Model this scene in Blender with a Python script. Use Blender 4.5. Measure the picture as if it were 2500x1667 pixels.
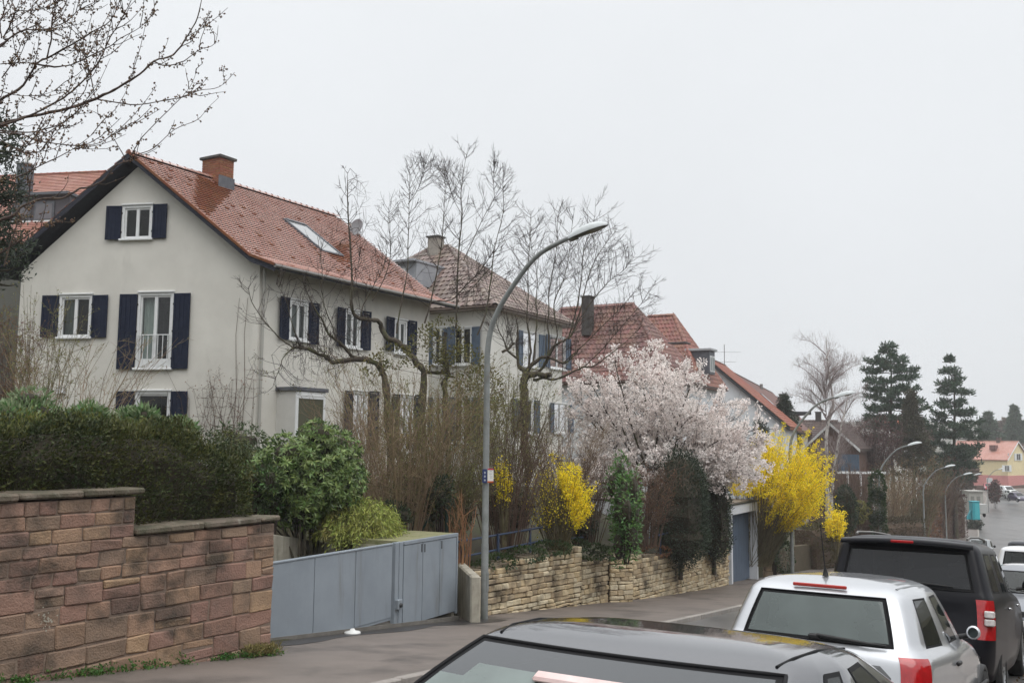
import bpy, bmesh, math, random
import numpy as np
from mathutils import Vector, Matrix, noise

random.seed(11)
RNG = np.random.default_rng(11)
SC = bpy.context.scene
COL = SC.collection
for o in list(bpy.data.objects):
    bpy.data.objects.remove(o)

# ------------------------------------------------------------------ camera
FPX, CPX, CPY = 2355.0, 1250.0, 833.5
PITCH, ROLL = math.atan(245.0 / FPX), 0.0093
_r0 = Vector((1, 0, 0)); _u0 = Vector((0, -math.sin(PITCH), math.cos(PITCH)))
C_FWD = Vector((0, math.cos(PITCH), math.sin(PITCH)))
C_RGT = math.cos(ROLL) * _r0 + math.sin(ROLL) * _u0
C_UP = -math.sin(ROLL) * _r0 + math.cos(ROLL) * _u0
cam_d = bpy.data.cameras.new('camera')
cam_d.sensor_width = 36.0
cam_d.lens = FPX / 2500.0 * 36.0
cam_d.clip_end = 6000
cam_d.clip_start = 0.1
cam = bpy.data.objects.new('camera', cam_d)
COL.objects.link(cam)
_m = Matrix.Identity(4)
for i in range(3):
    _m[i][0] = C_RGT[i]; _m[i][1] = C_UP[i]; _m[i][2] = -C_FWD[i]
cam.matrix_world = _m
SC.camera = cam

# ------------------------------------------------------------------ sky, sun, exposure
W = bpy.data.worlds.new('World')
SC.world = W
W.use_nodes = True
nt = W.node_tree
nt.nodes.clear()
SUN_EL, SUN_AZ = math.radians(58), math.radians(150)
n_out = nt.nodes.new('ShaderNodeOutputWorld')
n_bg = nt.nodes.new('ShaderNodeBackground')
n_sky = nt.nodes.new('ShaderNodeTexSky')
n_sky.sky_type = 'NISHITA'
n_sky.sun_disc = False
n_sky.sun_elevation = SUN_EL
n_sky.sun_rotation = SUN_AZ
n_sky.air_density = 1.0; n_sky.dust_density = 4.0
n_hs = nt.nodes.new('ShaderNodeHueSaturation')
n_hs.inputs['Saturation'].default_value = 0.12
nt.links.new(n_sky.outputs[0], n_hs.inputs['Color'])
# cloud deck: the usual overcast law, brighter towards the zenith, over the whole dome
n_geo = nt.nodes.new('ShaderNodeTexCoord')
n_sep = nt.nodes.new('ShaderNodeSeparateXYZ')
nt.links.new(n_geo.outputs['Generated'], n_sep.inputs[0])
n_rmp = nt.nodes.new('ShaderNodeValToRGB')
cr = n_rmp.color_ramp
cr.elements[0].position = 0.0; cr.elements[0].color = (0.70, 0.725, 0.755, 1)
cr.elements[1].position = 1.0; cr.elements[1].color = (1.95, 1.97, 1.99, 1)
e = cr.elements.new(0.42); e.color = (0.775, 0.80, 0.828, 1)
nt.links.new(n_sep.outputs['Z'], n_rmp.inputs[0])
n_noi = nt.nodes.new('ShaderNodeTexNoise')
n_noi.inputs['Scale'].default_value = 2.2; n_noi.inputs['Detail'].default_value = 5
nt.links.new(n_geo.outputs['Generated'], n_noi.inputs['Vector'])
n_mr = nt.nodes.new('ShaderNodeMapRange')
n_mr.inputs[1].default_value = 0.3; n_mr.inputs[2].default_value = 0.7
n_mr.inputs[3].default_value = 0.965; n_mr.inputs[4].default_value = 1.03
nt.links.new(n_noi.outputs['Fac'], n_mr.inputs[0])
n_mul = nt.nodes.new('ShaderNodeMix'); n_mul.data_type = 'RGBA'; n_mul.blend_type = 'MULTIPLY'
n_mul.inputs[0].default_value = 1.0
nt.links.new(n_rmp.outputs[0], n_mul.inputs[6]); nt.links.new(n_mr.outputs[0], n_mul.inputs[7])
n_sc = nt.nodes.new('ShaderNodeMix'); n_sc.data_type = 'RGBA'; n_sc.blend_type = 'MULTIPLY'
n_sc.inputs[0].default_value = 1.0
n_sc.inputs[7].default_value = (0.0055, 0.0055, 0.0055, 1)
nt.links.new(n_hs.outputs[0], n_sc.inputs[6])
n_add = nt.nodes.new('ShaderNodeMix'); n_add.data_type = 'RGBA'; n_add.blend_type = 'ADD'
n_add.inputs[0].default_value = 1.0
nt.links.new(n_sc.outputs[2], n_add.inputs[6]); nt.links.new(n_mul.outputs[2], n_add.inputs[7])
n_bg.inputs['Strength'].default_value = 0.88
nt.links.new(n_add.outputs[2], n_bg.inputs['Color'])
nt.links.new(n_bg.outputs[0], n_out.inputs['Surface'])

sun_d = bpy.data.lights.new('sun', 'SUN')
sun_d.energy = 1.0
sun_d.angle = math.radians(55)
sun_d.color = (1.0, 0.985, 0.96)
sun = bpy.data.objects.new('sun', sun_d)
COL.objects.link(sun)
_sd = Vector((math.sin(SUN_AZ) * math.cos(SUN_EL), math.cos(SUN_AZ) * math.cos(SUN_EL), math.sin(SUN_EL)))
sun.rotation_euler = _sd.to_track_quat('Z', 'Y').to_euler()
SC.view_settings.view_transform = 'Standard'
SC.view_settings.look = 'None'
SC.view_settings.exposure = 0.30
SC.view_settings.gamma = 1.0
SC.view_settings.use_curve_mapping = False
SC.render.engine = 'CYCLES'
SC.cycles.max_bounces = 8
SC.cycles.transparent_max_bounces = 16
SC.cycles.volume_bounces = 3
SC.cycles.use_denoising = True
SC.cycles.caustics_reflective = False
SC.cycles.caustics_refractive = False

# ------------------------------------------------------------------ geometry of the place
def ray(px, py):
    d = C_FWD * FPX + C_RGT * (px - CPX) + C_UP * (CPY - py)
    return d / d.y

def at(px, py, y):
    """point seen at source pixel (px, py), y metres ahead"""
    return ray(px, py) * y

class Plane:
    """vertical wall plane through (x, y), running towards azimuth az (degrees right of straight ahead)"""
    def __init__(s, x, y, az):
        s.O = Vector((x, y, 0)); a = math.radians(az)
        s.U = Vector((math.sin(a), math.cos(a), 0)); s.Z = Vector((0, 0, 1))
        s.N = Vector((math.cos(a), -math.sin(a), 0))     # right of U
        if s.N.dot(s.O) > 0: s.N = -s.N                   # face the camera
    def uv(s, px, py):
        d = ray(px, py); k = s.O.dot(s.N) / d.dot(s.N)
        p = d * k
        return (p - s.O).dot(s.U), p.z
    def p(s, u, z, n=0.0):
        return s.O + s.U * u + s.Z * z + s.N * n

def hit(px, py, P0, N):
    d = ray(px, py)
    return d * (P0.dot(N) / d.dot(N))

AZ = math.radians(30.0)
SD = Vector((math.sin(AZ), math.cos(AZ), 0)); TD = Vector((math.cos(AZ), -math.sin(AZ), 0))

def st(p): return p.dot(SD), p.dot(TD)
_ps = [-200, -60, 0, 30, 66, 88, 105, 119, 140, 165, 195, 225, 300, 420, 700, 1600]
_pz = [14, 4.35, -1.50, -4.40, -6.75, -8.25, -9.1, -9.5, -9.6, -9.15, -8.3, -7.8, -7.3, -4.0, 6, 30]
_fine = np.arange(-200, 1601, 1.0)
_fz = np.interp(_fine, _ps, _pz)
_k = np.ones(13) / 13
_fzs = np.convolve(np.pad(_fz, 6, 'edge'), _k, 'valid')
# street centre path: straight, then bending gently to the left far down the hill
_head = np.interp(_fine, [-200, 92, 130, 150, 185, 205, 240, 1600], [30, 30, 25, 27.5, 27.5, 12, -25, -25])
_hx = np.cumsum(np.sin(np.radians(_head))); _hy = np.cumsum(np.cos(np.radians(_head)))
_i0 = 200
_hx = _hx - _hx[_i0]; _hy = _hy - _hy[_i0]
def zroad(s): return float(np.interp(s, _fine, _fzs))
def zg(s, t): return zroad(s) + 0.04 * max(-16.0, min(6.0, t))
def pos(s, t, dz=0.0):
    h = math.radians(float(np.interp(s, _fine, _head)))
    x = float(np.interp(s, _fine, _hx)); y = float(np.interp(s, _fine, _hy))
    return Vector((x + math.cos(h) * t, y - math.sin(h) * t, zg(s, t) + dz))
def tk(s):  # left kerb
    return float(np.interp(s, [0, 9.5, 21, 30, 60, 400], [-5.8, -6.6, -7.5, -8.2, -8.3, -8.3]))
def tw(s):  # left property line (foot of the garden walls)
    return float(np.interp(s, [-40, 10.05, 10.3, 17, 25, 36, 60, 400], [-10.15, -9.62, -9.85, -11.0, -11.15, -11.4, -11.4, -11.4]))
def sstep(x):
    x = max(0.0, min(1.0, x)); return x * x * (3 - 2 * x)
def zwall(s):
    return float(np.interp(s, [-40, 8, 10.3, 16.8, 36.5, 37.5, 43, 46, 60, 90, 130, 400],
                           [-0.7, -0.85, -1.25, -2.75, -4.15, -4.6, -5.4, -5.3, -6.6, -9.2, -10.6, 0]))
def zhouse(s):
    return float(np.interp(s, [-40, 10, 20, 40, 60, 90, 130, 200, 400], [0.0, -0.6, -1.1, -1.9, -3.2, -6.5, -9.5, -9.0, 0.0]))
def zgarden(s, t):
    d = tw(s) - t
    if s > 150:
        return zg(s, t) + 0.03 * max(0, d)
    a, b = zwall(s), zhouse(s)
    h = a + (b - a) * sstep(d / 9.5) + 0.035 * max(0, d - 10)
    k = sstep((s - 60) / 40)
    return h * (1 - k) + (zg(s, t) + 0.5 * sstep(d / 2) + 0.05 * max(0, d - 3)) * k
def on_t(px, t):
    """street surface point on the line t, seen in pixel column px"""
    lo, hi = 5.0, 200.0
    for _ in range(60):
        m = 0.5 * (lo + hi); p = pos(m, t); k = p.dot(C_FWD)
        if CPX + FPX * p.dot(C_RGT) / k < px: lo = m
        else: hi = m
    return pos(lo, t)
def ground(px, py):
    """point of the street surface under a pixel"""
    d = ray(px, py); lo, hi = 1.0, 300.0
    for _ in range(60):
        m = 0.5 * (lo + hi); p = d * m; s, t = st(p)
        if p.z > zg(s, t): lo = m
        else: hi = m
    return d * lo

# ------------------------------------------------------------------ mesh helpers
ORG = {}
def org_of(parent):
    return ORG.get(parent.name, Vector((0, 0, 0))) if parent else Vector((0, 0, 0))

def link(name, me, parent=None, loc=None, kind=None):
    o = bpy.data.objects.new(name, me)
    COL.objects.link(o)
    if parent is not None:
        o.parent = parent
        ORG[o.name] = org_of(parent)
    elif loc is not None:
        o.location = loc
        ORG[o.name] = Vector(loc)
    if kind: o['kind'] = kind
    return o

def thing(name, label, cat, loc, group=None, rot=None):
    o = bpy.data.objects.new(name, None)
    COL.objects.link(o)
    o.empty_display_size = 0.2
    o.location = loc
    if rot is not None:
        o.rotation_euler = rot; ORG[o.name] = Vector((0, 0, 0))
    else:
        ORG[o.name] = Vector(loc)
    o['label'] = label; o['category'] = cat
    if group: o['group'] = group
    return o

def tag(o, label, cat, group=None):
    o['label'] = label; o['category'] = cat
    if group: o['group'] = group
    return o

def mesh_np(name, V, Fq, mats, mi=None, smooth=False):
    """V (n,3); Fq (m,k) all the same size"""
    me = bpy.data.meshes.new(name)
    V = np.asarray(V, dtype=np.float32); Fq = np.asarray(Fq, dtype=np.int32)
    m, k = Fq.shape
    me.vertices.add(len(V)); me.vertices.foreach_set('co', V.ravel())
    me.loops.add(m * k); me.loops.foreach_set('vertex_index', Fq.ravel())
    me.polygons.add(m)
    me.polygons.foreach_set('loop_start', np.arange(0, m * k, k, dtype=np.int32))
    try: me.polygons.foreach_set('loop_total', np.full(m, k, dtype=np.int32))
    except Exception: pass
    if mi is not None: me.polygons.foreach_set('material_index', np.asarray(mi, dtype=np.int32))
    me.polygons.foreach_set('use_smooth', np.full(m, bool(smooth)))
    for mt in (mats if isinstance(mats, (list, tuple)) else [mats]): me.materials.append(mt)
    me.update(calc_edges=True)
    return me

class MB:
    def __init__(s): s.v = []; s.f = []; s.m = []; s.s = []
    def add(s, vs, fs, mi=0, smooth=False):
        b = len(s.v); s.v.extend([tuple(v) for v in vs])
        for f in fs:
            s.f.append(tuple(b + i for i in f)); s.m.append(mi); s.s.append(smooth)
        return s
    def hexa(s, p, mi=0):
        """8 points: bottom loop 0-3, top loop 4-7"""
        return s.add(p, [(3, 2, 1, 0), (4, 5, 6, 7), (0, 1, 5, 4), (1, 2, 6, 5), (2, 3, 7, 6), (3, 0, 4, 7)], mi)
    def box(s, c, d, ax=None, mi=0):
        """centre c, full sizes d, axes ax (3 unit vectors)"""
        X, Y, Z = ax if ax else (Vector((1, 0, 0)), Vector((0, 1, 0)), Vector((0, 0, 1)))
        c = Vector(c); x = X * (d[0] / 2); y = Y * (d[1] / 2); z = Z * (d[2] / 2)
        return s.hexa([c - x - y - z, c + x - y - z, c + x + y - z, c - x + y - z,
                       c - x - y + z, c + x - y + z, c + x + y + z, c - x + y + z], mi)
    def pbox(s, pl, u0, u1, z0, z1, n0, n1, mi=0):
        """box on a wall plane"""
        P = pl.p
        return s.hexa([P(u0, z0, n0), P(u1, z0, n0), P(u1, z0, n1), P(u0, z0, n1),
                       P(u0, z1, n0), P(u1, z1, n0), P(u1, z1, n1), P(u0, z1, n1)], mi)
    def prism(s, poly, ex, mi=0):
        n = len(poly); ex = Vector(ex)
        vs = [Vector(p) for p in poly] + [Vector(p) + ex for p in poly]
        fs = [tuple(range(n - 1, -1, -1)), tuple(range(n, 2 * n))]
        fs += [(i, (i + 1) % n, n + (i + 1) % n, n + i) for i in range(n)]
        return s.add(vs, fs, mi)
    def tube(s, pts, rads, n=6, mi=0, cap=True, smooth=True):
        pts = [Vector(p) for p in pts]
        if not isinstance(rads, (list, tuple)): rads = [rads] * len(pts)
        d0 = (pts[1] - pts[0]).normalized()
        a = d0.orthogonal().normalized()
        vs = []; k = len(pts)
        for i, p in enumerate(pts):
            d = (pts[min(i + 1, k - 1)] - pts[max(i - 1, 0)])
            if d.length < 1e-9: d = d0
            d.normalize()
            a = (a - d * a.dot(d))
            if a.length < 1e-6: a = d.orthogonal()
            a.normalize(); b = d.cross(a)
            for j in range(n):
                t = 2 * math.pi * j / n
                vs.append(p + (a * math.cos(t) + b * math.sin(t)) * rads[i])
        fs = []
        for i in range(k - 1):
            for j in range(n):
                fs.append((i * n + j, i * n + (j + 1) % n, (i + 1) * n + (j + 1) % n, (i + 1) * n + j))
        s.add(vs, fs, mi, smooth)
        if cap:
            s.add(vs[:n], [tuple(range(n - 1, -1, -1))], mi)
            s.add(vs[-n:], [tuple(range(n))], mi)
        return s
    def lathe(s, c, prof, n=12, mi=0, ax=None, smooth=True):
        """profile of (r, h) about axis at c"""
        X, Y, Z = ax if ax else (Vector((1, 0, 0)), Vector((0, 1, 0)), Vector((0, 0, 1)))
        c = Vector(c); vs = []
        for r, h in prof:
            for j in range(n):
                t = 2 * math.pi * j / n
                vs.append(c + X * (r * math.cos(t)) + Y * (r * math.sin(t)) + Z * h)
        fs = []
        for i in range(len(prof) - 1):
            for j in range(n):
                fs.append((i * n + j, i * n + (j + 1) % n, (i + 1) * n + (j + 1) % n, (i + 1) * n + j))
        s.add(vs, fs, mi, smooth)
        return s
    def grid(s, rows, mi=0, smooth=False):
        """rows: list of equally long point lists"""
        k = len(rows[0]); vs = [p for r in rows for p in r]
        fs = [(i * k + j, i * k + j + 1, (i + 1) * k + j + 1, (i + 1) * k + j)
              for i in range(len(rows) - 1) for j in range(k - 1)]
        return s.add(vs, fs, mi, smooth)
    def build(s, name, mats, parent=None, loc=None, kind=None, bevel=0.0, seg=1):
        if parent is not None: org = org_of(parent)
        else:
            if loc is None:
                a = np.array(s.v); loc = Vector((float(a[:, 0].mean()), float(a[:, 1].mean()), float(a[:, 2].min())))
            org = Vector(loc)
        me = bpy.data.meshes.new(name)
        o3 = (org.x, org.y, org.z)
        me.from_pydata([(v[0] - o3[0], v[1] - o3[1], v[2] - o3[2]) for v in s.v], [], s.f)
        for mt in (mats if isinstance(mats, (list, tuple)) else [mats]): me.materials.append(mt)
        if len(s.m):
            me.polygons.foreach_set('material_index', s.m)
            me.polygons.foreach_set('use_smooth', s.s)
        if bevel > 0:
            bm = bmesh.new(); bm.from_mesh(me)
            bmesh.ops.recalc_face_normals(bm, faces=bm.faces)
            bmesh.ops.bevel(bm, geom=list(bm.edges), offset=bevel, segments=seg, affect='EDGES', profile=0.5, clamp_overlap=True)
            bm.to_mesh(me); bm.free()
        else:
            bm = bmesh.new(); bm.from_mesh(me)
            bmesh.ops.recalc_face_normals(bm, faces=bm.faces)
            bm.to_mesh(me); bm.free()
        me.update()
        return link(name, me, parent, None if parent is not None else loc, kind)

# ------------------------------------------------------------------ materials
MATS = {}
def srgb(r, g, b):
    f = lambda c: (c / 255 / 12.92) if c / 255 <= 0.04045 else ((c / 255 + 0.055) / 1.055) ** 2.4
    return (f(r), f(g), f(b))

def mk(name, col, rough=0.8, col2=None, scale=3.0, detail=6.0, contrast=(0.35, 0.65), bump=0.0, bscale=40.0,
       spec=0.4, isl=0.0, rnd=0.0, rcols=None, coat=0.0, metal=0.0, stretch=None, dirt=None, sss=0.0, trans=0.0):
    """col/col2 mixed by noise; isl = brightness spread per mesh island, rnd = per object; rcols = colours picked per object"""
    if name in MATS: return MATS[name]
    m = bpy.data.materials.new(name); MATS[name] = m
    m.use_nodes = True
    t = m.node_tree; nd = t.nodes; lk = t.links
    b = nd['Principled BSDF']
    b.inputs['Roughness'].default_value = rough
    b.inputs['Specular IOR Level'].default_value = spec
    b.inputs['Metallic'].default_value = metal
    if coat:
        b.inputs['Coat Weight'].default_value = min(1, coat); b.inputs['Coat Roughness'].default_value = 0.04
        b.inputs['Coat IOR'].default_value = 1.5 + max(0, coat - 1)
    tc = nd.new('ShaderNodeTexCoord'); vec = tc.outputs['Object']
    if stretch:
        mp = nd.new('ShaderNodeMapping'); mp.inputs['Scale'].default_value = stretch
        lk.new(vec, mp.inputs['Vector']); vec = mp.outputs[0]
    c_out = None
    if rcols:
        oi = nd.new('ShaderNodeObjectInfo'); rp = nd.new('ShaderNodeValToRGB')
        rp.color_ramp.interpolation = 'LINEAR'
        while len(rp.color_ramp.elements) < len(rcols): rp.color_ramp.elements.new(0.5)
        for i, c in enumerate(rcols):
            rp.color_ramp.elements[i].position = i / max(1, len(rcols) - 1)
            rp.color_ramp.elements[i].color = (*c, 1)
        lk.new(oi.outputs['Random'], rp.inputs[0]); c_out = rp.outputs[0]
    if col2 is not None or rcols:
        nz = nd.new('ShaderNodeTexNoise'); nz.inputs['Scale'].default_value = scale; nz.inputs['Detail'].default_value = detail
        nz.inputs['Roughness'].default_value = 0.62
        lk.new(vec, nz.inputs['Vector'])
        mr = nd.new('ShaderNodeMapRange'); mr.inputs[1].default_value, mr.inputs[2].default_value = contrast
        lk.new(nz.outputs['Fac'], mr.inputs[0])
        mx = nd.new('ShaderNodeMix'); mx.data_type = 'RGBA'
        lk.new(mr.outputs[0], mx.inputs[0])
        if rcols: lk.new(c_out, mx.inputs[6])
        else: mx.inputs[6].default_value = (*col, 1)
        mx.inputs[7].default_value = (*(col2 if col2 is not None else col), 1)
        if rcols:   # second colour only partly
            sc_ = nd.new('ShaderNodeMath'); sc_.operation = 'MULTIPLY'; sc_.inputs[1].default_value = 0.6
            lk.new(mr.outputs[0], sc_.inputs[0]); lk.new(sc_.outputs[0], mx.inputs[0])
        c_out = mx.outputs[2]
    if isl or rnd:
        hs = nd.new('ShaderNodeHueSaturation')
        if c_out is not None: lk.new(c_out, hs.inputs['Color'])
        else: hs.inputs['Color'].default_value = (*col, 1)
        src = nd.new('ShaderNodeNewGeometry').outputs['Random Per Island'] if isl else nd.new('ShaderNodeObjectInfo').outputs['Random']
        a = isl or rnd
        m2 = nd.new('ShaderNodeMapRange'); m2.inputs[3].default_value = 1 - a; m2.inputs[4].default_value = 1 + a
        lk.new(src, m2.inputs[0]); lk.new(m2.outputs[0], hs.inputs['Value'])
        m3 = nd.new('ShaderNodeMapRange'); m3.inputs[3].default_value = 0.5 - 0.035 * min(1, a * 2); m3.inputs[4].default_value = 0.5 + 0.035 * min(1, a * 2)
        fr = nd.new('ShaderNodeMath'); fr.operation = 'FRACT'
        ml = nd.new('ShaderNodeMath'); ml.operation = 'MULTIPLY'; ml.inputs[1].default_value = 7.31
        lk.new(src, ml.inputs[0]); lk.new(ml.outputs[0], fr.inputs[0]); lk.new(fr.outputs[0], m3.inputs[0]); lk.new(m3.outputs[0], hs.inputs['Hue'])
        c_out = hs.outputs[0]
    if dirt:
        # stains: (colour, scale, lo, hi, amount, stretch)
        dc, ds, lo, hi, am, stc = dirt
        mp = nd.new('ShaderNodeMapping'); mp.inputs['Scale'].default_value = stc
        lk.new(tc.outputs['Object'], mp.inputs['Vector'])
        nz = nd.new('ShaderNodeTexNoise'); nz.inputs['Scale'].default_value = ds; nz.inputs['Detail'].default_value = 8
        nz.inputs['Roughness'].default_value = 0.6
        lk.new(mp.outputs[0], nz.inputs['Vector'])
        mr = nd.new('ShaderNodeMapRange'); mr.inputs[1].default_value = lo; mr.inputs[2].default_value = hi; mr.inputs[4].default_value = am
        lk.new(nz.outputs['Fac'], mr.inputs[0])
        mx = nd.new('ShaderNodeMix'); mx.data_type = 'RGBA'
        lk.new(mr.outputs[0], mx.inputs[0])
        if c_out is not None: lk.new(c_out, mx.inputs[6])
        else: mx.inputs[6].default_value = (*col, 1)
        mx.inputs[7].default_value = (*dc, 1)
        c_out = mx.outputs[2]
    if c_out is not None: lk.new(c_out, b.inputs['Base Color'])
    else: b.inputs['Base Color'].default_value = (*col, 1)
    if bump:
        nz = nd.new('ShaderNodeTexNoise'); nz.inputs['Scale'].default_value = bscale; nz.inputs['Detail'].default_value = 6
        lk.new(vec, nz.inputs['Vector'])
        bp = nd.new('ShaderNodeBump'); bp.inputs['Strength'].default_value = bump; bp.inputs['Distance'].default_value = 0.02
        lk.new(nz.outputs['Fac'], bp.inputs['Height']); lk.new(bp.outputs[0], b.inputs['Normal'])
    if trans:   # thin leaf: some light through
        tr = nd.new('ShaderNodeBsdfTranslucent'); ms = nd.new('ShaderNodeMixShader'); ms.inputs[0].default_value = trans
        if c_out is not None: lk.new(c_out, tr.inputs[0])
        else: tr.inputs[0].default_value = (*col, 1)
        lk.new(b.outputs[0], ms.inputs[1]); lk.new(tr.outputs[0], ms.inputs[2])
        lk.new(ms.outputs[0], nd['Material Output'].inputs['Surface'])
    return m

def glass(name, tint, clear=0.5, rough=0.03, body=(0.01, 0.012, 0.012), ior=1.5, blotch=0.0):
    """window pane: partly see-through, mirror reflection by Fresnel; blotch = film of wet on it"""
    if name in MATS: return MATS[name]
    m = bpy.data.materials.new(name); MATS[name] = m
    m.use_nodes = True
    t = m.node_tree; nd = t.nodes; lk = t.links; nd.remove(nd['Principled BSDF'])
    tr = nd.new('ShaderNodeBsdfTransparent'); tr.inputs[0].default_value = (*tint, 1)
    df = nd.new('ShaderNodeBsdfDiffuse'); df.inputs[0].default_value = (*body, 1)
    m1 = nd.new('ShaderNodeMixShader'); m1.inputs[0].default_value = clear
    lk.new(df.outputs[0], m1.inputs[1]); lk.new(tr.outputs[0], m1.inputs[2])
    if blotch:
        tc = nd.new('ShaderNodeTexCoord'); nz = nd.new('ShaderNodeTexNoise'); nz.inputs['Scale'].default_value = 3.5; nz.inputs['Detail'].default_value = 6
        lk.new(tc.outputs['Object'], nz.inputs['Vector'])
        mr = nd.new('ShaderNodeMapRange'); mr.inputs[1].default_value = 0.35; mr.inputs[2].default_value = 0.65
        mr.inputs[3].default_value = clear; mr.inputs[4].default_value = max(0, clear - blotch)
        lk.new(nz.outputs['Fac'], mr.inputs[0]); lk.new(mr.outputs[0], m1.inputs[0])
    gl = nd.new('ShaderNodeBsdfGlossy'); gl.inputs['Roughness'].default_value = rough
    fr = nd.new('ShaderNodeFresnel'); fr.inputs[0].default_value = ior
    m2 = nd.new('ShaderNodeMixShader')
    lk.new(fr.outputs[0], m2.inputs[0]); lk.new(m1.outputs[0], m2.inputs[1]); lk.new(gl.outputs[0], m2.inputs[2])
    lk.new(m2.outputs[0], nd['Material Output'].inputs['Surface'])
    return m
def proj(p):
    d = Vector(p)
    k = d.dot(C_FWD)
    return CPX + FPX * d.dot(C_RGT) / k, CPY - FPX * d.dot(C_UP) / k

def find_s(px, t, s0=5.0, s1=300.0):
    for _ in range(50):
        m = 0.5 * (s0 + s1)
        if proj(pos(m, t))[0] < px: s0 = m
        else: s1 = m
    return 0.5 * (s0 + s1)

# ------------------------------------------------------------------ haze
M_ROAD = mk('wet_asphalt', (0.105, 0.101, 0.098), 0.36, (0.15, 0.145, 0.14), scale=0.6, bump=0.25, bscale=55, spec=0.5,
            dirt=((0.035, 0.034, 0.034), 1.0, 0.5, 0.7, 0.7, (0.9, 0.12, 1)))
M_PAVE = mk('wet_pavement_asphalt', (0.140, 0.118, 0.104), 0.55, (0.178, 0.150, 0.132), scale=1.4, bump=0.3, bscale=80, spec=0.45,
            dirt=((0.06, 0.052, 0.047), 0.9, 0.52, 0.68, 0.75, (1, 1, 1)))
M_KERB = mk('kerb_granite', (0.22, 0.20, 0.18), 0.6, (0.30, 0.275, 0.25), scale=9, bump=0.3, rnd=0.15)
M_SOIL = mk('garden_soil', (0.045, 0.034, 0.024), 0.95, (0.05, 0.055, 0.022), scale=1.3, bump=0.6, bscale=9)
M_FAR = mk('far_ground', (0.05, 0.055, 0.035), 0.95, (0.085, 0.075, 0.05), scale=0.05, bump=0.2, bscale=1.0)

def sheet(name, ss, tcols, zf, mat_, kind='structure'):
    """ground sheet over street coordinates; tcols(s) -> list of t"""
    rows = []
    for s in ss:
        rows.append([pos(s, t) * 1.0 for t in tcols(s)])
    mb = MB()
    for r, s in zip(rows, ss):
        for i, t in enumerate(tcols(s)):
            r[i].z = zf(s, t)
    mb.grid(rows, smooth=True)
    return mb.build(name, mat_, None, loc=(0, 0, 0), kind=kind)

S_NEAR = list(np.arange(-14, 60, 0.8)) + list(np.arange(60, 250, 3.0))
lin = lambda a, b, n: [a + (b - a) * i / (n - 1) for i in range(n)]
sheet('road', S_NEAR, lambda s: lin(tk(s), -0.5, 9), lambda s, t: zg(s, t) - 0.10, M_ROAD)
sheet('pavement', S_NEAR, lambda s: lin(tw(s) - 0.9, tk(s) - 0.14, 6), lambda s, t: zg(s, t), M_PAVE)
sheet('pavement', S_NEAR, lambda s: lin(-0.36, 2.6, 4), lambda s, t: zg(s, t), M_PAVE)
# kerb stones, one by one where they can be told apart
for side in (0, 1):
    k = bpy.data.objects.new('kerb', None); COL.objects.link(k); k['kind'] = 'structure'
    k.location = pos(20, tk(20) if side == 0 else -0.4); ORG[k.name] = Vector(k.location)
    s = -4.0
    while s < 62:
        mb = MB(); e = s + 0.985
        if side == 0: ta, tb = lambda q: tk(q) - 0.14, lambda q: tk(q)
        else: ta, tb = lambda q: -0.5, lambda q: -0.36
        jz = random.uniform(-.004, .004)
        low = -0.07 if (side == 0 and (10 < s < 16.5 or 36.5 < s < 40.5)) else 0.0
        mb.hexa([pos(s, ta(s), -.25), pos(s, tb(s), -.25), pos(e, tb(e), -.25), pos(e, ta(e), -.25),
                 pos(s, ta(s), .006 + jz), pos(s, tb(s), .006 + jz + low), pos(e, tb(e), .006 + jz + low), pos(e, ta(e), .006 + jz)])
        mb.build('kerb_stone', M_KERB, k, bevel=0.012)
        s += 1.0
    mb = MB()
    ss = list(np.arange(62, 250, 4.0))
    f = (lambda q: (tk(q) - 0.14, tk(q))) if side == 0 else (lambda q: (-0.5, -0.36))
    mb.grid([[pos(q, f(q)[0], -.2), pos(q, f(q)[0], .006), pos(q, f(q)[1], .006), pos(q, f(q)[1], -.2)] for q in ss])
    o = mb.build('kerb_run', M_KERB, k); o['kind'] = 'stuff'

# garden ground left of the street, with the sunk driveway behind the gate
def driveway(s, t):
    d = tw(s) - t
    return 10.35 < s < 16.9 and d < 5.2
def zleft(s, t):
    if t > tw(s) - 0.35: return zg(s, t) - 0.02
    if 36.2 < s < 40.9 and tw(s) - t < 6.9: return zg(s, tw(s)) - 0.02
    if driveway(s, t): return zg(s, tw(s)) + 0.01
    return zgarden(s, t)
tl = [0.3, -0.05, -0.3, -0.36, -0.9, -1.6, -2.4, -3.4, -4.4, -5.15, -5.25, -6.8, -6.95, -8, -10, -13, -17, -22, -30, -45, -70, -110, -170, -260, -400, -700]
sl = sorted(set([-60, -40, -25, -14, -8, -4, 0, 3, 5, 7, 8.5, 9.5, 10.3, 10.4, 11.5, 13, 14.5, 16, 16.85, 16.95, 18, 20, 23, 26, 29, 32, 35, 35.9, 36.25, 39, 40.85, 41.2, 42.6, 44, 48] + list(range(52, 300, 6))))
sheet('terrain', sl, lambda s: [tw(s) + q for q in tl], zleft, M_SOIL)
sheet('terrain', sl, lambda s: [2.6, 4, 6, 9, 14, 22, 40, 80, 160, 300, 600], lambda s, t: zg(s, 2.6) + 0.02 * (t - 2.6), M_SOIL)
mb = MB(); rows = []
for y in list(range(-80, 400, 40)) + list(range(400, 2600, 100)):
    rows.append([Vector((x, y, float(np.interp(y, [-80, 0, 150, 260, 500, 1000, 2600], [4, -9, -16, -14, -3, 8, 60])) + 0.015 * abs(x) * (1 if x < 0 else .3))) for x in (-2200, -1400, -900, -500, -250, -120, -40, 40, 120, 250, 500, 900, 1400, 2200)])
mb.grid(rows, 0, True); mb.build('hills', M_FAR, None, loc=(0, 0, 0), kind='structure')

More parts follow.
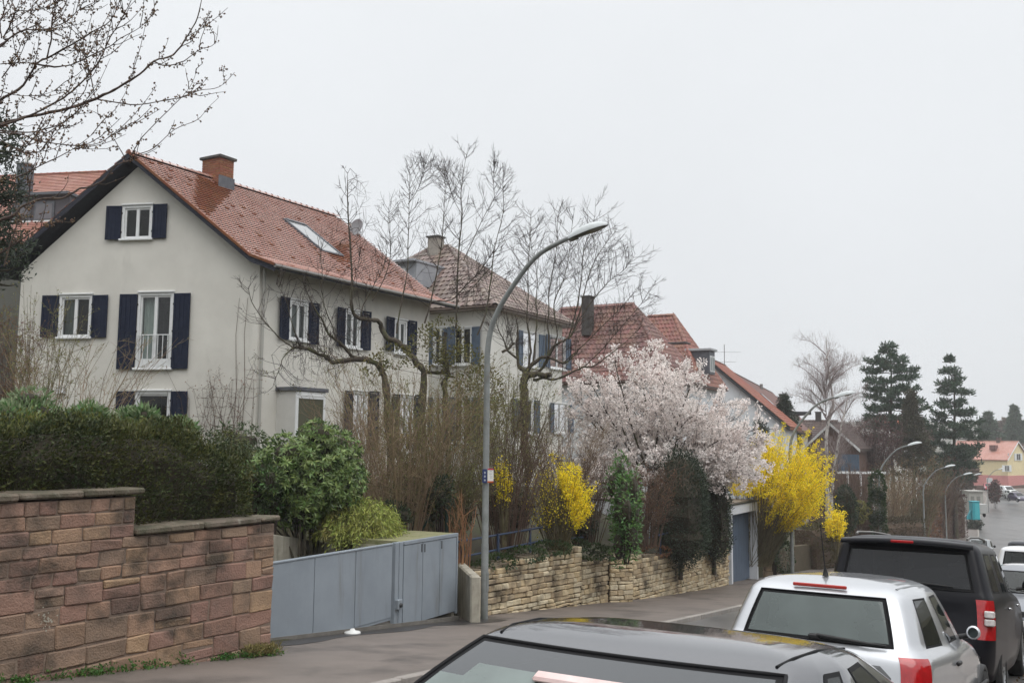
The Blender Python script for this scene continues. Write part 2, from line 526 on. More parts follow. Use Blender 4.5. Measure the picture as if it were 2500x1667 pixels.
# ------------------------------------------------------------------ stone walls
def stone(root, pl, u0, u1, z0, z1, n1, m, depth=0.14, jit=0.008, bev=0.012, name='stone', lab=None, sl=0.0):
    """one block, its face n1 proud of the plane; sl = fall of the course per metre"""
    mb = MB(); P = pl.p; j = lambda: random.uniform(-jit, jit)
    a = [P(u0 + j(), z0 + sl * u0 + j(), n1 - depth), P(u1 + j(), z0 + sl * u1 + j(), n1 - depth), P(u1 + j(), z0 + sl * u1 + j(), n1 + j()), P(u0 + j(), z0 + sl * u0 + j(), n1 + j()),
         P(u0 + j(), z1 + sl * u0 + j(), n1 - depth), P(u1 + j(), z1 + sl * u1 + j(), n1 - depth), P(u1 + j(), z1 + sl * u1 + j(), n1 + j()), P(u0 + j(), z1 + sl * u0 + j(), n1 + j())]
    mb.hexa(a)
    o = mb.build(name, m, root, bevel=bev)
    if lab: o['label'] = lab
    return o

def courses(root, pl, u0, u1, zt, zbf, m, hmin, hmax, wmin, wmax, gap=0.012, proud=0.012, big=0.0, tops=None, sl=0.0, **kw):
    """lay stones downwards from zt(u) until below zbf(u)"""
    z = zt; n = 0
    while z > min(zbf(u0), zbf(u1)) - 0.02 - max(0, -sl * 20):
        h = random.uniform(hmin, hmax)
        u = u0 - random.uniform(0, wmax * .6) if kw.get('ragged') else u0
        while u < u1 - 0.02:
            w = random.uniform(wmin, wmax)
            e = min(u1, u + w)
            if u1 - e < wmin * .6: e = u1
            um = (u + e) / 2
            if z + sl * um > zbf(um) - 0.03 and (tops is None or z - h * .5 < tops(um)):
                ua, ea = max(u, u0), e
                kk = dict(kw); kk.pop('ragged', None)
                if h > 0.2 and random.random() < big and ea - ua > .2:     # two thin blocks instead of one thick one
                    hs = h * random.uniform(.4, .6)
                    stone(root, pl, ua + gap / 2, ea - gap / 2, z - hs + gap / 2, z - gap / 2, random.uniform(.2, 1) * proud, m, sl=sl, **kk)
                    stone(root, pl, ua + gap / 2, ea - gap / 2, z - h + gap / 2, z - hs - gap / 2, random.uniform(.2, 1) * proud, m, sl=sl, **kk)
                else:
                    stone(root, pl, ua + gap / 2, ea - gap / 2, z - h + gap / 2, z - gap / 2, random.uniform(.2, 1) * proud, m, sl=sl, **kk)
                n += 1
            u = e
        z -= h
    return n

M_SAND = mk('red_sandstone', (0.2, 0.12, 0.09), 0.82, (0.115, 0.085, 0.068), scale=2.6, contrast=(0.42, 0.66), bump=0.8, bscale=45, spec=0.3,
            rcols=[srgb(158, 124, 108), srgb(140, 110, 99), srgb(160, 131, 108), srgb(134, 114, 98), srgb(152, 121, 109), srgb(168, 140, 112), srgb(146, 114, 102), srgb(140, 120, 102), srgb(162, 134, 114)],
            dirt=((0.038, 0.036, 0.030), 1.15, 0.50, 0.63, 0.82, (1, 1, 1.25)))
M_MORT = mk('sand_mortar', (0.27, 0.20, 0.155), 0.9, (0.19, 0.14, 0.11), scale=6, bump=0.5, bscale=60,
            dirt=((0.05, 0.045, 0.04), 0.8, 0.5, 0.65, 0.7, (1, 1, 1)))
M_COPE = mk('coping_stone', (0.15, 0.12, 0.09), 0.8, (0.075, 0.07, 0.045), scale=3.5, contrast=(.4,.6), bump=0.9, bscale=30, rnd=0.12,
            dirt=((0.28, 0.27, 0.22), 6.0, 0.6, 0.72, 0.6, (1, 1, 1)))
endp = ground(661, 1595)
PW = Plane(endp.x, endp.y, 30.6)
u_step = PW.uv(330, 1250)[0]
zc_hi = PW.uv(200, 1196)[1]; zc_lo = PW.uv(560, 1268)[1]
swall = thing('sandstone_wall', 'stepped garden wall of pinkish brown sandstone blocks with mossy coping', 'wall', (endp.x, endp.y, endp.z))
ub = -12.0
zb = lambda u: zg(*st(PW.p(u, 0))) - 0.03
mb = MB()
P = PW.p
mb.hexa([P(ub, -4, -.42), P(u_step, -4, -.42), P(u_step, -4, -.012), P(ub, -4, -.012), P(ub, zc_hi - .1, -.42), P(u_step, zc_hi - .1, -.42), P(u_step, zc_hi - .1, -.012), P(ub, zc_hi - .1, -.012)])
mb.hexa([P(u_step, -4, -.42), P(-.01, -4, -.42), P(-.01, -4, -.012), P(u_step, -4, -.012), P(u_step, zc_lo - .1, -.42), P(-.01, zc_lo - .1, -.42), P(-.01, zc_lo - .1, -.012), P(u_step, zc_lo - .1, -.012)])
mb.build('mortar_core', M_MORT, swall)
u_left = PW.uv(-25, 1400)[0] - 1.3
tops = lambda u: (zc_hi - .1) if u < u_step else (zc_lo - .1)
# upper left part, then the courses that run through
hh = (zc_hi - zc_lo)
courses(swall, PW, u_left, u_step, zc_hi - .1, lambda u: zc_lo + .06, M_SAND, hh / 3 * .97, hh / 3 * 1.03, .16, .42, gap=.013, proud=.010)
zc = zc_lo - .1
hs_ = [.13, .17, .15, .22, .19, .26, .2, .24, .18, .25, .2]
for h in hs_:
    courses(swall, PW, u_left, -.0, zc, lambda u, a=zc, h=h: max(zb(u), a - h * .6), M_SAND, h, h, .17 + h * .4, .3 + h * 1.3, gap=.012, proud=.012, big=.22, ragged=True, jit=.014, bev=.014)
    zc -= h
    if zc < zb(0) - .05: break
# coping slabs
def coping(root, pl, u0, u1, z, m, wid, th=0.075, over=.05, l=(.55, 1.2)):
    u = u0
    while u < u1 - .05:
        e = min(u1, u + random.uniform(*l))
        if u1 - e < .35: e = u1
        mb = MB(); j = lambda: random.uniform(-.012, .012)
        p = pl.p; z_ = z; z = z_ + random.uniform(-.012, .006)
        mb.hexa([p(u + .004, z - th + j(), -wid), p(e - .004, z - th + j(), -wid), p(e - .004, z - th + j(), over), p(u + .004, z - th + j(), over + j()),
                 p(u + .004, z + j(), -wid), p(e - .004, z + j(), -wid), p(e - .004, z + j(), over), p(u + .004, z + j(), over + j())])
        mb.build('coping_slab', m, root, bevel=.02)
        u = e; z = z_
coping(swall, PW, u_left - .6, u_step + .1, zc_hi, M_COPE, .5)
coping(swall, PW, u_step, .06, zc_lo, M_COPE, .5)
mb = MB()     # end face of the tall part, toothed stones
for i in range(3):
    z1 = zc_hi - .1 - i * hh / 3
    mb.box(P(u_step + .001, z1 - hh / 6, -.2), (.02, .36, hh / 3 - .015), (PW.U, PW.N, Vector((0, 0, 1))))
mb.build('end_stone', M_SAND, swall)
# lichen splash on the blocks
mb = MB()
for i in range(34):
    a = random.gauss(0, 9), random.gauss(0, 14)
    u, z = PW.uv(112 + a[0], 1512 + a[1]); r = random.uniform(.004, .014)
    c = P(u, z, .024)
    mb.add([c + PW.U * (r * math.cos(t) * random.uniform(.7, 1.2)) + Vector((0, 0, r * math.sin(t) * random.uniform(.7, 1.2))) for t in np.arange(6) * 1.047] , [(0, 1, 2, 3, 4, 5)])
mb.build('lichen', mk('lichen', (.36, .34, .28), .9), swall, kind='stuff')

# ------------------------------------------------------------------ grey sliding gate and bin enclosure
M_GATE = mk('grey_blue_metal', srgb(143, 151, 159), 0.40, srgb(130, 138, 146), scale=1.6, contrast=(.3,.7), bump=0.05, bscale=300, spec=0.4, dirt=((.14,.135,.12), 1.5, .56, .76, .55, (3,3,.35)))
M_GATED = mk('gate_gap_shade', (0.02, 0.022, 0.025), 0.6)  # dark sheets in this colour imitate the shade in gaps and behind doors
M_CONC = mk('pale_concrete', (0.42, 0.39, 0.32), 0.85, (0.30, 0.275, 0.225), scale=4, bump=0.3, bscale=50,
            dirt=((0.12, 0.11, 0.085), 2.0, 0.52, 0.68, 0.7, (3, 3, .5)))
M_MOSS = mk('mossy_concrete_top', (0.26, 0.24, 0.15), 0.9, (0.16, 0.17, 0.07), scale=5, bump=0.5, bscale=40)
M_DARKM = mk('dark_metal', (0.025, 0.027, 0.03), 0.45, spec=0.5)
gr = Vector((at(1115, 1400, 19.5).x, 19.5, 0))
PG = Plane(gr.x, gr.y, 26.9)          # u runs to the right end (u = 0)
gu = lambda px, py: PG.uv(px, py)[0]
zt = PG.uv(1000, 1319)[1]
z_lo = PG.uv(760, 1561)[1]
uL = gu(662, 1480) - .25
ups = [uL, gu(766, 1480), gu(867, 1450), gu(957, 1420)]
gate = thing('sliding_gate', 'grey sheet metal sliding gate of three flush panels beside sandstone wall', 'gate', PG.p((ups[0] + ups[3]) / 2, z_lo, 0))
for i in range(3):
    mb = MB(); mb.pbox(PG, ups[i] + .008, ups[i + 1] - .008, z_lo, zt - .035, -.04, 0.0)
    mb.build('panel', M_GATE, gate, bevel=.004)
mb = MB(); mb.pbox(PG, ups[0], ups[3], z_lo + .02, zt - .05, -.06, -.042); mb.build('gap_shade_sheet', M_GATED, gate)
mb = MB(); mb.pbox(PG, ups[0], ups[3], zt - .03, zt, -.07, .012); mb.build('top_rail', M_GATE, gate, bevel=.006)
mb = MB(); mb.pbox(PG, ups[0], ups[3], z_lo - .05, z_lo - .004, -.065, -.01); mb.build('bottom_rail', M_GATE, gate, bevel=.006)
ft = at(860, 1560, 16.2)
mb = MB(); zf = zg(*st(ft)); mb.tube([(ft.x, ft.y, zf), (ft.x, ft.y, z_lo)], .02, 8)
mb.build('support_leg', M_DARKM, gate)
mb = MB(); mb.lathe((ft.x, ft.y, zf + .005), [(0.0, 0), (.14, 0), (.13, .03), (.05, .05), (0.03, .08), (0, .08)], 14); mb.build('foot', mk('white_plastic', (.72, .72, .70), .5), gate)
# driveway slab edge under the gate
mb = MB()
q0 = PG.p(ups[0] - .3, 0, .25); q1 = PG.p(.1, 0, .25)
st0, st1 = st(q0), st(q1)
mb.hexa([PG.p(ups[0] - .3, zg(*st0) - .3, -.35), PG.p(0.1, zg(*st1) - .3, -.35), PG.p(0.1, zg(*st1) - .3, .02), PG.p(ups[0] - .3, zg(*st0) - .3, .02),
         PG.p(ups[0] - .3, zg(*st0) + .05, -.35), PG.p(.1, zg(*st1) + .07, -.35), PG.p(.1, zg(*st1) + .07, .02), PG.p(ups[0] - .3, zg(*st0) + .05, .02)])
mb.build('driveway_sill', mk('sill_concrete', (.2, .185, .165), .8, (.13, .12, .105), scale=5, bump=.3), None, kind='structure')
# darker asphalt strip with a wavy edge along the front of the gate
mb = MB(); rows = []
M_STRIP = mk('dark_gate_strip', (.04, .037, .037), .36, (.055, .05, .048), scale=2, bump=.25, bscale=70)
for k in range(13):
    u = ups[0] - .3 + (0.9 - ups[0] + .3) * k / 12
    w = 0.42 + .12 * math.sin(k * 1.3) + (0.25 if k > 8 else 0)
    r = []
    for n in (.02, .02 + w * .5, .02 + w):
        p = PG.p(u, 0, n); s, t = st(p); p.z = zg(s, t) + .006; r.append(p)
    rows.append(r)
mb.grid(rows); mb.build('gate_ground_strip', M_STRIP, None, loc=(0, 0, 0), kind='structure')

bins = thing('bin_enclosure', 'grey metal bin cabinet with three narrow doors right of the sliding gate', 'bin cabinet', PG.p(-.8, z_lo - .3, -.3))
b0, b1 = gu(984, 1430), 0.0
zbb = PG.uv(1050, 1509)[1]
d1, d2 = gu(1031, 1420), gu(1073, 1410)
for a, b_ in ((b0, d1), (d1, d2), (d2, b1 - .03)):
    mb = MB(); mb.pbox(PG, a + .008, b_ - .008, zbb, zt - .075, -.03, 0.004)
    # dark plates set on the doors stand in for shade in the handle slots
    dr = mb.build('door', M_GATE, bins, bevel=.004)
for px, dd in ((1029.5, 0), (1036.8, 0), (1078, 0)):
    u, z = PG.uv(px, 1337 if px < 1050 else 1329)
    mb = MB(); mb.pbox(PG, u - .018, u + .018, z - .075, z + .075, .003, .008); mb.build('handle_slot', M_DARKM, bins)
mb = MB()
mb.pbox(PG, b0, b1 + .02, zt - .065, zt, -.05, .015)
mb.pbox(PG, b1 - .025, b1 + .02, zbb - .05, zt - .066, -.05, .015)
mb.build('frame', M_GATE, bins, bevel=.005)
mb = MB(); mb.pbox(PG, b0, b1, zbb - .02, zt - .07, -.05, -.034); mb.build('inside_shade_sheet', M_GATED, bins)
mb = MB()
mb.pbox(PG, b0, b1 + .02, zt - .09, zt - .005, -1.1, -.051, 1)
mb.pbox(PG, b0 - .0, b0 + .1, zbb - .3, zt - .091, -1.1, -.055, 0)
mb.pbox(PG, b1 - .1, b1 + .02, zbb - .3, zt - .091, -1.1, -.055, 0)
mb.build('concrete_box', [M_CONC, M_MOSS], bins)
mb = MB(); mb.pbox(PG, gu(963, 1420), gu(971.5, 1420), PG.uv(967, 1538)[1], zt, -.08, .012); mb.pbox(PG, gu(973, 1420), gu(982, 1420), PG.uv(977, 1536)[1], zt, -.08, .012)
gp = mb.build('gate_post', M_GATE, None, bevel=.005); tag(gp, 'slim grey double post between sliding gate and bin cabinet', 'gate post')
u, z = PG.uv(967.5, 1474)
mb = MB(); mb.pbox(PG, u - .075, u + .075, z - .085, z + .085, .012, .09); mb.build('lock_box', M_GATE, gp, bevel=.01)
mb = MB(); mb.lathe(PG.p(u, z - .01, .09), [(.04, 0), (.036, .03), (0, .034)], 12, 0, (PG.U, Vector((0, 0, 1)), PG.N)); mb.build('lock_knob', M_DARKM, gp)
# concrete walls round the driveway
pa, pb = ground(1112, 1500), ground(1148, 1519)
pillar = thing('concrete_wall_end', 'short pale concrete return wall between bin cabinet and street lamp', 'wall', (pb.x, pb.y, pb.z))
dn = (pb - pa); dn.z = 0; ln = dn.length; dn.normalize(); sd_ = Vector((dn.y, -dn.x, 0))
if sd_.dot(SD) < 0: sd_ = -sd_
zp0 = -(1366 - 1077) / FPX * pa.y; zp1 = -(1372 - 1077) / FPX * pb.y
mb = MB()
A0 = pa - dn * .1; A1 = pb
mb.hexa([Vector((A0.x, A0.y, pa.z - .3)), Vector((A1.x, A1.y, pb.z - .3)), Vector((A1.x, A1.y, pb.z - .3)) + sd_ * .2, Vector((A0.x, A0.y, pa.z - .3)) + sd_ * .2,
         Vector((A0.x, A0.y, zp0)), Vector((A1.x, A1.y, zp0 - .01)), Vector((A1.x, A1.y, zp0 - .01)) + sd_ * .2, Vector((A0.x, A0.y, zp0)) + sd_ * .2])
mb.build('wall_body', M_CONC, pillar, bevel=.03)
# concrete walls behind the gate
PB = Plane(PG.p(ups[0], 0, -2.6).x, PG.p(ups[0], 0, -2.6).y, 60)
def conc_wall(pts, zt0, zt1, label, zb_=-3.6, th=.2, m=None):
    a, b_ = Vector(pts[0]), Vector(pts[1]); d = (b_ - a).normalized(); n = Vector((d.y, -d.x, 0))
    mb = MB()
    mb.hexa([a + Vector((0, 0, zb_)), b_ + Vector((0, 0, zb_)), b_ + n * th + Vector((0, 0, zb_)), a + n * th + Vector((0, 0, zb_)),
             a + Vector((0, 0, zt0)), b_ + Vector((0, 0, zt1)), b_ + n * th + Vector((0, 0, zt1)), a + n * th + Vector((0, 0, zt0))])
    o = mb.build('concrete_wall', m or [M_CONC], None, bevel=.015)
    tag(o, label, 'wall'); return o
q = lambda px, y: Vector((ray(px, 1300).x * y, y, 0))
zq = lambda px, py, y: ray(px, py).z * y
conc_wall([q(600, 17.2), q(800, 20.0)], zq(600, 1296, 17.2), zq(800, 1327, 20.0), 'pale concrete retaining wall behind the sliding gate left of the bamboo')
conc_wall([q(862, 20.4), q(1010, 21.4)], zq(862, 1317, 20.4), zq(1010, 1322, 21.4), 'grey streaked concrete wall behind the bin cabinet', th=.25,
          m=mk('streaked_concrete', (.40, .38, .34), .85, (.26, .25, .22), scale=3, bump=.3, dirt=((.06, .055, .045), 2.5, .5, .6, .8, (4, 4, .3))))

# ------------------------------------------------------------------ street lamps
M_GALV = mk('galvanised_steel', (0.25, 0.265, 0.26), 0.5, (0.19, 0.20, 0.195), scale=6, bump=0.05, metal=0.25, spec=0.5,
            dirt=((.10, .11, .085), 3, .52, .7, .6, (2, 2, .4)))
M_LAMPW = mk('lamp_hood', (0.62, 0.65, 0.66), 0.35, (0.52, 0.55, 0.55), scale=5)
M_LAMPU = mk('lamp_underside', (0.075, 0.07, 0.05), 0.5, (0.05, 0.045, 0.03), scale=14)
M_LAMPG = mk('lamp_bowl', (0.16, 0.15, 0.11), 0.12, spec=0.8)
def catmull(pts, n=6):
    out = []
    P_ = [pts[0]] + list(pts) + [pts[-1]]
    for i in range(1, len(P_) - 2):
        a, b_, c, d = [Vector(x) for x in P_[i - 1:i + 3]]
        for k in range(n):
            t = k / n
            out.append(0.5 * ((2 * b_) + (c - a) * t + (2 * a - 5 * b_ + 4 * c - d) * t * t + (3 * b_ - a - 3 * c + d) * t ** 3))
    out.append(Vector(pts[-1])); return out
lp = ground(1182, 1511)
LAMP_GROUP = 'curved street lamps along the left pavement'
lamp = thing('street_lamp', 'nearest tall grey street lamp with curved arm beside the concrete return wall', 'street lamp', lp, LAMP_GROUP, rot=(0, 0, math.pi / 2 - AZ - math.pi / 2))
mb = MB()
arm = catmull([(0, 0, 5.42), (.06, 0, 5.85), (.23, 0, 6.29), (.62, 0, 6.84), (1.09, 0, 7.34), (1.48, 0, 7.56), (1.97, 0, 7.73)], 5)
mb.tube([(0, 0, -.1), (0, 0, 1.5), (0, 0, 1.52), (0, 0, 5.3)], [.078, .076, .070, .062], 16)
mb.build('pole', M_GALV, lamp)
mb = MB(); mb.tube([(0, 0, 5.28)] + arm, [.062] + [.061 - .018 * i / len(arm) for i in range(len(arm))], 14); mb.build('arm', M_GALV, lamp)
mb = MB(); mb.box((.074, 0, .75), (.012, .085, .38)); mb.build('access_door', M_GALV, lamp, bevel=.004)
hx0, hz0 = 1.90, 7.70; hd = Vector((math.cos(.24), 0, math.sin(.24))); hn = Vector((-hd.z, 0, hd.x)); hy = Vector((0, 1, 0))
L_ = 0.92
prof = [(0, .045, .055), (.06, .075, .085), (.2, .105, .12), (.4, .125, .145), (.6, .13, .145), (.78, .115, .11), (.9, .07, .06), (.97, .02, .018)]
rows_t = []; rows_b = []
for f, w, h in prof:
    c = Vector((hx0, 0, hz0)) + hd * (f * L_)
    rows_t.append([c + hy * (w * math.cos(a)) + hn * (h * math.sin(a)) for a in np.linspace(0, math.pi, 9)])
    rows_b.append([c + hy * (w * 0.97 * x) + hn * (-.018 - .012 * (1 - x * x)) for x in np.linspace(-1, 1, 5)])
mb = MB(); mb.grid(rows_t, 0, True); mb.grid([[r[0], r[0] - hn * .025] for r in rows_t], 0); mb.grid([[r[-1], r[-1] - hn * .025] for r in rows_t], 0)
mb.build('lamp_hood', M_LAMPW, lamp)
mb = MB(); mb.grid(rows_b, 0, True); mb.box(Vector((hx0, 0, hz0)) + hd * .10 - hn * .04, (.16, .13, .05), (hd, hy, hn)); mb.build('lamp_tray', M_LAMPU, lamp)
mb = MB(); rows = []
for f, k in [(.42, .02), (.5, .8), (.62, 1.0), (.74, .9), (.86, .02)]:
    c = Vector((hx0, 0, hz0)) + hd * (f * L_) - hn * .02
    rows.append([c + hy * (.1 * k * math.cos(a)) - hn * (.05 * k * math.sin(a)) for a in np.linspace(0, math.pi, 7)])
mb.grid(rows, 0, True); mb.build('lamp_bowl', M_LAMPG, lamp)
def copy_tree(o, parent=None):
    c = o.copy(); COL.objects.link(c); c.parent = parent
    for ch in [x for x in bpy.data.objects if x.parent == o]: copy_tree(ch, c)
    return c
LAMP_POS = [lp]
for px, lab in ((1935, 'second street lamp, its pole rising out of the big yellow forsythia'),
                (2152, 'third street lamp with ivy round the foot of its pole'),
                (2259, 'fourth street lamp down the hill in front of bare brown shrubs'),
                (2312, 'fifth street lamp in front of the reddish hedge'),
                (2346, 'sixth street lamp near the turquoise cabin'),
                (2379, 'farthest street lamp at the bend below the pink and yellow house')):
    s = find_s(px, -10.2) if px < 2370 else 160.0
    c = copy_tree(lamp); c.location = pos(s, -10.2 if px < 2370 else -7.5); c['label'] = lab; LAMP_POS.append(Vector(c.location))
    sc_ = {1935: .97, 2152: .90, 2259: .86, 2312: .85, 2346: .86, 2379: .80}[px]; c.scale = (sc_, sc_, sc_)
    c.rotation_euler.z = lamp.rotation_euler.z + math.radians(30 - float(np.interp(s, _fine, _head))) + random.uniform(-.06, .06)
    print('LAMP', px, round(s, 1), [round(v) for v in proj(c.location + Vector((1.9 * TD.x, 1.9 * TD.y, 7.8)))])
lamp.scale = (.99, .99, .99)
print('LAMP1', lp, st(lp), [round(v) for v in proj(lp + Vector((1.9 * TD.x, 1.9 * TD.y, 7.8)))])
# little signs on the first lamp
dirs = Vector((-lp.x, -lp.y, 0)).normalized(); side = Vector((-dirs.y, dirs.x, 0))
def sign_at(px, py): return ray(px, py) * (lp.y - .12)
hs = thing('hydrant_sign', 'small white sign with red top and bottom edge on the nearest lamp post', 'sign', sign_at(1197, 1161))
ax = (Vector((1, 0, 0)), Vector((0, 1, 0)), Vector((0, 0, 1)))
c = sign_at(1197.7, 1160.5); sc = lp.y / FPX
mb = MB(); mb.box(c, (14.2 * sc, .012, 34 * sc), ax); mb.build('plate', mk('sign_white', (.74, .73, .70), .4), hs, bevel=.002)
mb = MB(); mb.box(c + Vector((0, -.008, 15.2 * sc)), (14.3 * sc, .006, 3.4 * sc), ax); mb.build('top_band', mk('sign_red', (.45, .03, .06), .45), hs)
mb = MB(); mb.box(c + Vector((0, -.008, -15.0 * sc)), (14.3 * sc, .006, 3.8 * sc), ax); mb.build('bottom_band', mk('sign_orange_red', (.48, .10, .03), .45), hs)
mb = MB()
for dz, w in ((10.2, 5.5), (4.2, 6.5)):
    mb.box(c + Vector((0, -.0075, dz * sc)), (w * sc, .003, 1.4 * sc), ax)
mb.box(c + Vector((.6 * sc, -.0075, -3.5 * sc)), (.9 * sc, .003, 9 * sc), ax); mb.box(c + Vector((3.0 * sc, -.0075, -3.5 * sc)), (.7 * sc, .003, 7 * sc), ax)
mb.build('faint_print', mk('faint_grey_print', (.45, .44, .44), .6), hs)
bs = thing('blue_plate', 'little dark blue enamel plate wrapped on the nearest lamp post beside the white sign', 'sign', sign_at(1184, 1161))
c = sign_at(1184.4, 1161.5)
mb = MB()
rows = [[c + Vector((math.sin(a) * .085 - .02, .085 - math.cos(a) * .085, dz * sc)) for a in np.linspace(-.45, .75, 6)] for dz in (-16.5, 16.5)]
mb.grid(rows, 0, True); mb.build('plate', mk('enamel_blue', (.035, .05, .14), .35), bs)
mb = MB()
for dz, h in ((8, 5), (-1, 5), (-10, 4)):
    a0, a1 = .0, .35
    mb.grid([[c + Vector((math.sin(a) * .088 - .02, .085 - math.cos(a) * .088, (dz + q) * sc)) for a in np.linspace(a0, a1, 4)] for q in (-h / 2, h / 2)])
mb.build('pale_digits', mk('pale_print', (.38, .42, .48), .5), bs)
# ------------------------------------------------------------------ houses
def evaluated(o):
    dg = bpy.context.evaluated_depsgraph_get(); dg.update()
    return bpy.data.meshes.new_from_object(o.evaluated_get(dg))

def cut_boxes(o, boxes, dark, shallow=.13, deep=1.1, inset=.03):
    """real window openings: boxes = (plane, u0, u1, z0, z1); reveal in the wall's own material, the room behind painted dark"""
    for pas, (n0, n1, ins) in enumerate(((-shallow, .3, 0.0), (-deep, -shallow + .02, inset))):
        mb = MB()
        for pl, u0, u1, z0, z1 in boxes:
            mb.pbox(pl, u0 + ins, u1 - ins, z0 + ins, z1 - ins, n0, n1)
        c = mb.build('cutter', MATS[dark] if pas else o.data.materials[0], None, loc=tuple(o.matrix_world.translation) if False else (0, 0, 0))
        org = ORG[o.name]
        c.location = (-org.x, -org.y, -org.z) if False else (0, 0, 0)
        md = o.modifiers.new('cut', 'BOOLEAN'); md.object = c; md.operation = 'DIFFERENCE'; md.solver = 'EXACT'
        try: md.material_mode = 'TRANSFER'
        except Exception: pass
        bpy.context.view_layer.update()
        me = evaluated(o)
        o.modifiers.clear(); o.data = me
        bpy.data.objects.remove(c)
    return o

M_INT = mk('dark_interior', (0.018, 0.015, 0.012), 0.9)  # darkness of the rooms is put into the colour of the niches
M_WHITE = mk('white_window_paint', (0.74, 0.75, 0.75), 0.4, (0.68, 0.69, 0.69), scale=8)
M_PANE = glass('window_pane', (0.85, 0.9, 0.88), clear=0.85, rough=0.02)
M_SHUT = mk('navy_shutter_paint', (0.009, 0.013, 0.030), 0.65, (0.014, 0.020, 0.042), scale=6, bump=0.1, bscale=80, spec=0.15)
M_SHUTE = mk('shutter_edge', (0.03, 0.022, 0.018), 0.6)
M_CURT = mk('grey_green_curtain', (0.45, 0.50, 0.47), 0.9, (0.36, 0.41, 0.39), scale=3)
M_CURTW = mk('white_curtain', (0.62, 0.65, 0.66), 0.9)
M_REND = mk('grey_render', (0.67, 0.65, 0.595), 0.92, (0.60, 0.58, 0.53), scale=0.9, bump=0.18, bscale=60, spec=0.2,
            dirt=((0.33, 0.315, 0.285), 0.8, 0.60, 0.82, 0.6, (1.2, 1.2, 0.4)))
M_BARGE = mk('navy_boards', (0.011, 0.012, 0.021), 0.75, (0.02, 0.022, 0.034), scale=9, bump=0.35, bscale=25)
M_TILE = mk('wet_sheen_clay_tile', (0.54, 0.325, 0.27), 0.2, (0.60, 0.41, 0.36), scale=1.1, isl=0.08, spec=1.0, coat=1.5)  # pale pink base carries the sky sheen of the wet tiles
M_TILED = mk('dry_clay_tile', (0.24, 0.085, 0.036), 0.6, (0.19, 0.065, 0.03), scale=3, isl=0.13, spec=0.35)
M_TILEB = mk('brown_worn_tile', (0.12, 0.078, 0.062), 0.42, (0.24, 0.185, 0.16), scale=1.6, isl=0.3, spec=0.5)
M_TILER = mk('red_pantile', (0.185, 0.075, 0.055), 0.45, (0.12, 0.055, 0.045), scale=0.9, isl=0.22, spec=0.5)
M_TILER2 = mk('red_pantile_fresh', (0.235, 0.085, 0.058), 0.45, (0.17, 0.07, 0.05), scale=0.9, isl=0.18, spec=0.5)
M_TILEO = mk('orange_red_tile', (0.27, 0.075, 0.035), 0.5, (0.2, 0.06, 0.035), scale=0.9, isl=0.18, spec=0.45)
M_TILEP = mk('salmon_tile', (0.40, 0.175, 0.125), 0.4, (0.46, 0.25, 0.2), scale=0.9, isl=0.1, spec=0.5)
M_BRICK = mk('chimney_brick', (0.26, 0.11, 0.06), 0.85, (0.2, 0.085, 0.05), scale=20, bump=.3, rnd=0.2, rcols=[(0.26, 0.10, 0.055), (0.31, 0.14, 0.075), (0.2, 0.075, 0.045), (.29, .12, .06)])
M_BMORT = mk('brick_mortar', (0.42, 0.34, 0.26), 0.95)
M_LEAD = mk('lead_sheet', (0.085, 0.09, 0.105), 0.5, (0.12, 0.125, 0.14), scale=5, metal=0.1)
M_CHCAP = mk('chimney_cap', (0.05, 0.052, 0.055), 0.8, (0.09, 0.085, 0.075), scale=6)
M_GUT = mk('zinc_gutter', (0.20, 0.19, 0.18), 0.45, metal=0.3)
M_GUTB = mk('brown_gutter', (0.10, 0.07, 0.055), 0.5)

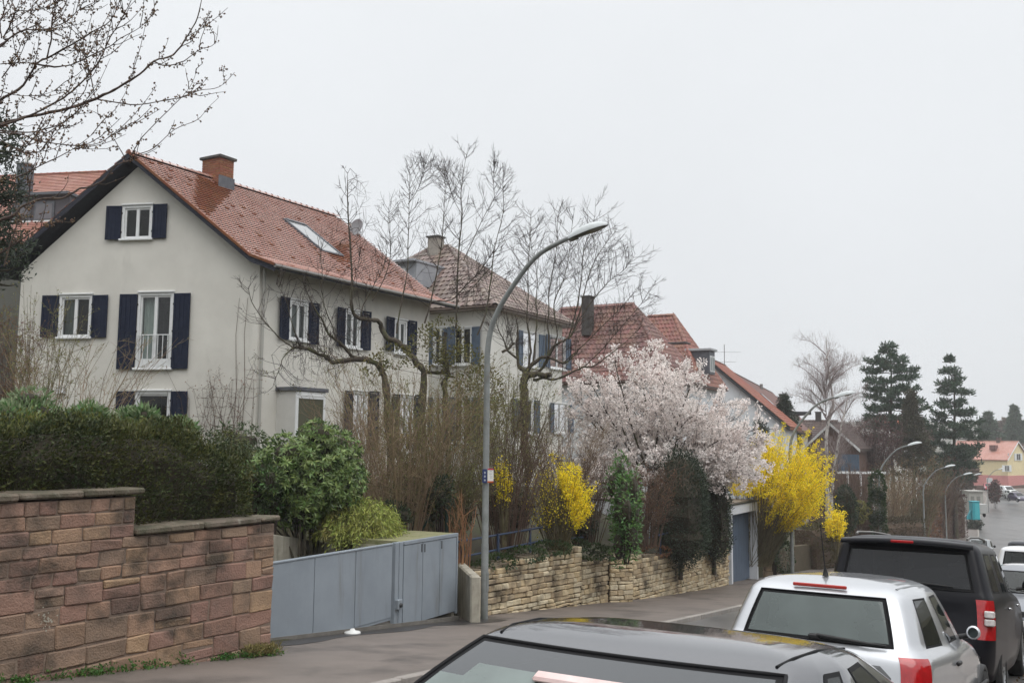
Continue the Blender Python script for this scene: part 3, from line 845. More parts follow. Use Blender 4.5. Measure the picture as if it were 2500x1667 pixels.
def window(root, pl, u0, u1, z0, z1, casements=2, fr=.06, depth=.07, lintel=True, sill=True, curtain=None, muntin=None, trim=.075, name='window', pane=None):
    """frame in a real opening, surround on the wall face; sub-parts pane, sill, lintel, curtain"""
    mb = MB(); B = lambda *a: mb.pbox(pl, *a)
    # surround boards on the wall face
    B(u0 - trim, u0 + .004, z0, z1 + trim, .002, .028); B(u1 - .004, u1 + trim, z0, z1 + trim, .002, .028); B(u0 + .006, u1 - .006, z1 - .004, z1 + trim, .002, .026)
    # fixed frame and casements
    B(u0, u0 + fr, z0, z1, -depth, -.012); B(u1 - fr, u1, z0, z1, -depth, -.012)
    B(u0 + fr, u1 - fr, z0, z0 + fr * 1.3, -depth, -.014); B(u0 + fr, u1 - fr, z1 - fr, z1, -depth, -.014)
    w = (u1 - u0 - 2 * fr) / casements
    for i in range(1, casements):
        c = u0 + fr + w * i; B(c - .05, c + .05, z0 + fr * 1.3, z1 - fr, -depth, -.006)
    for i in range(casements):
        a, b_ = u0 + fr + w * i, u0 + fr + w * (i + 1)
        if muntin:
            for k in range(1, muntin):
                zz = z0 + (z1 - z0) * k / muntin; B(a + .05, b_ - .05, zz - .016, zz + .016, -depth + .01, -.03)
    f = mb.build(name, M_WHITE, root, bevel=0.0)
    mb = MB()
    mb.add([pl.p(u0 + .02, z0 + .02, -depth * .65), pl.p(u1 - .02, z0 + .02, -depth * .65), pl.p(u1 - .02, z1 - .02, -depth * .65), pl.p(u0 + .02, z1 - .02, -depth * .65)], [(0, 1, 2, 3)])
    mb.build('pane', pane or M_PANE, f)
    if lintel:
        mb = MB(); mb.pbox(pl, u0 - trim - .02, u1 + trim + .02, z1 + trim + .002, z1 + trim + .055, .002, .075); mb.build('lintel', M_WHITE, f, bevel=.01)
    if sill:
        mb = MB(); mb.pbox(pl, u0 - trim - .05, u1 + trim + .05, z0 - .07, z0 - .002, -.08, .11); mb.build('sill', M_WHITE, f, bevel=.012)
    if curtain:
        for a, b_, m in curtain:
            mb = MB(); n = 24
            rows = []
            for zz in (z0 + .02, (z0 + z1) / 2, z1 - .05):
                rows.append([pl.p(u0 + (u1 - u0) * (a + (b_ - a) * i / n), zz, -.19 + .028 * math.sin(i * 1.9)) for i in range(n + 1)])
            mb.grid(rows, 0, True); mb.build('curtain', m, f)
    return f

def shutter(root, pl, u0, u1, z0, z1, swing=0.0, hinge='l', louvre=False, m=None):
    """framed shutter; swing = how far its free edge stands off the wall"""
    def p(u, z, n):
        k = (u - u0) / (u1 - u0); k = k if hinge == 'l' else 1 - k
        return pl.p(u, z, n + .03 + swing * k)
    mb = MB()
    def B(a, b_, c, d, n0, n1):
        mb.hexa([p(a, c, n0), p(b_, c, n0), p(b_, c, n1), p(a, c, n1), p(a, d, n0), p(b_, d, n0), p(b_, d, n1), p(a, d, n1)])
    w = .065
    B(u0, u0 + w, z0, z1, 0, .035); B(u1 - w, u1, z0, z1, 0, .035)
    B(u0 + w, u1 - w, z1 - w, z1, 0, .034); B(u0 + w, u1 - w, z0, z0 + w, 0, .034)
    hgt = z1 - z0
    if hgt > 1.7: B(u0 + w, u1 - w, z0 + hgt * .49, z0 + hgt * .49 + w, 0, .034)
    o = mb.build('shutter', m or M_SHUT, root)
    mb = MB()
    if louvre:
        z = z0 + w + .01
        while z < z1 - w - .03:
            mb.hexa([p(u0 + w, z, .004), p(u1 - w, z, .004), p(u1 - w, z + .008, .034), p(u0 + w, z + .008, .034),
                     p(u0 + w, z + .03, .0), p(u1 - w, z + .03, .0), p(u1 - w, z + .038, .03), p(u0 + w, z + .038, .03)]); z += .045
        q = mb.build('louvres', m or M_SHUT, o); q['kind'] = 'stuff'
    else:
        n = 3; a = (u1 - u0 - 2 * w) / n
        for i in range(n): B(u0 + w + a * i + .003, u0 + w + a * (i + 1) - .003, z0 + w, z1 - w, .006, .02)
        mb.build('shutter_boards', m or M_SHUT, o)
    mb = MB(); uh = u0 if hinge == 'l' else u1
    for f in (.14, .5, .86) if hgt > 1.7 else (.22, .78):
        mb.pbox(pl, uh - .03, uh + .03, z0 + hgt * f - .03, z0 + hgt * f + .03, .01, .05)
    q = mb.build('hinges', M_SHUTE, o)
    return o

def roof_tiles(O, U, V, ua, ub, lv, rowh, colw, style='flat', thick=.028, mfn=None, mb=None, stagger=True, gap=.004, clip=None):
    """real tiles laid in rows from the eave (O) upwards; U along, V up the slope; ua(v), ub(v) limits"""
    N = U.cross(V).normalized()
    if N.z < 0: N = -N
    mb = mb or MB()
    nr = int(lv / rowh + .5)
    for r in range(nr):
        v0 = r * rowh; v1 = v0 + rowh * 1.25
        a, b_ = ua(v0 + rowh * .5), ub(v0 + rowh * .5)
        u = a - (colw * .5 if (stagger and r % 2) else 0)
        while u < b_ - .01:
            x0, x1 = max(a, u), min(b_, u + colw)
            u += colw
            if x1 - x0 < colw * .18: continue
            um, vm = (x0 + x1) / 2, v0 + rowh / 2
            if clip and clip(um, vm): continue
            mi = mfn(um, vm) if mfn else 0
            h0 = thick * 1.9 + random.uniform(-.0015, .002); h1 = .004
            dv = random.uniform(-.003, .003)
            P_ = lambda uu, vv, hh: O + U * uu + V * vv + N * hh
            if style == 'flat':      # plain tile, rounded tail
                x0 += gap / 2; x1 -= gap / 2; w = x1 - x0
                vs = [P_(x0, v0 + .022 + dv, h0), P_(x0 + w * .25, v0 + .004 + dv, h0), P_(x1 - w * .25, v0 + .004 + dv, h0), P_(x1, v0 + .022 + dv, h0), P_(x1, v1, h1), P_(x0, v1, h1),
                      P_(x0, v0 + .022 + dv, h0 - thick), P_(x0 + w * .25, v0 + .004 + dv, h0 - thick), P_(x1 - w * .25, v0 + .004 + dv, h0 - thick), P_(x1, v0 + .022 + dv, h0 - thick)]
                mb.add(vs, [(0, 1, 2, 3, 4, 5), (6, 7, 1, 0), (7, 8, 2, 1), (8, 9, 3, 2)], mi)
            else:                    # pantile: roll and trough
                w = x1 - x0
                cols = [(0, .030), (.22, .042), (.42, .012), (.75, .004), (1.0, .022)]
                t = [P_(x0 + w * c, v0 + dv, h + h0 * .8) for c, h in cols]
                b2 = [P_(x0 + w * c, v0 + dv, h * .2 - .01) for c, h in cols]
                tp = [P_(x0 + w * c, v1, h + h1) for c, h in cols]
                n = len(cols)
                mb.add(t + tp + b2, [(i, i + 1, n + i + 1, n + i) for i in range(n - 1)] + [(2 * n + i, 2 * n + i + 1, i + 1, i) for i in range(n - 1)], mi)
    return mb

def ridge_run(root, a, b_, m, r=.11, l=.33, name='ridge_tile', part=True, maxn=300):
    """half-round ridge tiles lapping one over the next"""
    a, b_ = Vector(a), Vector(b_); d = b_ - a; n = max(1, int(d.length / l)); d = d / n
    dn = d.normalized(); sd = dn.cross(Vector((0, 0, 1))).normalized(); up = sd.cross(dn)
    big = MB()
    for i in range(n):
        mb = MB() if part else big; rows = []
        for f, k in ((-.06, 1.13), (.10, 1.12), (.12, 1.0), (1.02, .92)):
            c = a + d * (i + f)
            rows.append([c + sd * (r * k * math.cos(t)) + up * (r * k * (math.sin(t) * .9 - .3)) for t in np.linspace(0, math.pi, 7)])
        mb.grid(rows, 0, True)
        if part: mb.build(name, m, root)
    if not part:
        o = big.build(name + 's', m, root); o['kind'] = 'stuff'

# ---- the grey house
CX1, CY1 = -7.56, 28.5
G = Plane(CX1, CY1, 100.5); S1 = Plane(CX1, CY1, 30.5)
zL = G.uv(53, 663)[1]; zA = G.uv(343, 402)[1]; zR = G.uv(625, 650)[1]
uA = G.uv(343, 402)[0]; uLc = G.uv(53, 663)[0]
zL = zR = (zL + zR) / 2
H1 = thing('grey_house', 'large grey rendered gable house with navy shutters and a wet red tiled roof', 'house', G.p(uA, -1.4) + S1.U * 4)
LEN1 = 8.75
poly = [G.p(uLc, -2.2), G.p(0, -2.2), G.p(0, zR), G.p(uA, zA), G.p(uLc, zL)]
mb = MB(); mb.prism(poly, S1.U * LEN1); wall1 = mb.build('wall', M_REND, H1)
wins = []
def wpx(pl, pxl, pxr, pyt, pyb, ym=None):
    ym = ym or (pyt + pyb) / 2; xm = (pxl + pxr) / 2
    return pl.uv(pxl, ym)[0], pl.uv(pxr, ym)[0], pl.uv(xm, pyb)[1], pl.uv(xm, pyt)[1]
T_ = .075
def addwin(pl, r, **kw):
    u0, u1, z0, z1 = r
    wins.append((pl, u0 + T_, u1 - T_, z0 + .05, z1 - T_ - .05, kw))
addwin(G, wpx(G, 298.9, 373.4, 498, 586.5), curtain=None)
addwin(G, wpx(G, 144.5, 224.8, 716.5, 826.5), curtain=[(.02, .34, M_CURT)])
addwin(G, wpx(G, 334.8, 422, 711, 902), curtain=[(.03, .47, M_CURT)], door=1)
r = wpx(G, 329, 416.7, 951, 1090, 1000); addwin(G, (r[0], r[1], r[3] - 2.05, r[3]), casements=1)
addwin(S1, wpx(S1, 705, 750.5, 731, 834), curtain=[(.02, .98, M_CURTW)])
addwin(S1, wpx(S1, 841, 879, 755, 852), curtain=[(.02, .98, M_CURTW)])
addwin(S1, wpx(S1, 961, 992, 778, 866), curtain=[(.02, .98, M_CURTW)])
r = wpx(S1, 859.5, 896, 952, 1090, 1000); addwin(S1, (r[0], r[1], r[3] - 2.1, r[3]), muntin=3)
r = wpx(S1, 974, 1008, 962, 1090, 1000); addwin(S1, (r[0], r[1], r[3] - 2.1, r[3]), muntin=3)
cut_boxes(wall1, [(pl, a, b_, c, d) for pl, a, b_, c, d, kw in wins], 'dark_interior') if False else None
# (boxes are given in world space; the wall mesh is stored relative to its root, so shift for the cut)
def cut_world(o, boxes):
    org = ORG[o.name]
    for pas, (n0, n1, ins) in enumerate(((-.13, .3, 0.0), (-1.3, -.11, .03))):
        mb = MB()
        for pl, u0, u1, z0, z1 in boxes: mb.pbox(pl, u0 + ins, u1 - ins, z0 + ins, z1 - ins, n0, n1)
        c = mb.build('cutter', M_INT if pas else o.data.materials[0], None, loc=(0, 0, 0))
        keep = o.parent; o.parent = None; o.location = org
        md = o.modifiers.new('cut', 'BOOLEAN'); md.object = c; md.operation = 'DIFFERENCE'; md.solver = 'EXACT'
        md.material_mode = 'TRANSFER'
        bpy.context.view_layer.update()
        me = evaluated(o); o.modifiers.clear(); o.data = me
        o.location = (0, 0, 0); o.parent = keep
        bpy.data.objects.remove(c)
    bpy.context.view_layer.update()
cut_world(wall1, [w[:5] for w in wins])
for pl, u0, u1, z0, z1, kw in wins:
    kw = dict(kw); door = kw.pop('door', 0)
    f = window(H1, pl, u0, u1, z0, z1, **kw)
    if door:
        mb = MB(); mb.pbox(pl, u0 + .06, u1 - .06, z0 + .08, z0 + .28, -.072, -.02); mb.build('bottom_board', M_WHITE, f)
        rl = MB(); zr = pl.uv(375, 818)[1]
        rl.pbox(pl, u0 - .02, u1 + .02, zr - .015, zr + .015, .07, .10)
        n = 7
        for i in range(n):
            u = u0 + .03 + (u1 - u0 - .06) * i / (n - 1); rl.pbox(pl, u - .009, u + .009, z0 + .12, zr - .016, .076, .094)
        rl.pbox(pl, u0 + .02, u1 - .02, z0 + .10, z0 + .119, .074, .096)
        rl.build('railing', M_WHITE, f)
def shp(pl, a, b_, t, bo, hinge, **kw):
    u0, u1, z0, z1 = wpx(pl, a, b_, t, bo); shutter(H1, pl, u0, u1, z0, z1, hinge=hinge, **kw)
shp(G, 262.8, 297.5, 504.5, 586.5, 'r', swing=.05); shp(G, 374.3, 409.4, 499.5, 582.5, 'l', swing=.02)
shp(G, 105.5, 143.5, 722, 823.5, 'r', swing=.04); shp(G, 225.8, 264.4, 721, 824, 'l', swing=.02)
shp(G, 293, 333.5, 719, 901.5, 'r', swing=.05); shp(G, 423.3, 464, 716.5, 900.5, 'l', swing=.02)
for a, b_, h in ((286, 327.8, 'r'), (417.8, 459, 'l')):
    u0, u1, z0, z1 = wpx(G, a, b_, 955, 1090, 1000); shutter(H1, G, u0, u1, z1 - 2.0, z1, hinge=h, swing=.03)
for a, b_, t, bo, h in ((677.2, 703.5, 725, 828, 'r'), (751.5, 772, 740, 841, 'l'), (817, 840, 751, 846, 'r'), (880, 899, 760, 855, 'l'), (937.5, 960, 774, 856, 'r'), (993, 1011, 783, 866, 'l')):
    shp(S1, a, b_, t, bo, h, louvre=True, swing=.07)
for a, b_, t in ((836, 858.5, 954), (897, 919, 955), (952, 973, 962), (1009, 1029, 964)):
    u0, u1, z0, z1 = wpx(S1, a, b_, t, 1090, 1000); shutter(H1, S1, u0, u1, z1 - 2.0, z1, hinge='r' if a in (836, 952) else 'l', louvre=True, swing=.06)
# bay box on the street side
u0 = S1.uv(716, 1000)[0]; u1 = S1.uv(791, 1000)[0]; pr = .75
# its outer face must pass px 720..793: solve on a plane pushed out
S1o = Plane((S1.O + S1.N * pr).x, (S1.O + S1.N * pr).y, 30.5)
ba, bb = S1o.uv(720, 1000)[0], S1o.uv(793, 1000)[0]; bz = S1o.uv(745, 955)[1]
mb = MB(); mb.pbox(S1o, ba, bb, -2.0, bz, -pr + .002, 0)
bay = mb.build('bay', mk('bay_white_render', (.60, .59, .56), .85, (.54, .53, .50), scale=2), H1)
mb = MB(); mb.pbox(S1o, ba - .08, bb + .08, bz + .002, bz + .12, -pr + .003, .08); mb.build('bay_roof', M_LEAD, bay, bevel=.01)
org = ORG[bay.name]
wa, wb, wz0, wz1 = ba + .12, bb - .10, bz - 2.0, bz - .22
mb = MB(); B = lambda *a: mb.pbox(S1o, *a)
B(ba + .01, wa, wz0, bz - .02, .002, .03); B(wb, bb - .01, wz0, bz - .02, .002, .03); B(wa, wb, wz1, bz - .02, .002, .04); B(wa, wb, wz1 + .08, wz1 + .12, .04, .055)
mb.build('bay_frame', M_WHITE, bay)
mb = MB(); mb.pbox(S1o, wa, wb, wz0, wz1, .003, .012); mb.build('bay_pane', glass('bay_pane', (.5, .5, .38), clear=.25, rough=.04, body=(.115, .115, .075)), bay)
# roof
ov = .42; UP = Vector((0, 0, 1))
m_sl = (zA - zR) / abs(uA)
zr0 = zA + .26
def gp(u, z, k): return G.p(u, z) + S1.U * k
kN, kF = -ov, 9.25
fl_u0, fl_z0 = .02, zr0 - m_sl * (abs(uA) + .02)
fl_u1 = .80; fl_z1 = fl_z0 - .30
roof = MB(); th = .13
def slab(uu0, zz0, uu1, zz1, k0, k1, mi=0, t=th):
    a = [gp(uu0, zz0 - t, k0), gp(uu1, zz1 - t, k0), gp(uu1, zz1 - t, k1), gp(uu0, zz0 - t, k1),
         gp(uu0, zz0, k0), gp(uu1, zz1, k0), gp(uu1, zz1, k1), gp(uu0, zz0, k1)]
    roof.hexa(a, mi)
slab(uA, zr0, fl_u0, fl_z0, kN, kF); slab(fl_u0, fl_z0, fl_u1, fl_z1, kN, kF)
luL = uLc - .02; lzL = zr0 - m_sl * (uA - luL); luE = uLc - .85; lzE = lzL - .42
slab(luL, lzL, uA, zr0, kN, kF); slab(luE, lzE, luL, lzL, kN, kF)
rf = roof.build('roof', M_BARGE, H1)
# verge boards at the near gable
mb = MB()
for (a, za, b_, zb_) in ((luE, lzE, luL, lzL), (luL, lzL, uA, zr0), (uA, zr0, fl_u0, fl_z0), (fl_u0, fl_z0, fl_u1, fl_z1)):
    mb.hexa([gp(a, za - .19, kN - .03), gp(b_, zb_ - .19, kN - .03), gp(b_, zb_ - .19, kN - .002), gp(a, za - .19, kN - .002),
             gp(a, za - .005, kN - .03), gp(b_, zb_ - .005, kN - .03), gp(b_, zb_ - .005, kN - .002), gp(a, za - .005, kN - .002)])
mb.build('verge_board', M_BARGE, rf)
# soffit boards under the near overhang, one by one
for sgn, (a, za, b_, zb_) in ((0, (luL, lzL, uA, zr0)), ):
    n = 1
# tiles on the street side
Ur = S1.U
R0 = gp(uA, zr0, 0)
E1 = gp(fl_u0, fl_z0, 0); V1 = (R0 - E1).normalized(); l1 = (R0 - E1).length
E2 = gp(fl_u1, fl_z1, 0); V2 = (E1 - E2).normalized(); l2 = (E1 - E2).length
N1 = Ur.cross(V1); N1 = N1 if N1.z > 0 else -N1
def to_uv(px, py):
    p = hit(px, py, E1 + N1 * .03, N1); d = p - E1
    # skew axes: solve d = a*Ur + b*V1
    m = np.array([[Ur.x, V1.x], [Ur.y, V1.y], [Ur.z, V1.z]]); r = np.linalg.lstsq(m, np.array(d), rcond=None)[0]
    return float(r[0]), float(r[1])
def inpoly(x, y, P_):
    c = False
    for i in range(len(P_)):
        (x0, y0), (x1, y1) = P_[i], P_[i - 1]
        if (y0 > y) != (y1 > y) and x < (x1 - x0) * (y - y0) / (y1 - y0) + x0: c = not c
    return c
dryp = [to_uv(*q) for q in ((482, 428), (566, 462), (508, 524), (470, 492))]
dry2 = [to_uv(*q) for q in ((788, 606), (858, 592), (852, 652), (806, 628))]
sky_c = [to_uv(*q) for q in ((705, 546), (757, 560), (822, 616), (782, 612))]
def mf(u, v):
    w = random.gauss(0, .05)
    if inpoly(u + w, v + w, dryp): return 1
    if inpoly(u + w, v + w, dry2) and random.random() < .8: return 1
    return 1 if random.random() < .03 else 0
tl_ = roof_tiles(E1, Ur, V1, lambda v: kN - .03, lambda v: kF, l1 - .06, .148, .175, 'flat', mfn=mf)
roof_tiles(E2, Ur, V2, lambda v: kN - .03, lambda v: kF, l2 - .02, .148, .175, 'flat', mfn=mf, mb=tl_)
o = tl_.build('roof_tiles', [M_TILE, M_TILED], rf); o['kind'] = 'stuff'
# verge tiles: red edge line running down the near gable
mb = MB()
for (A_, V_, l_) in ((E1, V1, l1), (E2, V2, l2)):
    n = max(2, int(l_ / .3))
    for i in range(n):
        c = A_ + V_ * (l_ * (i + .5) / n) + Ur * (kN - .045)
        mb.box(c + N1 * .02, (.05, l_ / n * 1.04, .075), (Ur, V_, Ur.cross(V_).normalized()))
o = mb.build('verge_tiles', M_TILED, rf); o['kind'] = 'stuff'
# left slope tiles (seen only at its edge)
Le = gp(luL, lzL, 0); VL = (R0 - Le).normalized()
o = roof_tiles(Le, Ur, VL, lambda v: kN - .03, lambda v: kN + 1.2, (R0 - Le).length - .05, .296, .35, 'flat').build('roof_tiles', [M_TILE], rf); o['kind'] = 'stuff'
ridge_run(rf, gp(uA, zr0 + .03, kN - .03), gp(uA, zr0 + .03, kF), M_TILE, r=.115, l=.30)
# gutter
mb = MB(); mb.tube([gp(fl_u1 + .03, fl_z1 - .03, kN - .05), gp(fl_u1 + .03, fl_z1 - .03, kF + .05)], .055, 8); mb.build('gutter', M_GUT, rf)
# chimney with real bricks
def on_ridge(px):
    lo, hi = -1, 14
    for _ in range(40):
        m = (lo + hi) / 2
        if proj(gp(uA, zr0, m))[0] < px: lo = m
        else: hi = m
    return (lo + hi) / 2
kc = on_ridge(531)
ch0 = gp(uA, zr0, kc); Gx = Vector((S1.U.y, -S1.U.x, 0))
cz = ch0.z + .66; cw, cd = .84, .60
chm = MB(); chm.box(Vector((ch0.x, ch0.y, cz - .8)) , (cw - .02, cd - .02, 1.6), (Gx, S1.U, UP))
chim = chm.build('chimney', M_BMORT, H1)
nc = 12; chh = .082
def brick_face(c, ux, nn, wid):
    bricks = []
    for r_ in range(nc):
        z1 = cz - .01 - r_ * chh; u = -wid / 2 - (.13 if r_ % 2 else 0)
        while u < wid / 2 - .02:
            a, b_ = max(-wid / 2, u), min(wid / 2, u + .25); u += .262
            if b_ - a < .04: continue
            mb = MB(); cc = c + ux * ((a + b_) / 2); cc = Vector((cc.x, cc.y, z1 - chh / 2))
            mb.box(cc, (b_ - a - .0, .03, chh - .014), (ux, nn, UP)); mb.build('brick', M_BRICK, chim)
c0 = Vector((ch0.x, ch0.y, 0))
brick_face(c0 - S1.U * (cd / 2 - .005), Gx, S1.U, cw); brick_face(c0 + Gx * (cw / 2 - .005), S1.U, Gx, cd)
mb = MB(); mb.box(Vector((ch0.x, ch0.y, cz + .045)), (cw + .16, cd + .16, .09), (Gx, S1.U, UP)); mb.build('chimney_cap', M_CHCAP, chim, bevel=.012)
mb = MB(); c = c0 + Gx * (cw / 2 + .012)
mb.hexa([c - S1.U * (cd / 2 + .05) + UP * (ch0.z - 1.1), c + S1.U * (cd / 2 + .05) + UP * (ch0.z - 1.1), c + S1.U * (cd / 2 + .05) + UP * (ch0.z - 1.1) + Gx * .012, c - S1.U * (cd / 2 + .05) + UP * (ch0.z - 1.1) + Gx * .012,
         c - S1.U * (cd / 2 + .05) + UP * (ch0.z + .05), c + S1.U * (cd / 2 + .05) + UP * (ch0.z + .05), c + S1.U * (cd / 2 + .05) + UP * (ch0.z + .05) + Gx * .012, c - S1.U * (cd / 2 + .05) + UP * (ch0.z + .05) + Gx * .012])
mb.build('lead_flashing', M_LEAD, chim)
# skylight
kk = [to_uv(*q) for q in ((700, 541), (757, 561), (826, 620), (778, 610))]
ua_, ub_ = min(k[0] for k in kk) + .15, max(k[0] for k in kk) - .1; va_, vb_ = min(k[1] for k in kk), max(k[1] for k in kk)
Pq = lambda u, v, h: E1 + Ur * u + V1 * v + N1 * h
print('SKYLIGHT', ua_, ub_, va_, vb_)
mb = MB()
def rb(a, b_, c, d, h0, h1):
    mb.hexa([Pq(a, c, h0), Pq(b_, c, h0), Pq(b_, d, h0), Pq(a, d, h0), Pq(a, c, h1), Pq(b_, c, h1), Pq(b_, d, h1), Pq(a, d, h1)])
rb(ua_ - .09, ua_, va_ - .09, vb_ + .09, 0, .10); rb(ub_, ub_ + .09, va_ - .09, vb_ + .09, 0, .10); rb(ua_, ub_, va_ - .09, va_, 0, .09); rb(ua_, ub_, vb_, vb_ + .09, 0, .12)
sk = mb.build('skylight', M_LEAD, H1)
mb = MB(); mb.add([Pq(ua_, va_, .075), Pq(ub_, va_, .075), Pq(ub_, vb_, .075), Pq(ua_, vb_, .075)], [(0, 1, 2, 3)])
mb.build('pane', glass('skylight_glass', (.8, .85, .85), clear=.35, rough=.02, body=(.5, .52, .53), ior=1.9), sk)  # pale body colour stands in for sky reflected in the glass
# satellite dish on a mast beyond the ridge end
dc = at(871, 557, gp(uA + .9, 0, kF - .55).y)
fx = Vector((-.35, -.75, .32)).normalized(); rx = fx.cross(UP).normalized(); ry = rx.cross(fx)
mb = MB(); rows = []
for r_ in (0, .12, .22, .31, .37):
    rows.append([dc + rx * (r_ * .82 * math.cos(t)) + ry * (r_ * 1.0 * math.sin(t)) + fx * (.55 * r_ * r_) for t in np.linspace(0, 2 * math.pi, 21)])
mb.grid(rows, 0, True)
dish = mb.build('satellite_dish', mk('dish_grey', (.16, .165, .175), .5, (.2, .2, .21), scale=6), H1)
mb = MB(); mb.tube([dc - fx * .1 - UP * .05, dc - fx * .12 - UP * .95], .024, 8); mb.tube([dc - fx * .12 - UP * .05, dc - fx * .0], .03, 6); mb.build('mast', M_GUT, dish)
mb = MB(); mb.tube([dc - ry * .36 + fx * .05, dc + fx * .42 - ry * .12], .012, 5); mb.build('feed_arm', M_GUT, dish)
mb = MB(); mb.box(dc + fx * .45 - ry * .10, (.07, .12, .07), (rx, fx, ry)); mb.build('feed_horn', mk('lnb_grey', (.45, .45, .42), .5), dish)
# downpipe at the corner, seen along the side wall
mb = MB(); mb.tube([S1.p(.10, zR - .1, .09), S1.p(.10, -2, .09)], .045, 8); mb.build('downpipe', mk('downpipe_grey', (.36, .35, .32), .5), H1)
# wall lamp / vent box on the gable
u, z = G.uv(152, 953); mb = MB(); mb.pbox(G, u - .13, u + .13, z - .1, z + .12, .003, .12); mb.build('vent_box', M_WHITE, H1, bevel=.01)

# ---- generic neighbours
def frame_at(s, t, az):
    a = math.radians(az); return pos(s, t), Vector((math.sin(a), math.cos(a), 0)), Vector((math.cos(a), -math.sin(a), 0))

def hip_house(name, label, cx, cy, az, L, Wd, z0, ze, zr, ridge, mwall, mtile, over=.5, style='pan', rowh=.33, colw=.26, faces='NESW', ridge_off=0.0, gut=M_GUTB, mono=None, rx=None, tiles_faces=None):
    """box house with hip roof. a = along az (length L), b = right of it (width Wd); ridge (half length) along rx axis"""
    a = math.radians(az); A = Vector((math.sin(a), math.cos(a), 0)); B = Vector((math.cos(a), -math.sin(a), 0))
    C = Vector((cx, cy, 0)); root = thing(name, label, 'house', (cx, cy, z0))
    P = lambda u, v, z: C + A * u + B * v + Vector((0, 0, z))
    hl, hw = L / 2, Wd / 2
    mb = MB(); mb.prism([P(-hl, -hw, z0 - 3), P(hl, -hw, z0 - 3), P(hl, hw, z0 - 3), P(-hl, hw, z0 - 3)], (0, 0, ze - z0 + 3)); wall = mb.build('wall', mwall, root)
    el, ew = hl + over, hw + over; sl = (zr - ze) / (min(hl, hw) if ridge <= 0 or True else 1)
    zeo = ze - .02
    if rx == 'B': r0, r1 = P(ridge_off, -ridge, zr), P(ridge_off, ridge, zr)
    else: r0, r1 = P(-ridge, ridge_off, zr), P(ridge, ridge_off, zr)
    c = [P(-el, -ew, zeo), P(el, -ew, zeo), P(el, ew, zeo), P(-el, ew, zeo)]
    if rx == 'B': fl = [(c[0], c[1], r0, r0), (c[1], c[2], r1, r0), (c[2], c[3], r1, r1), (c[3], c[0], r0, r1)]
    else: fl = [(c[0], c[1], r1, r0), (c[1], c[2], r1, r1), (c[2], c[3], r0, r1), (c[3], c[0], r0, r0)]
    mb = MB()
    for q in fl:
        d = Vector((0, 0, -.12))
        pts = list(q) if (q[2] - q[3]).length > 1e-4 else list(q[:3])
        mb.add(pts, [tuple(range(len(pts)))])
    mb.add([x + Vector((0, 0, -.14)) for x in c], [(0, 1, 2, 3)])
    for i in range(4): mb.add([c[i], c[(i + 1) % 4], c[(i + 1) % 4] + Vector((0, 0, -.14)), c[i] + Vector((0, 0, -.14))], [(0, 1, 2, 3)])
    rf = mb.build('roof', [mtile if isinstance(mtile, bpy.types.Material) else mtile], root)
    tb = MB()
    for q in fl:
        n = (q[1] - q[0]).cross(q[2] - q[0]).normalized(); n = n if n.z > 0 else -n
        cen = sum((x for x in q), Vector()) / 4
        if n.dot(-cen) < 0: continue            # only the slopes that face the street can be seen
        U = (q[1] - q[0]).normalized(); V = n.cross(U)
        if V.z < 0: V = -V
        O = q[0]; ln = (q[1] - q[0]).length; lv = (q[3] - O).dot(V)
        u3, u2 = (q[3] - O).dot(U), (q[2] - O).dot(U)
        roof_tiles(O, U, V, lambda v, u3=u3, lv=lv: u3 * v / lv, lambda v, ln=ln, u2=u2, lv=lv: ln + (u2 - ln) * v / lv, lv, rowh, colw, style, mb=tb, stagger=False, thick=.028)
    if tb.v:
        o = tb.build('roof_tiles', mtile, rf); o['kind'] = 'stuff'
    ridge_run(rf, r0, r1, mtile, r=.15, l=.4, part=False) if (r1 - r0).length > .3 else None
    for q in ([(c[0], r0), (c[3], r0 if rx != 'B' else r1), (c[1], r1 if rx != 'B' else r0), (c[2], r1)]):
        ridge_run(rf, q[0], q[1], mtile, r=.14, l=.4, name='hip_tile', part=False)
    mb = MB()
    for i in range(4): mb.tube([c[i] + Vector((0, 0, -.05)), c[(i + 1) % 4] + Vector((0, 0, -.05))], .06, 6)
    o = mb.build('gutter', gut, rf); o['kind'] = 'stuff'
    return root, wall, rf, P, fl

M_WALLW = mk('white_render', (.66, .65, .61), .9, (.58, .57, .53), scale=.7, bump=.1, dirt=((.4, .39, .35), .8, .55, .75, .6, (1, 1, .4)))
M_WALLW2 = mk('bright_white_render', (.70, .72, .74), .9, (.64, .66, .68), scale=.7)
M_SHUTB = mk('blue_grey_shutter', (.085, .12, .17), .5, (.065, .095, .14), scale=6)
# house 2: white, brown tent roof
p2 = Plane(0, 0, 30)
cs = 35.9; ct = -24.6; cc = SD * cs + TD * ct
zE2 = 5.40; zR2 = ray(1074, 603).z * (cc.y)
H2, w2, rf2, P2, fl2 = hip_house('white_house', 'white house with worn brown tent roof and blue grey shutters beyond the grey house', cc.x, cc.y, 30, 6.3, 9.4, -2.2, zE2, zR2, .5, M_WALLW, M_TILEB, over=.45, rx='B')
PE = Plane((cc + TD * 4.7 - SD * 3.15).x, (cc + TD * 4.7 - SD * 3.15).y, 30)      # street side
PS = Plane((cc + TD * 4.7 - SD * 3.15).x, (cc + TD * 4.7 - SD * 3.15).y, 120)     # near side
w2l = []
for a, b_, t, bo in ((1271, 1316, 812, 900), (1336, 1378, 826, 905)):
    pass
for a, b_, c, d in ((1276, 1312, 812, 895), (1342, 1378, 822, 900)):
    u0, u1, z0, z1 = wpx(PE, a, b_, c, d); w2l.append((PE, u0, u1, z0, z1))
u0, u1, z0, z1 = wpx(PE, 1352, 1384, 985, 1040); w2l.append((PE, u0, u1, z0 - .3, z1))
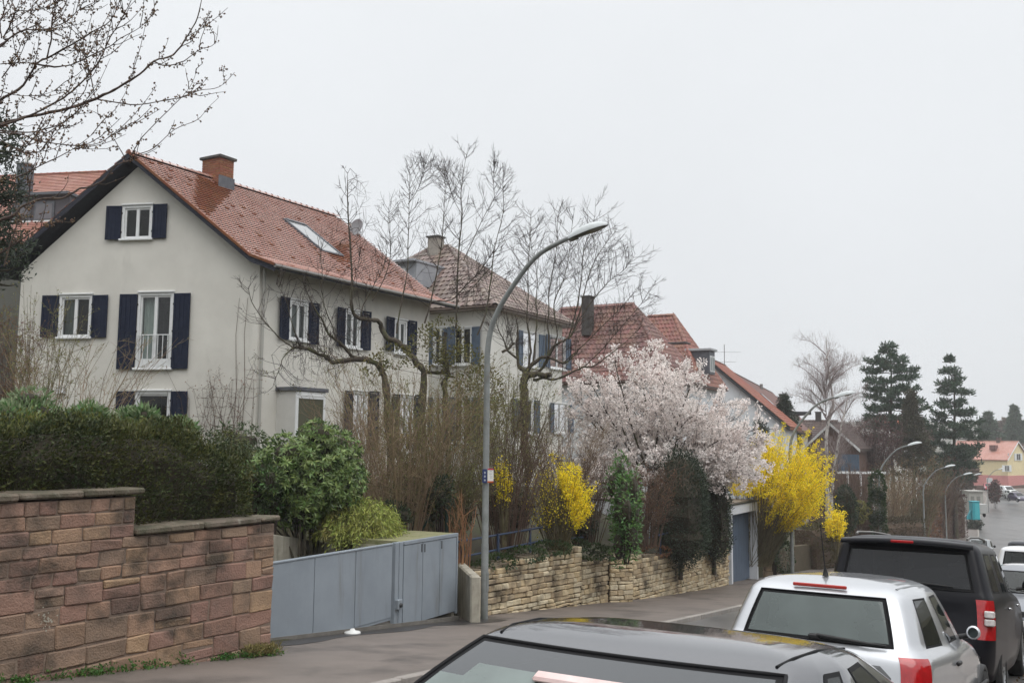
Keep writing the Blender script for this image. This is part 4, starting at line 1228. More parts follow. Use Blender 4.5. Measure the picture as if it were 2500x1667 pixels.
u0, u1, z0, z1 = wpx(PE, 1262, 1300, 975, 1040); w2l.append((PE, u0, u1, z0 - .3, z1))
for a, b_ in ((1108, 1150), (1060, 1090)):
    u0, u1, z0, z1 = wpx(PS, a, b_, 800, 890); w2l.append((PS, u0, u1, z0, z1))
    u0, u1, z0, z1 = wpx(PS, a, b_, 970, 1080); w2l.append((PS, u0, u1, z0, z1))
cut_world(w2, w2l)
for pl, u0, u1, z0, z1 in w2l:
    window(H2, pl, u0, u1, z0, z1, lintel=False, trim=.05)
    wsh = .42
    shutter(H2, pl, u0 - wsh - .06, u0 - .06, z0, z1, hinge='r', louvre=False, swing=.05, m=M_SHUTB); shutter(H2, pl, u1 + .06, u1 + wsh + .06, z0, z1, hinge='l', louvre=False, swing=.05, m=M_SHUTB)
def chimney(root, p, w, d, h, m, A, B, cap=M_CHCAP, name='chimney'):
    mb = MB(); mb.box(p + Vector((0, 0, h / 2 - .6)), (w, d, h + 1.2), (B, A, UP)); c = mb.build(name, m, root)
    mb = MB(); mb.box(p + Vector((0, 0, h + .04)), (w + .12, d + .12, .08), (B, A, UP)); mb.build('chimney_cap', cap, c, bevel=.01)
    return c
M_CHG = mk('chimney_render', (.33, .30, .26), .9, (.24, .215, .19), scale=4, bump=.3)
M_CHD = mk('chimney_dark', (.075, .068, .062), .85, (.055, .05, .048), scale=4, bump=.2)
pp = at(1064, 603, cc.y - .3); chimney(H2, Vector((pp.x, pp.y, pp.z - .15)), .55, .5, .55, M_CHG, SD, TD)
# grey dormer on its near slope, half hidden behind the red roof
dm = at(1005, 676, cc.y - 2.6)
M_DOR = mk('dormer_zinc', (.26,.27,.295), .5, (.32,.33,.35), scale=3)
mb = MB(); mb.box(dm + SD * .4, (1.5, 2.2, .95), (TD, SD, UP)); dor = mb.build('dormer', M_DOR, H2)
mb = MB(); mb.box(dm + UP * .53 + SD * .3 - TD * .3, (2.2, 2.6, .10), (TD, SD, UP)); mb.build('dormer_roof', M_DOR, dor, bevel=.01)
mb = MB(); mb.box(dm - SD * .72 + TD * -.2 - UP * .05, (.8, .04, .6), (TD, SD, UP)); mb.build('dormer_window', M_WHITE, dor)

# houses 3 and 4: red hip roofs, steep
def red_house(name, label, s_c, px_r0, px_r1, py_r, px_e, py_e, depth_y, mt, mw, back=9.0):
    """ridge across the view (along TD) from px_r0 to px_r1 at py_r; right eave corner at (px_e, py_e)"""
    e = at(px_e, py_e, depth_y)
    se, te = e.dot(SD), e.dot(TD)
    # ridge lies further up the street by half the depth of the house
    half = back / 2
    rs = se + half
    def on(px):
        lo, hi = -90.0, 40.0
        for _ in range(50):
            m = (lo + hi) / 2; q = SD * rs + TD * m
            if proj(Vector((q.x, q.y, 5)))[0] < px: lo = m
            else: hi = m
        return lo
    t0, t1 = on(px_r0), on(px_r1)
    q = SD * rs + TD * t1; zr = ray(px_r1, py_r).z * q.y
    wd = (te - (t0 - (te - t1))) ; cen_t = (t0 + t1) / 2
    c = SD * rs + TD * cen_t
    print('RED', name, 'eave', e, 'ridge t', t0, t1, 'zr', zr, 'half', half, wd)
    return hip_house(name, label, c.x, c.y, 30, back - .9, wd - .9, e.z - 5.5, e.z, zr, (t1 - t0) / 2, mw, mt, over=.45, rx='B')
H3, w3, rf3, P3, fl3 = red_house('red_roof_house', 'house with broad dark red hip roof and square chimney behind the blossom tree', 0, 1371, 1547, 743, 1640, 925, 51.5, M_TILER, M_WALLW2, back=6.0)
c = at(1435, 745, 56.0); chimney(H3, Vector((c.x, c.y, c.z - .6)), .52, .6, 1.05, M_CHD, SD, TD)
mb = MB(); q = at(1659, 838, 52.5); mb.box(q, (1.0, .9, .06), (TD, SD, (UP + SD * .3).normalized())); mb.build('roof_hatch', M_DARKM, H3)
H4, w4, rf4, P4, fl4 = red_house('red_roof_house', 'house with brighter red hip roof carrying a grey box dormer above white wall', 0, 1585, 1646, 768, 1716, 940, 62.0, M_TILER2, M_WALLW2, back=5.2)
dmp = at(1712, 886, 64.0)
mb = MB(); mb.box(dmp, (1.5, 1.1, 1.55), (TD, SD, UP)); dor = mb.build('dormer', M_LEAD, H4)
mb = MB(); mb.box(dmp + UP * .84, (1.8, 1.4, .16), (TD, SD, UP)); mb.build('dormer_roof', mk('dormer_trim', (.36, .37, .38), .5), dor, bevel=.02)
for k in (-.26, .26):
    mb = MB(); mb.box(dmp + TD * .76 + SD * k - UP * .1, (.05, .42, 1.05), (TD, SD, UP)); mb.build('dormer_window', M_WHITE, dor)
    mb = MB(); mb.box(dmp + TD * .79 + SD * k - UP * .1, (.03, .28, .88), (TD, SD, UP)); mb.build('dormer_pane', M_PANE, dor)
# ---- gable houses farther away
def gable_house(name, label, px, py, depth, az, L, hw, drop, z0, mwall, mtile, over=.35, verge=None, style='pan', rowh=.36, colw=.3, k=None, tiles=True, half=(1, 1)):
    """near gable apex (ridge end) seen at (px, py), depth ahead; ridge runs towards az; eaves drop below the ridge"""
    a = math.radians(az); A = Vector((math.sin(a), math.cos(a), 0)); B = Vector((math.cos(a), -math.sin(a), 0))
    R = at(px, py, depth); zr = R.z; C = Vector((R.x, R.y, 0)); ze = zr - drop
    root = thing(name, label, 'house', (R.x + A.x * L / 2, R.y + A.y * L / 2, z0))
    P = lambda u, v, z: C + A * u + B * v + Vector((0, 0, z))
    g = over
    wt = .25
    mb = MB(); sl = drop / hw
    mb.prism([P(g, -hw + g, z0 - 2), P(g, hw - g, z0 - 2), P(g, hw - g, ze + sl * g - .1), P(g, 0, zr - .1), P(g, -hw + g, ze + sl * g - .1)], A * (L - 2 * g)); wall = mb.build('wall', mwall, root)
    mb = MB()
    for sgn in (-1, 1):
        q = [P(0, 0, zr), P(L, 0, zr), P(L, sgn * hw, ze), P(0, sgn * hw, ze)]
        d = Vector((0, 0, -.16))
        mb.hexa([x + d for x in q] + q)
    rf = mb.build('roof', mtile, root)
    if tiles:
        tb = MB()
        for sgn in (-1, 1):
            O = P(0, sgn * hw, ze); U = A; V = (P(0, 0, zr) - O); lv = V.length; V.normalize()
            n = U.cross(V); n = n if n.z > 0 else -n
            if n.dot(-(O + P(L, 0, zr)) * .5) < 0: continue
            roof_tiles(O, U, V, lambda v: 0, lambda v: L, lv, rowh, colw, style, mb=tb, stagger=False, thick=.03)
        if tb.v: o = tb.build('roof_tiles', mtile, rf); o['kind'] = 'stuff'
    mb = MB()
    for sgn in (-1, 1):
        for (p0, p1) in ((P(-.03, 0, zr + .02), P(-.03, sgn * (hw + .02), ze + .0)),):
            d = Vector((0, 0, -.26)); e = A * .06
            mb.hexa([p0 + d, p1 + d, p1 + d + e, p0 + d + e, p0, p1, p1 + e, p0 + e])
    mb.build('verge_board', verge or M_WHITE, rf)
    ridge_run(rf, P(-.05, 0, zr + .03), P(L, 0, zr + .03), mtile, r=.14, l=.4, part=False)
    return root, wall, rf, P, zr, ze, A, B

M_TILEBR = mk('brown_far_tile', (.10, .066, .056), .6, (.075, .052, .046), scale=.8, isl=.2)
M_WALLBR = mk('brick_brown_wall', (.13, .075, .058), .9, (.10, .06, .05), scale=1.5)
M_YEL = mk('pale_yellow_render', (.78, .66, .40), .9, (.70, .59, .36), scale=.3)
M_PINK = mk('salmon_pink_render', (.62, .26, .24), .9, (.56, .235, .22), scale=.3)
M_ANT = mk('antenna_metal', (.2, .2, .2), .5)
# row of red roofed houses stepping down behind the blossom tree
r5 = gable_house('red_gable_house', 'orange red gable roof with dark verge just right of the grey box dormer', 1722, 872, 72, 22, 9, 6.0, 5.2, -5.5, M_WALLW2, M_TILEO, verge=M_DARKM)
r6 = gable_house('row_house', 'long row house with red roof and white verge boards behind the yellow forsythia', 1772, 902, 80, 20.5, 40, 5.2, 4.9, -6.5, M_WALLW, M_TILER, verge=M_WHITE)
P6, A6, B6 = r6[3], r6[6], r6[7]
c = at(1859, 955, 100); 
mb = MB(); mb.tube([c - UP * 1.2, c + UP * .75], .16, 8); mb.build('flue_pipe', M_GUT, r6[0])
c = at(1911, 975, 118); chimney(r6[0], c - UP * .8, .8, .8, 1.4, M_WALLBR, A6, B6)
for k, (u, v) in enumerate(((3, 2.4), (9, 2.4))):
    p0 = P6(u, v, r6[4] - 4.9 / 5.2 * v + .12); V = (B6 * 1 + UP * (-4.9 / 5.2)).normalized(); n = A6.cross(V); n = n if n.z > 0 else -n
    mb = MB(); mb.box(p0, (1.1, 1.6, .14), (A6, V, n)); s_ = mb.build('skylight', M_LEAD, r6[0])
    mb = MB(); mb.box(p0 + n * .08, (.9, 1.4, .02), (A6, V, n)); mb.build('pane', mk('sky_lit_pane', (.5, .52, .54), .1, spec=.8), s_)  # pane painted pale as if mirroring the sky
# antenna on the row house
c = at(1769, 905, 80)
ant = thing('roof_antenna', 'thin television antenna standing on the ridge of the long red row house', 'antenna', c)
mb = MB(); mb.tube([c, c + UP * 2.2], .03, 6); mb.build('mast', M_ANT, ant)
for h, l0, l1 in ((1.55, -.55, 1.35), (.75, -.4, .95)):
    b0 = c + UP * h; X = Vector((1, -.05, 0)).normalized(); Yv = Vector((.1, 1, 0)).normalized()
    mb = MB(); mb.tube([b0 + X * l0, b0 + X * l1], .014, 4); e = mb.build('boom', M_ANT, ant)
    mb = MB()
    for i in range(7): mb.tube([b0 + X * (l0 + (l1 - l0) * i / 6) - Yv * .3, b0 + X * (l0 + (l1 - l0) * i / 6) + Yv * .3], .008, 3)
    o = mb.build('elements', M_ANT, e); o['kind'] = 'stuff'
# small white villa with dark eaves
c = at(1934, 1000, 92)
root = thing('white_villa', 'small white villa with flat dark eaves peeping out beside the dark conifer', 'house', (c.x, c.y, -7))
mb = MB(); mb.box((c.x - .6, c.y + 3, -3.0), (2.6, 6, 11.4)); mb.build('wall', M_WALLW, root)
mb = MB(); mb.box((c.x - .5, c.y + 2.8, 2.95), (4.0, 7.6, .3)); mb.build('roof', M_DARKM, root)
for zz in (1.4, -1.6):
    mb = MB(); mb.box((c.x + .2, c.y - .02, zz), (.8, .06, 1.5)); mb.build('window', M_CHD, root)
# brown roofed houses
rb = gable_house('brown_house', 'brown roofed house with small chimney behind the birch trunk', 2044, 1027, 104, -62, 9.5, 5.0, 3.4, -9.5, M_WALLBR, M_TILEBR, verge=M_DARKM)
c = at(1998, 1020, 105); chimney(rb[0], c - UP * .4, .55, .55, 1.0, M_CHD, rb[6], rb[7])
rb2 = gable_house('brick_house', 'brownish house gable with white verge board right of the birch trunk', 2026, 1032, 86, 32, 8, 2.5, 2.3, -9.0, M_WALLBR, M_TILEBR, verge=M_WHITE)
for k in (1.0, 1.9):
    q = rb2[3](.3, k, rb2[5] - 1.2); 
    mb = MB(); mb.box(q, (.9, .12, 1.5), (rb2[7], rb2[6], UP)); mb.build('window', M_SHUTB, rb2[0])
ro = gable_house('orange_roof_house', 'far house whose bright orange roof shows between the pine branches', 2124, 1016, 132, 60, 6, 3.2, 2.0, -10, M_WALLW, mk('orange_tile', (.50, .14, .06), .6, (.42, .12, .05), scale=.5), tiles=False)
# pale wall and porch bits behind the bare shrubs
c = at(2103, 1150, 84)
root = thing('garden_pergola', 'white wooden pergola posts in the shrubs left of the third street lamp', 'pergola', (c.x, c.y, -9))
for k in range(3):
    mb = MB(); mb.box((c.x - 1.2 + k * 1.1, c.y, -4.9), (.14, .14, 5.0)); mb.build('post', M_WHITE, root)
mb = MB(); mb.box((c.x, c.y, -2.35), (4.2, .16, .2)); mb.build('beam', M_WHITE, root)
# yellow and pink house at the bend
D = 196.0
yh = gable_house('yellow_house', 'pale yellow house with salmon pink ground floor and pinkish roof at the road bend', 2487, 1077, D, -36, 13, 4.6, 3.7, -9.5, M_YEL, M_TILEP, over=.3, verge=M_WHITE, tiles=False)
PY, zr_, ze_, AY, BY = yh[3], yh[4], yh[5], yh[6], yh[7]
zp = ray(2450, 1160).z * D
mb = MB()
a = [PY(.24, -4.36, -12), PY(.24, 4.36, -12), PY(12.8, 4.36, -12), PY(12.8, -4.36, -12)]
mb.prism(a, (0, 0, zp + 12)); mb.build('ground_floor', M_PINK, yh[0])
def flatwin(root, p, U, N, w, h, frame=M_WHITE, pane=None, name='window', n=1):
    mb = MB(); mb.box(p, (w, .10, h), (U, N, UP)); f = mb.build(name, frame, root)
    for i in range(n):
        ww = w / n; mb = MB(); mb.box(p + N * .06 + U * (-w / 2 + ww * (i + .5)), (ww - .18, .03, h - .22), (U, N, UP)); mb.build('pane', pane or M_CHD, f)
    return f
NG = -AY
yp = lambda px, py: hit(px, py, PY(.22, 0, 0), AY)
flatwin(yh[0], yp(2458, 1143), BY, NG, 1.7, 1.25, n=3)
for s_ in (-1, 1):
    mb = MB(); mb.box(yp(2458, 1143) + BY * (s_ * 1.35), (.85, .1, 1.3), (BY, NG, UP)); mb.build('shutter', M_WHITE, yh[0])
flatwin(yh[0], yp(2486, 1115), BY, NG, 1.5, 1.4, n=2)
for s_ in (-1, 1):
    mb = MB(); mb.box(yp(2486, 1115) + BY * (s_ * 1.2), (.7, .1, 1.45), (BY, NG, UP)); mb.build('shutter', M_WHITE, yh[0])
flatwin(yh[0], yp(2462, 1109), BY, NG, .35, .5)
flatwin(yh[0], PY(4.0, -4.36, 0) + UP * (ray(2425, 1177).z * D), AY, -BY, 1.2, 1.7, frame=M_WHITE, pane=M_CURTW, name='door')
mb = MB(); mb.box(PY(4, -2.2, zr_ - 1.3), (1.2, 1.2, 1.0), (AY, BY, UP)); mb.build('dormer', M_TILER, yh[0])
c = PY(4, 0, zr_); chimney(yh[0], c - UP * .2, .9, .7, .9, M_WALLBR, AY, BY)
y2 = gable_house('yellow_house', 'second pale yellow house cut off by the right edge of view', 2584, 1086, D + 8, -30, 12, 4.4, 2.6, -9.5, M_YEL, M_TILEBR, over=.3, tiles=False)
mb = MB(); q0 = pos(190, -7); mb.box(at(2470, 1192, D - 8), (14, .4, 1.0)); o = mb.build('garden_wall', M_WALLBR, None); tag(o, 'low dark brown garden wall below the pink ground floor', 'wall')

# ---- red roofed house up the slope on the left
pl_ = at(258, 420, 54); zrl = pl_.z
root = thing('hillside_house', 'terracotta roofed house with wide grey dormer behind the grey gable, at far left', 'house', (pl_.x - 6, 55, 3))
Lx = Vector((-.983, .182, 0)); Fy = Vector((-.182, -.983, 0))
r0 = Vector((pl_.x, pl_.y, zrl)); r1 = r0 + Lx * 8.2
e0 = r0 + Fy * 5.5 - UP * 5.0 - Lx * .9; e1 = r1 + Fy * 5.5 - UP * 5.0 + Lx * 1.2
mb = MB(); mb.hexa([e0 - UP * .2, e1 - UP * .2, r1 - UP * .2, r0 - UP * .2, e0, e1, r1, r0]); 
bk0, bk1 = r0 - Fy * 5.5 - UP * 5.0, r1 - Fy * 5.5 - UP * 5.0
mb.add([r0, bk0, e0], [(0, 1, 2)]); mb.add([r1, e1, bk1], [(0, 1, 2)]); mb.add([r0, r1, bk1, bk0], [(0, 1, 2, 3)])
rl_ = mb.build('roof', M_TILEP, root)
U = (e0 - e1).normalized(); n = U.cross((r0 - e0)).normalized(); n = n if n.z > 0 else -n; V = n.cross(U); V = V if V.z > 0 else -V
lv = (r1 - e1).dot(V); ua = (r1 - e1).dot(U); ub = (r0 - e1).dot(U); ln = (e0 - e1).length
o = roof_tiles(e1, U, V, lambda v: ua * v / lv, lambda v: ln + (ub - ln) * v / lv, lv, .19, .22, 'flat').build('roof_tiles', M_TILEP, rl_); o['kind'] = 'stuff'
ridge_run(rl_, r0 + UP * .03, r1 + UP * .03, M_TILEO, r=.12, l=.4, part=False)
mb = MB(); w0 = e0 + Fy * -.6; w1 = e1 + Fy * -.6; mb.hexa([w0 - UP * 12, w1 - UP * 12, w1 - UP * 12 - Fy * 8, w0 - UP * 12 - Fy * 8, w0 - UP * .1, w1 - UP * .1, w1 - UP * .1 - Fy * 8, w0 - UP * .1 - Fy * 8]); mb.build('wall', mk('dim_green_grey_wall', (.10, .10, .085), .9), root)
dc_ = at(110, 515, 50.2)
mb = MB(); mb.box(dc_ - Fy * 1.2, (3.1, 2.8, 1.5), (Lx, Fy, UP)); dd = mb.build('dormer', mk('dormer_slate', (.09, .08, .09), .6), root)
mb = MB(); mb.box(dc_ - Fy * 1.0 + UP * .8, (3.4, 3.2, .14), (Lx, Fy, UP)); mb.build('dormer_roof', M_LEAD, dd)
for k in (-.15, 1.2):
    flatwin(root, dc_ + Fy * .23 + Lx * k - UP * .1, Lx, Fy, 1.15, 1.05, frame=M_LEAD, pane=mk('dim_pane', (.12, .11, .12), .15, spec=.7), name='dormer_window', n=1)
    mb = MB(); mb.box(dc_ + Fy * .27 + Lx * k - UP * .62, (1.2, .08, .08), (Lx, Fy, UP)); mb.build('window_sill', M_WHITE, root)
mb = MB(); mb.box(dc_ + Fy * .3 - UP * 1.1, (5.2, .5, .5), (Lx, (Fy * .7 - UP * .7).normalized(), (Fy * .7 + UP * .7).normalized())); mb.build('apron_tiles', M_TILEO, rl_)
c = at(60, 445, 51); chimney(root, c - UP * .8, .62, .6, 1.75, M_LEAD, Fy, Lx, cap=mk('pale_cap', (.4, .4, .4), .6), name='chimney')
c = at(66, 402, 51); mb = MB(); mb.tube([c - UP * .1, c + UP * .55], .1, 10); fl_ = mb.build('flue', mk('white_flue', (.6, .58, .55), .6), root)
mb = MB(); mb.lathe(c + UP * .56, [(.05, 0), (.15, .03), (.15, .14), (.0, .2)], 10); mb.build('flue_cap', M_WALLBR, fl_)

# ------------------------------------------------------------------ garage
ga = on_t(1852, -11.35); GA = Plane(ga.x, ga.y, 30)
M_GARW = mk('garage_white', (.66, .68, .71), .7, (.60, .62, .65), scale=2, dirt=((.42, .42, .40), 2, .6, .8, .5, (1, 1, .4)))
M_GARD = mk('garage_door_blue_grey', srgb(88, 102, 120), .5, srgb(80, 93, 110), scale=2)
M_GRAV = mk('roof_gravel', (.26, .22, .18), .95, (.16, .13, .105), scale=30, bump=.9, bscale=50)
zt_ = GA.uv(1850, 1223)[1]; gz = ga.z; gw = 3.6
gar = thing('garage', 'white flat roofed garage with blue grey door at end of yellow stone wall', 'garage', GA.p(-gw / 2, gz, -2))
mb = MB(); B = lambda *a: mb.pbox(GA, *a)
zl = GA.uv(1842, 1246)[1]
B(-.17, 0, gz - .3, zt_, -6, 0); B(-gw, -gw + .17, gz - .3, zt_, -6, 0); B(-gw + .171, -.171, zl, zt_ - .002, -.30, 0.0); B(-gw + .171, -.171, gz - .3, zt_ - .05, -6, -5.8)
mb.build('wall', M_GARW, gar)
mb = MB(); mb.pbox(GA, -gw - .03, .03, zt_ + .002, zt_ + .05, -6.1, .04); rfg = mb.build('roof', M_DARKM, gar)
mb = MB(); mb.pbox(GA, -gw + .1, -.1, zt_ + .052, zt_ + .075, -5.9, -.12); mb.build('roof_gravel', M_GRAV, rfg)
mb = MB(); n = 9
dw = (gw - .36) / n
for i in range(n): mb.pbox(GA, -gw + .18 + dw * i + .005, -gw + .18 + dw * (i + 1) - .005, gz + .06, zl + .2, -.36, -.32)
mb.pbox(GA, -gw + .18, -.18, gz + .05, zl + .2, -.39, -.361)
mb.build('door', M_GARD, gar)
# apron in front of the garage
mb = MB(); rows = []
for k in range(5):
    u = -gw + gw * k / 4; r_ = []
    for nn in (-5.7, -.4, -.3, 0.05, 0.5):
        p = GA.p(u, 0, nn); s_, t_ = st(p); p.z = zg(s_, max(t_, tw(s_) - .3)) + (.05 if nn < -.4 else .012); r_.append(p)
    rows.append(r_)
mb.grid(rows); mb.build('driveway', M_PAVE, None, loc=(0, 0, 0), kind='structure')

# ------------------------------------------------------------------ yellow limestone walls
M_LIME = mk('yellow_limestone', (.42, .33, .2), .85, (.22, .17, .105), scale=3.5, contrast=(.45, .68), bump=.9, bscale=30, spec=.25,
            rcols=[srgb(210, 195, 164), srgb(194, 174, 142), srgb(216, 203, 175), srgb(178, 158, 128), srgb(204, 183, 146), srgb(210, 197, 170), srgb(164, 146, 120), srgb(198, 178, 146)],
            dirt=((.045, .035, .026), 0.9, .52, .68, .85, (1, 1, 1.4)))
M_LIMC = mk('dark_wall_joint', (.075, .05, .032), .95, (.05, .04, .025), scale=5)
def lime_wall(label, px0, py0, px1, py1, tops, proud=0.0, ret=None, thick=.5, hole=None):
    """wall foot from pixel 0 to pixel 1; tops = [(px, py)...] of its upper edge"""
    a, b_ = on_t(px0, py0), on_t(px1, py1); d = b_ - a; az = math.degrees(math.atan2(d.x, d.y)); L = Vector((d.x, d.y, 0)).length
    pl = Plane(a.x, a.y, az)
    tp = sorted(pl.uv(*q) for q in tops); tx = [q[0] for q in tp]; tz = [q[1] for q in tp]
    top = lambda u: float(np.interp(u, tx, tz))
    root = thing('limestone_wall', label, 'wall', a, 'yellow limestone garden walls')
    foot = lambda u: float(np.interp(u, [0, L], [a.z, b_.z])) - .06
    mb = MB(); n = max(2, int(L / .4))
    for i in range(n):
        u0, u1 = L * i / n, L * (i + 1) / n; q = pl.p
        mb.hexa([q(u0, foot(u0) - .4, -thick), q(u1, foot(u1) - .4, -thick), q(u1, foot(u1) - .4, -.03), q(u0, foot(u0) - .4, -.03),
                 q(u0, top(u0) - .1, -thick), q(u1, top(u1) - .1, -thick), q(u1, top(u1) - .1, -.03), q(u0, top(u0) - .1, -.03)])
    mb.build('rubble_core', M_LIMC, root)
    sl = (b_.z - a.z) / L * .45
    z = max(tz) + abs(sl) * L
    cnt = 0
    while z > min(foot(0), foot(L)) - .1 - abs(sl) * L:
        h = random.uniform(.08, .158); u = -random.uniform(0, .2)
        while u < L - .02:
            w = random.uniform(.17, .53); e = min(L, u + w); e = L if L - e < .1 else e
            um = (max(u, 0) + e) / 2; zz = z + sl * um
            if zz - h > foot(um) - .06 and zz < top(um) + .05 and e - max(u, 0) > .05:
                if not (hole and abs(um - hole[0]) < .22 and abs(zz - hole[1]) < .18):
                    stone(root, pl, max(u, 0) + .006, e - .006, z - h + .006, z - .006, random.uniform(.0, .045), M_LIME, depth=.2, jit=.014, bev=.018, sl=sl); cnt += 1
            u = e
        z -= h
    # rough capping stones with soil and moss between
    u = 0
    mb = MB()
    while u < L - .1:
        e = min(L, u + random.uniform(.25, .5)); um = (u + e) / 2; t = top(um)
        mb.hexa([pl.p(u + .01, t - .05, -thick), pl.p(e - .01, t - .05, -thick), pl.p(e - .01, t - .05, .0), pl.p(u + .01, t - .05, .01),
                 pl.p(u + .01, t + random.uniform(-.01, .04), -thick), pl.p(e - .01, t + random.uniform(-.01, .04), -thick), pl.p(e - .01, t + random.uniform(-.015, .03), .0), pl.p(u + .01, t + random.uniform(-.01, .03), .0)])
        u = e
    o = mb.build('capping', mk('mossy_capping', (.10, .08, .055), .95, (.17, .135, .09), scale=5, bump=.8, bscale=25), root); o['kind'] = 'stuff'
    print('LIME', cnt, round(L, 2), round(az, 1))
    return pl, L, root
lime_wall('long yellow limestone wall section starting behind the nearest lamp post', 1156, -10.95, 1419, -11.05, [(1156, 1394), (1193, 1387), (1300, 1359), (1417, 1336)])
lime_wall('low dipped yellow limestone wall section between the long one and the jutting pier', 1421, -11.15, 1490, -11.2, [(1421, 1369), (1455, 1372), (1488, 1362)])
lime_wall('jutting pier of large yellow limestone blocks in mid wall', 1489, -11.12, 1545, -10.75, [(1489, 1364), (1545, 1356)], thick=.9)
lime_wall('yellow limestone wall section right of the jutting pier with a rising top', 1545, -11.1, 1727, -11.3, [(1545, 1357), (1596, 1354), (1610, 1362), (1726, 1324)])
lime_wall('last yellow limestone wall section with a dark weathered hole next to the garage', 1728, -11.3, 1780, -11.35, [(1728, 1352), (1752, 1352), (1762, 1334), (1780, 1331)])
# blue pipe railing above the first wall
M_BLUE = mk('blue_railing_paint', (.035, .055, .11), .5, (.03, .045, .08), scale=8)
rail = thing('pipe_railing', 'blue painted pipe railing above the first limestone wall', 'railing', at(1220, 1370, 22))
def rl3(px, py):
    y = float(np.interp(px, [1120, 1180, 1420, 1600], [20.9, 21.6, 26.0, 30.6])); return at(px, py, y)
for a_ in (((1118, 1322), (1345, 1283)), ((1118, 1361), (1330, 1318))):
    mb = MB(); mb.tube([rl3(*a_[0]), rl3(*a_[1])], .024, 8); mb.build('rail', M_BLUE, rail)
for px, y0, y1 in ((1127, 1316, 1378), (1216, 1302, 1372), (1294, 1288, 1352)):
    mb = MB(); mb.tube([rl3(px, y0), rl3(px, y1 + 20)], .033, 8); mb.build('post', M_BLUE, rail)
rail2 = thing('pipe_railing', 'short piece of blue railing behind the laurel and the dipped wall', 'railing', at(1400, 1330, 25))
for a_ in (((1380, 1314), (1424, 1311)), ((1560, 1318), (1630, 1300))):
    mb = MB(); mb.tube([rl3(*a_[0]), rl3(*a_[1])], .024, 8); mb.build('rail', M_BLUE, rail2)
for px, y0 in ((1386, 1313), (1612, 1304)):
    mb = MB(); mb.tube([rl3(px, y0), rl3(px, y0 + 50)], .033, 8); mb.build('post', M_BLUE, rail2)
# small white jug standing on the last wall
c = at(1761, 1331, on_t(1761, -11.4).y)
mb = MB(); mb.lathe(c, [(0, 0), (.09, 0), (.10, .06), (.085, .2), (.055, .28), (.06, .34), (.0, .35)], 12); o = mb.build('jug', M_WHITE, None); tag(o, 'small white jug standing on the limestone wall end by the garage', 'jug')
# old stone posts beyond the garage
M_OLDST = mk('old_post_stone', (.30, .23, .15), .9, (.12, .085, .06), scale=4, bump=.8, bscale=20)
for px, y0, y1, w, lab in ((1876, 1322, 1418, .34, 'weathered pale stone post beyond the garage'), (1906, 1375, 1408, .22, 'short broken stone post right of the taller one')):
    b_ = on_t(px, -11.2); t = ray(px, y0).z * b_.y; n = 5
    root = thing('stone_post', lab, 'stone post', b_, 'old stone posts beyond the garage'); hst = (t - b_.z) / n
    for i in range(n):
        mb = MB(); mb.box((b_.x + random.uniform(-.02, .02), b_.y + .1, b_.z + hst * (i + .5)), (w * random.uniform(.9, 1.05), w, hst - .015)); mb.build('block', M_OLDST, root, bevel=.02)
w0, w1 = pos(43.6, -11.5), pos(56, -11.4)
mb = MB(); d = (w1 - w0).normalized()
mb.hexa([w0 - UP * .5, w1 - UP * .5, w1 - UP * .5 - TD * .4, w0 - UP * .5 - TD * .4, w0 + UP * 1.15, w1 + UP * 1.25, w1 + UP * 1.25 - TD * .4, w0 + UP * 1.15 - TD * .4])
o = mb.build('garden_wall', mk('overgrown_wall', (.085, .06, .038), .95, (.055, .05, .028), scale=3, bump=.9, bscale=14), None); tag(o, 'low brown overgrown garden wall behind the black off-road car', 'wall')
c = at(2024, 1335, on_t(2024, -11.1).y)
mbx = thing('mailbox', 'white mailbox on a post in front of the overgrown garden wall', 'mailbox', (c.x, c.y, c.z - 1.2))
mb = MB(); mb.box(c, (.22, .16, .5)); mb.build('box', M_WHITE, mbx, bevel=.02)
mb = MB(); mb.tube([c - UP * 1.3, c - UP * .26], .03, 6); mb.build('post', M_GUT, mbx)

if 0: print('WALLST', [tuple(round(x, 2) for x in st(ground(*q))) for q in ((106, 1648), (661, 1595), (1156, 1509), (1419, 1474), (1490, 1464), (1545, 1467), (1727, 1442), (1780, 1437), (1852, 1413), (1990, 1400))])
for s_ in () and (100, 115, 130, 150, 170, 190, 205): print(s_, [tuple(round(x) for x in proj(pos(s_, t_))) for t_ in (-10, -8.3, -.5)])
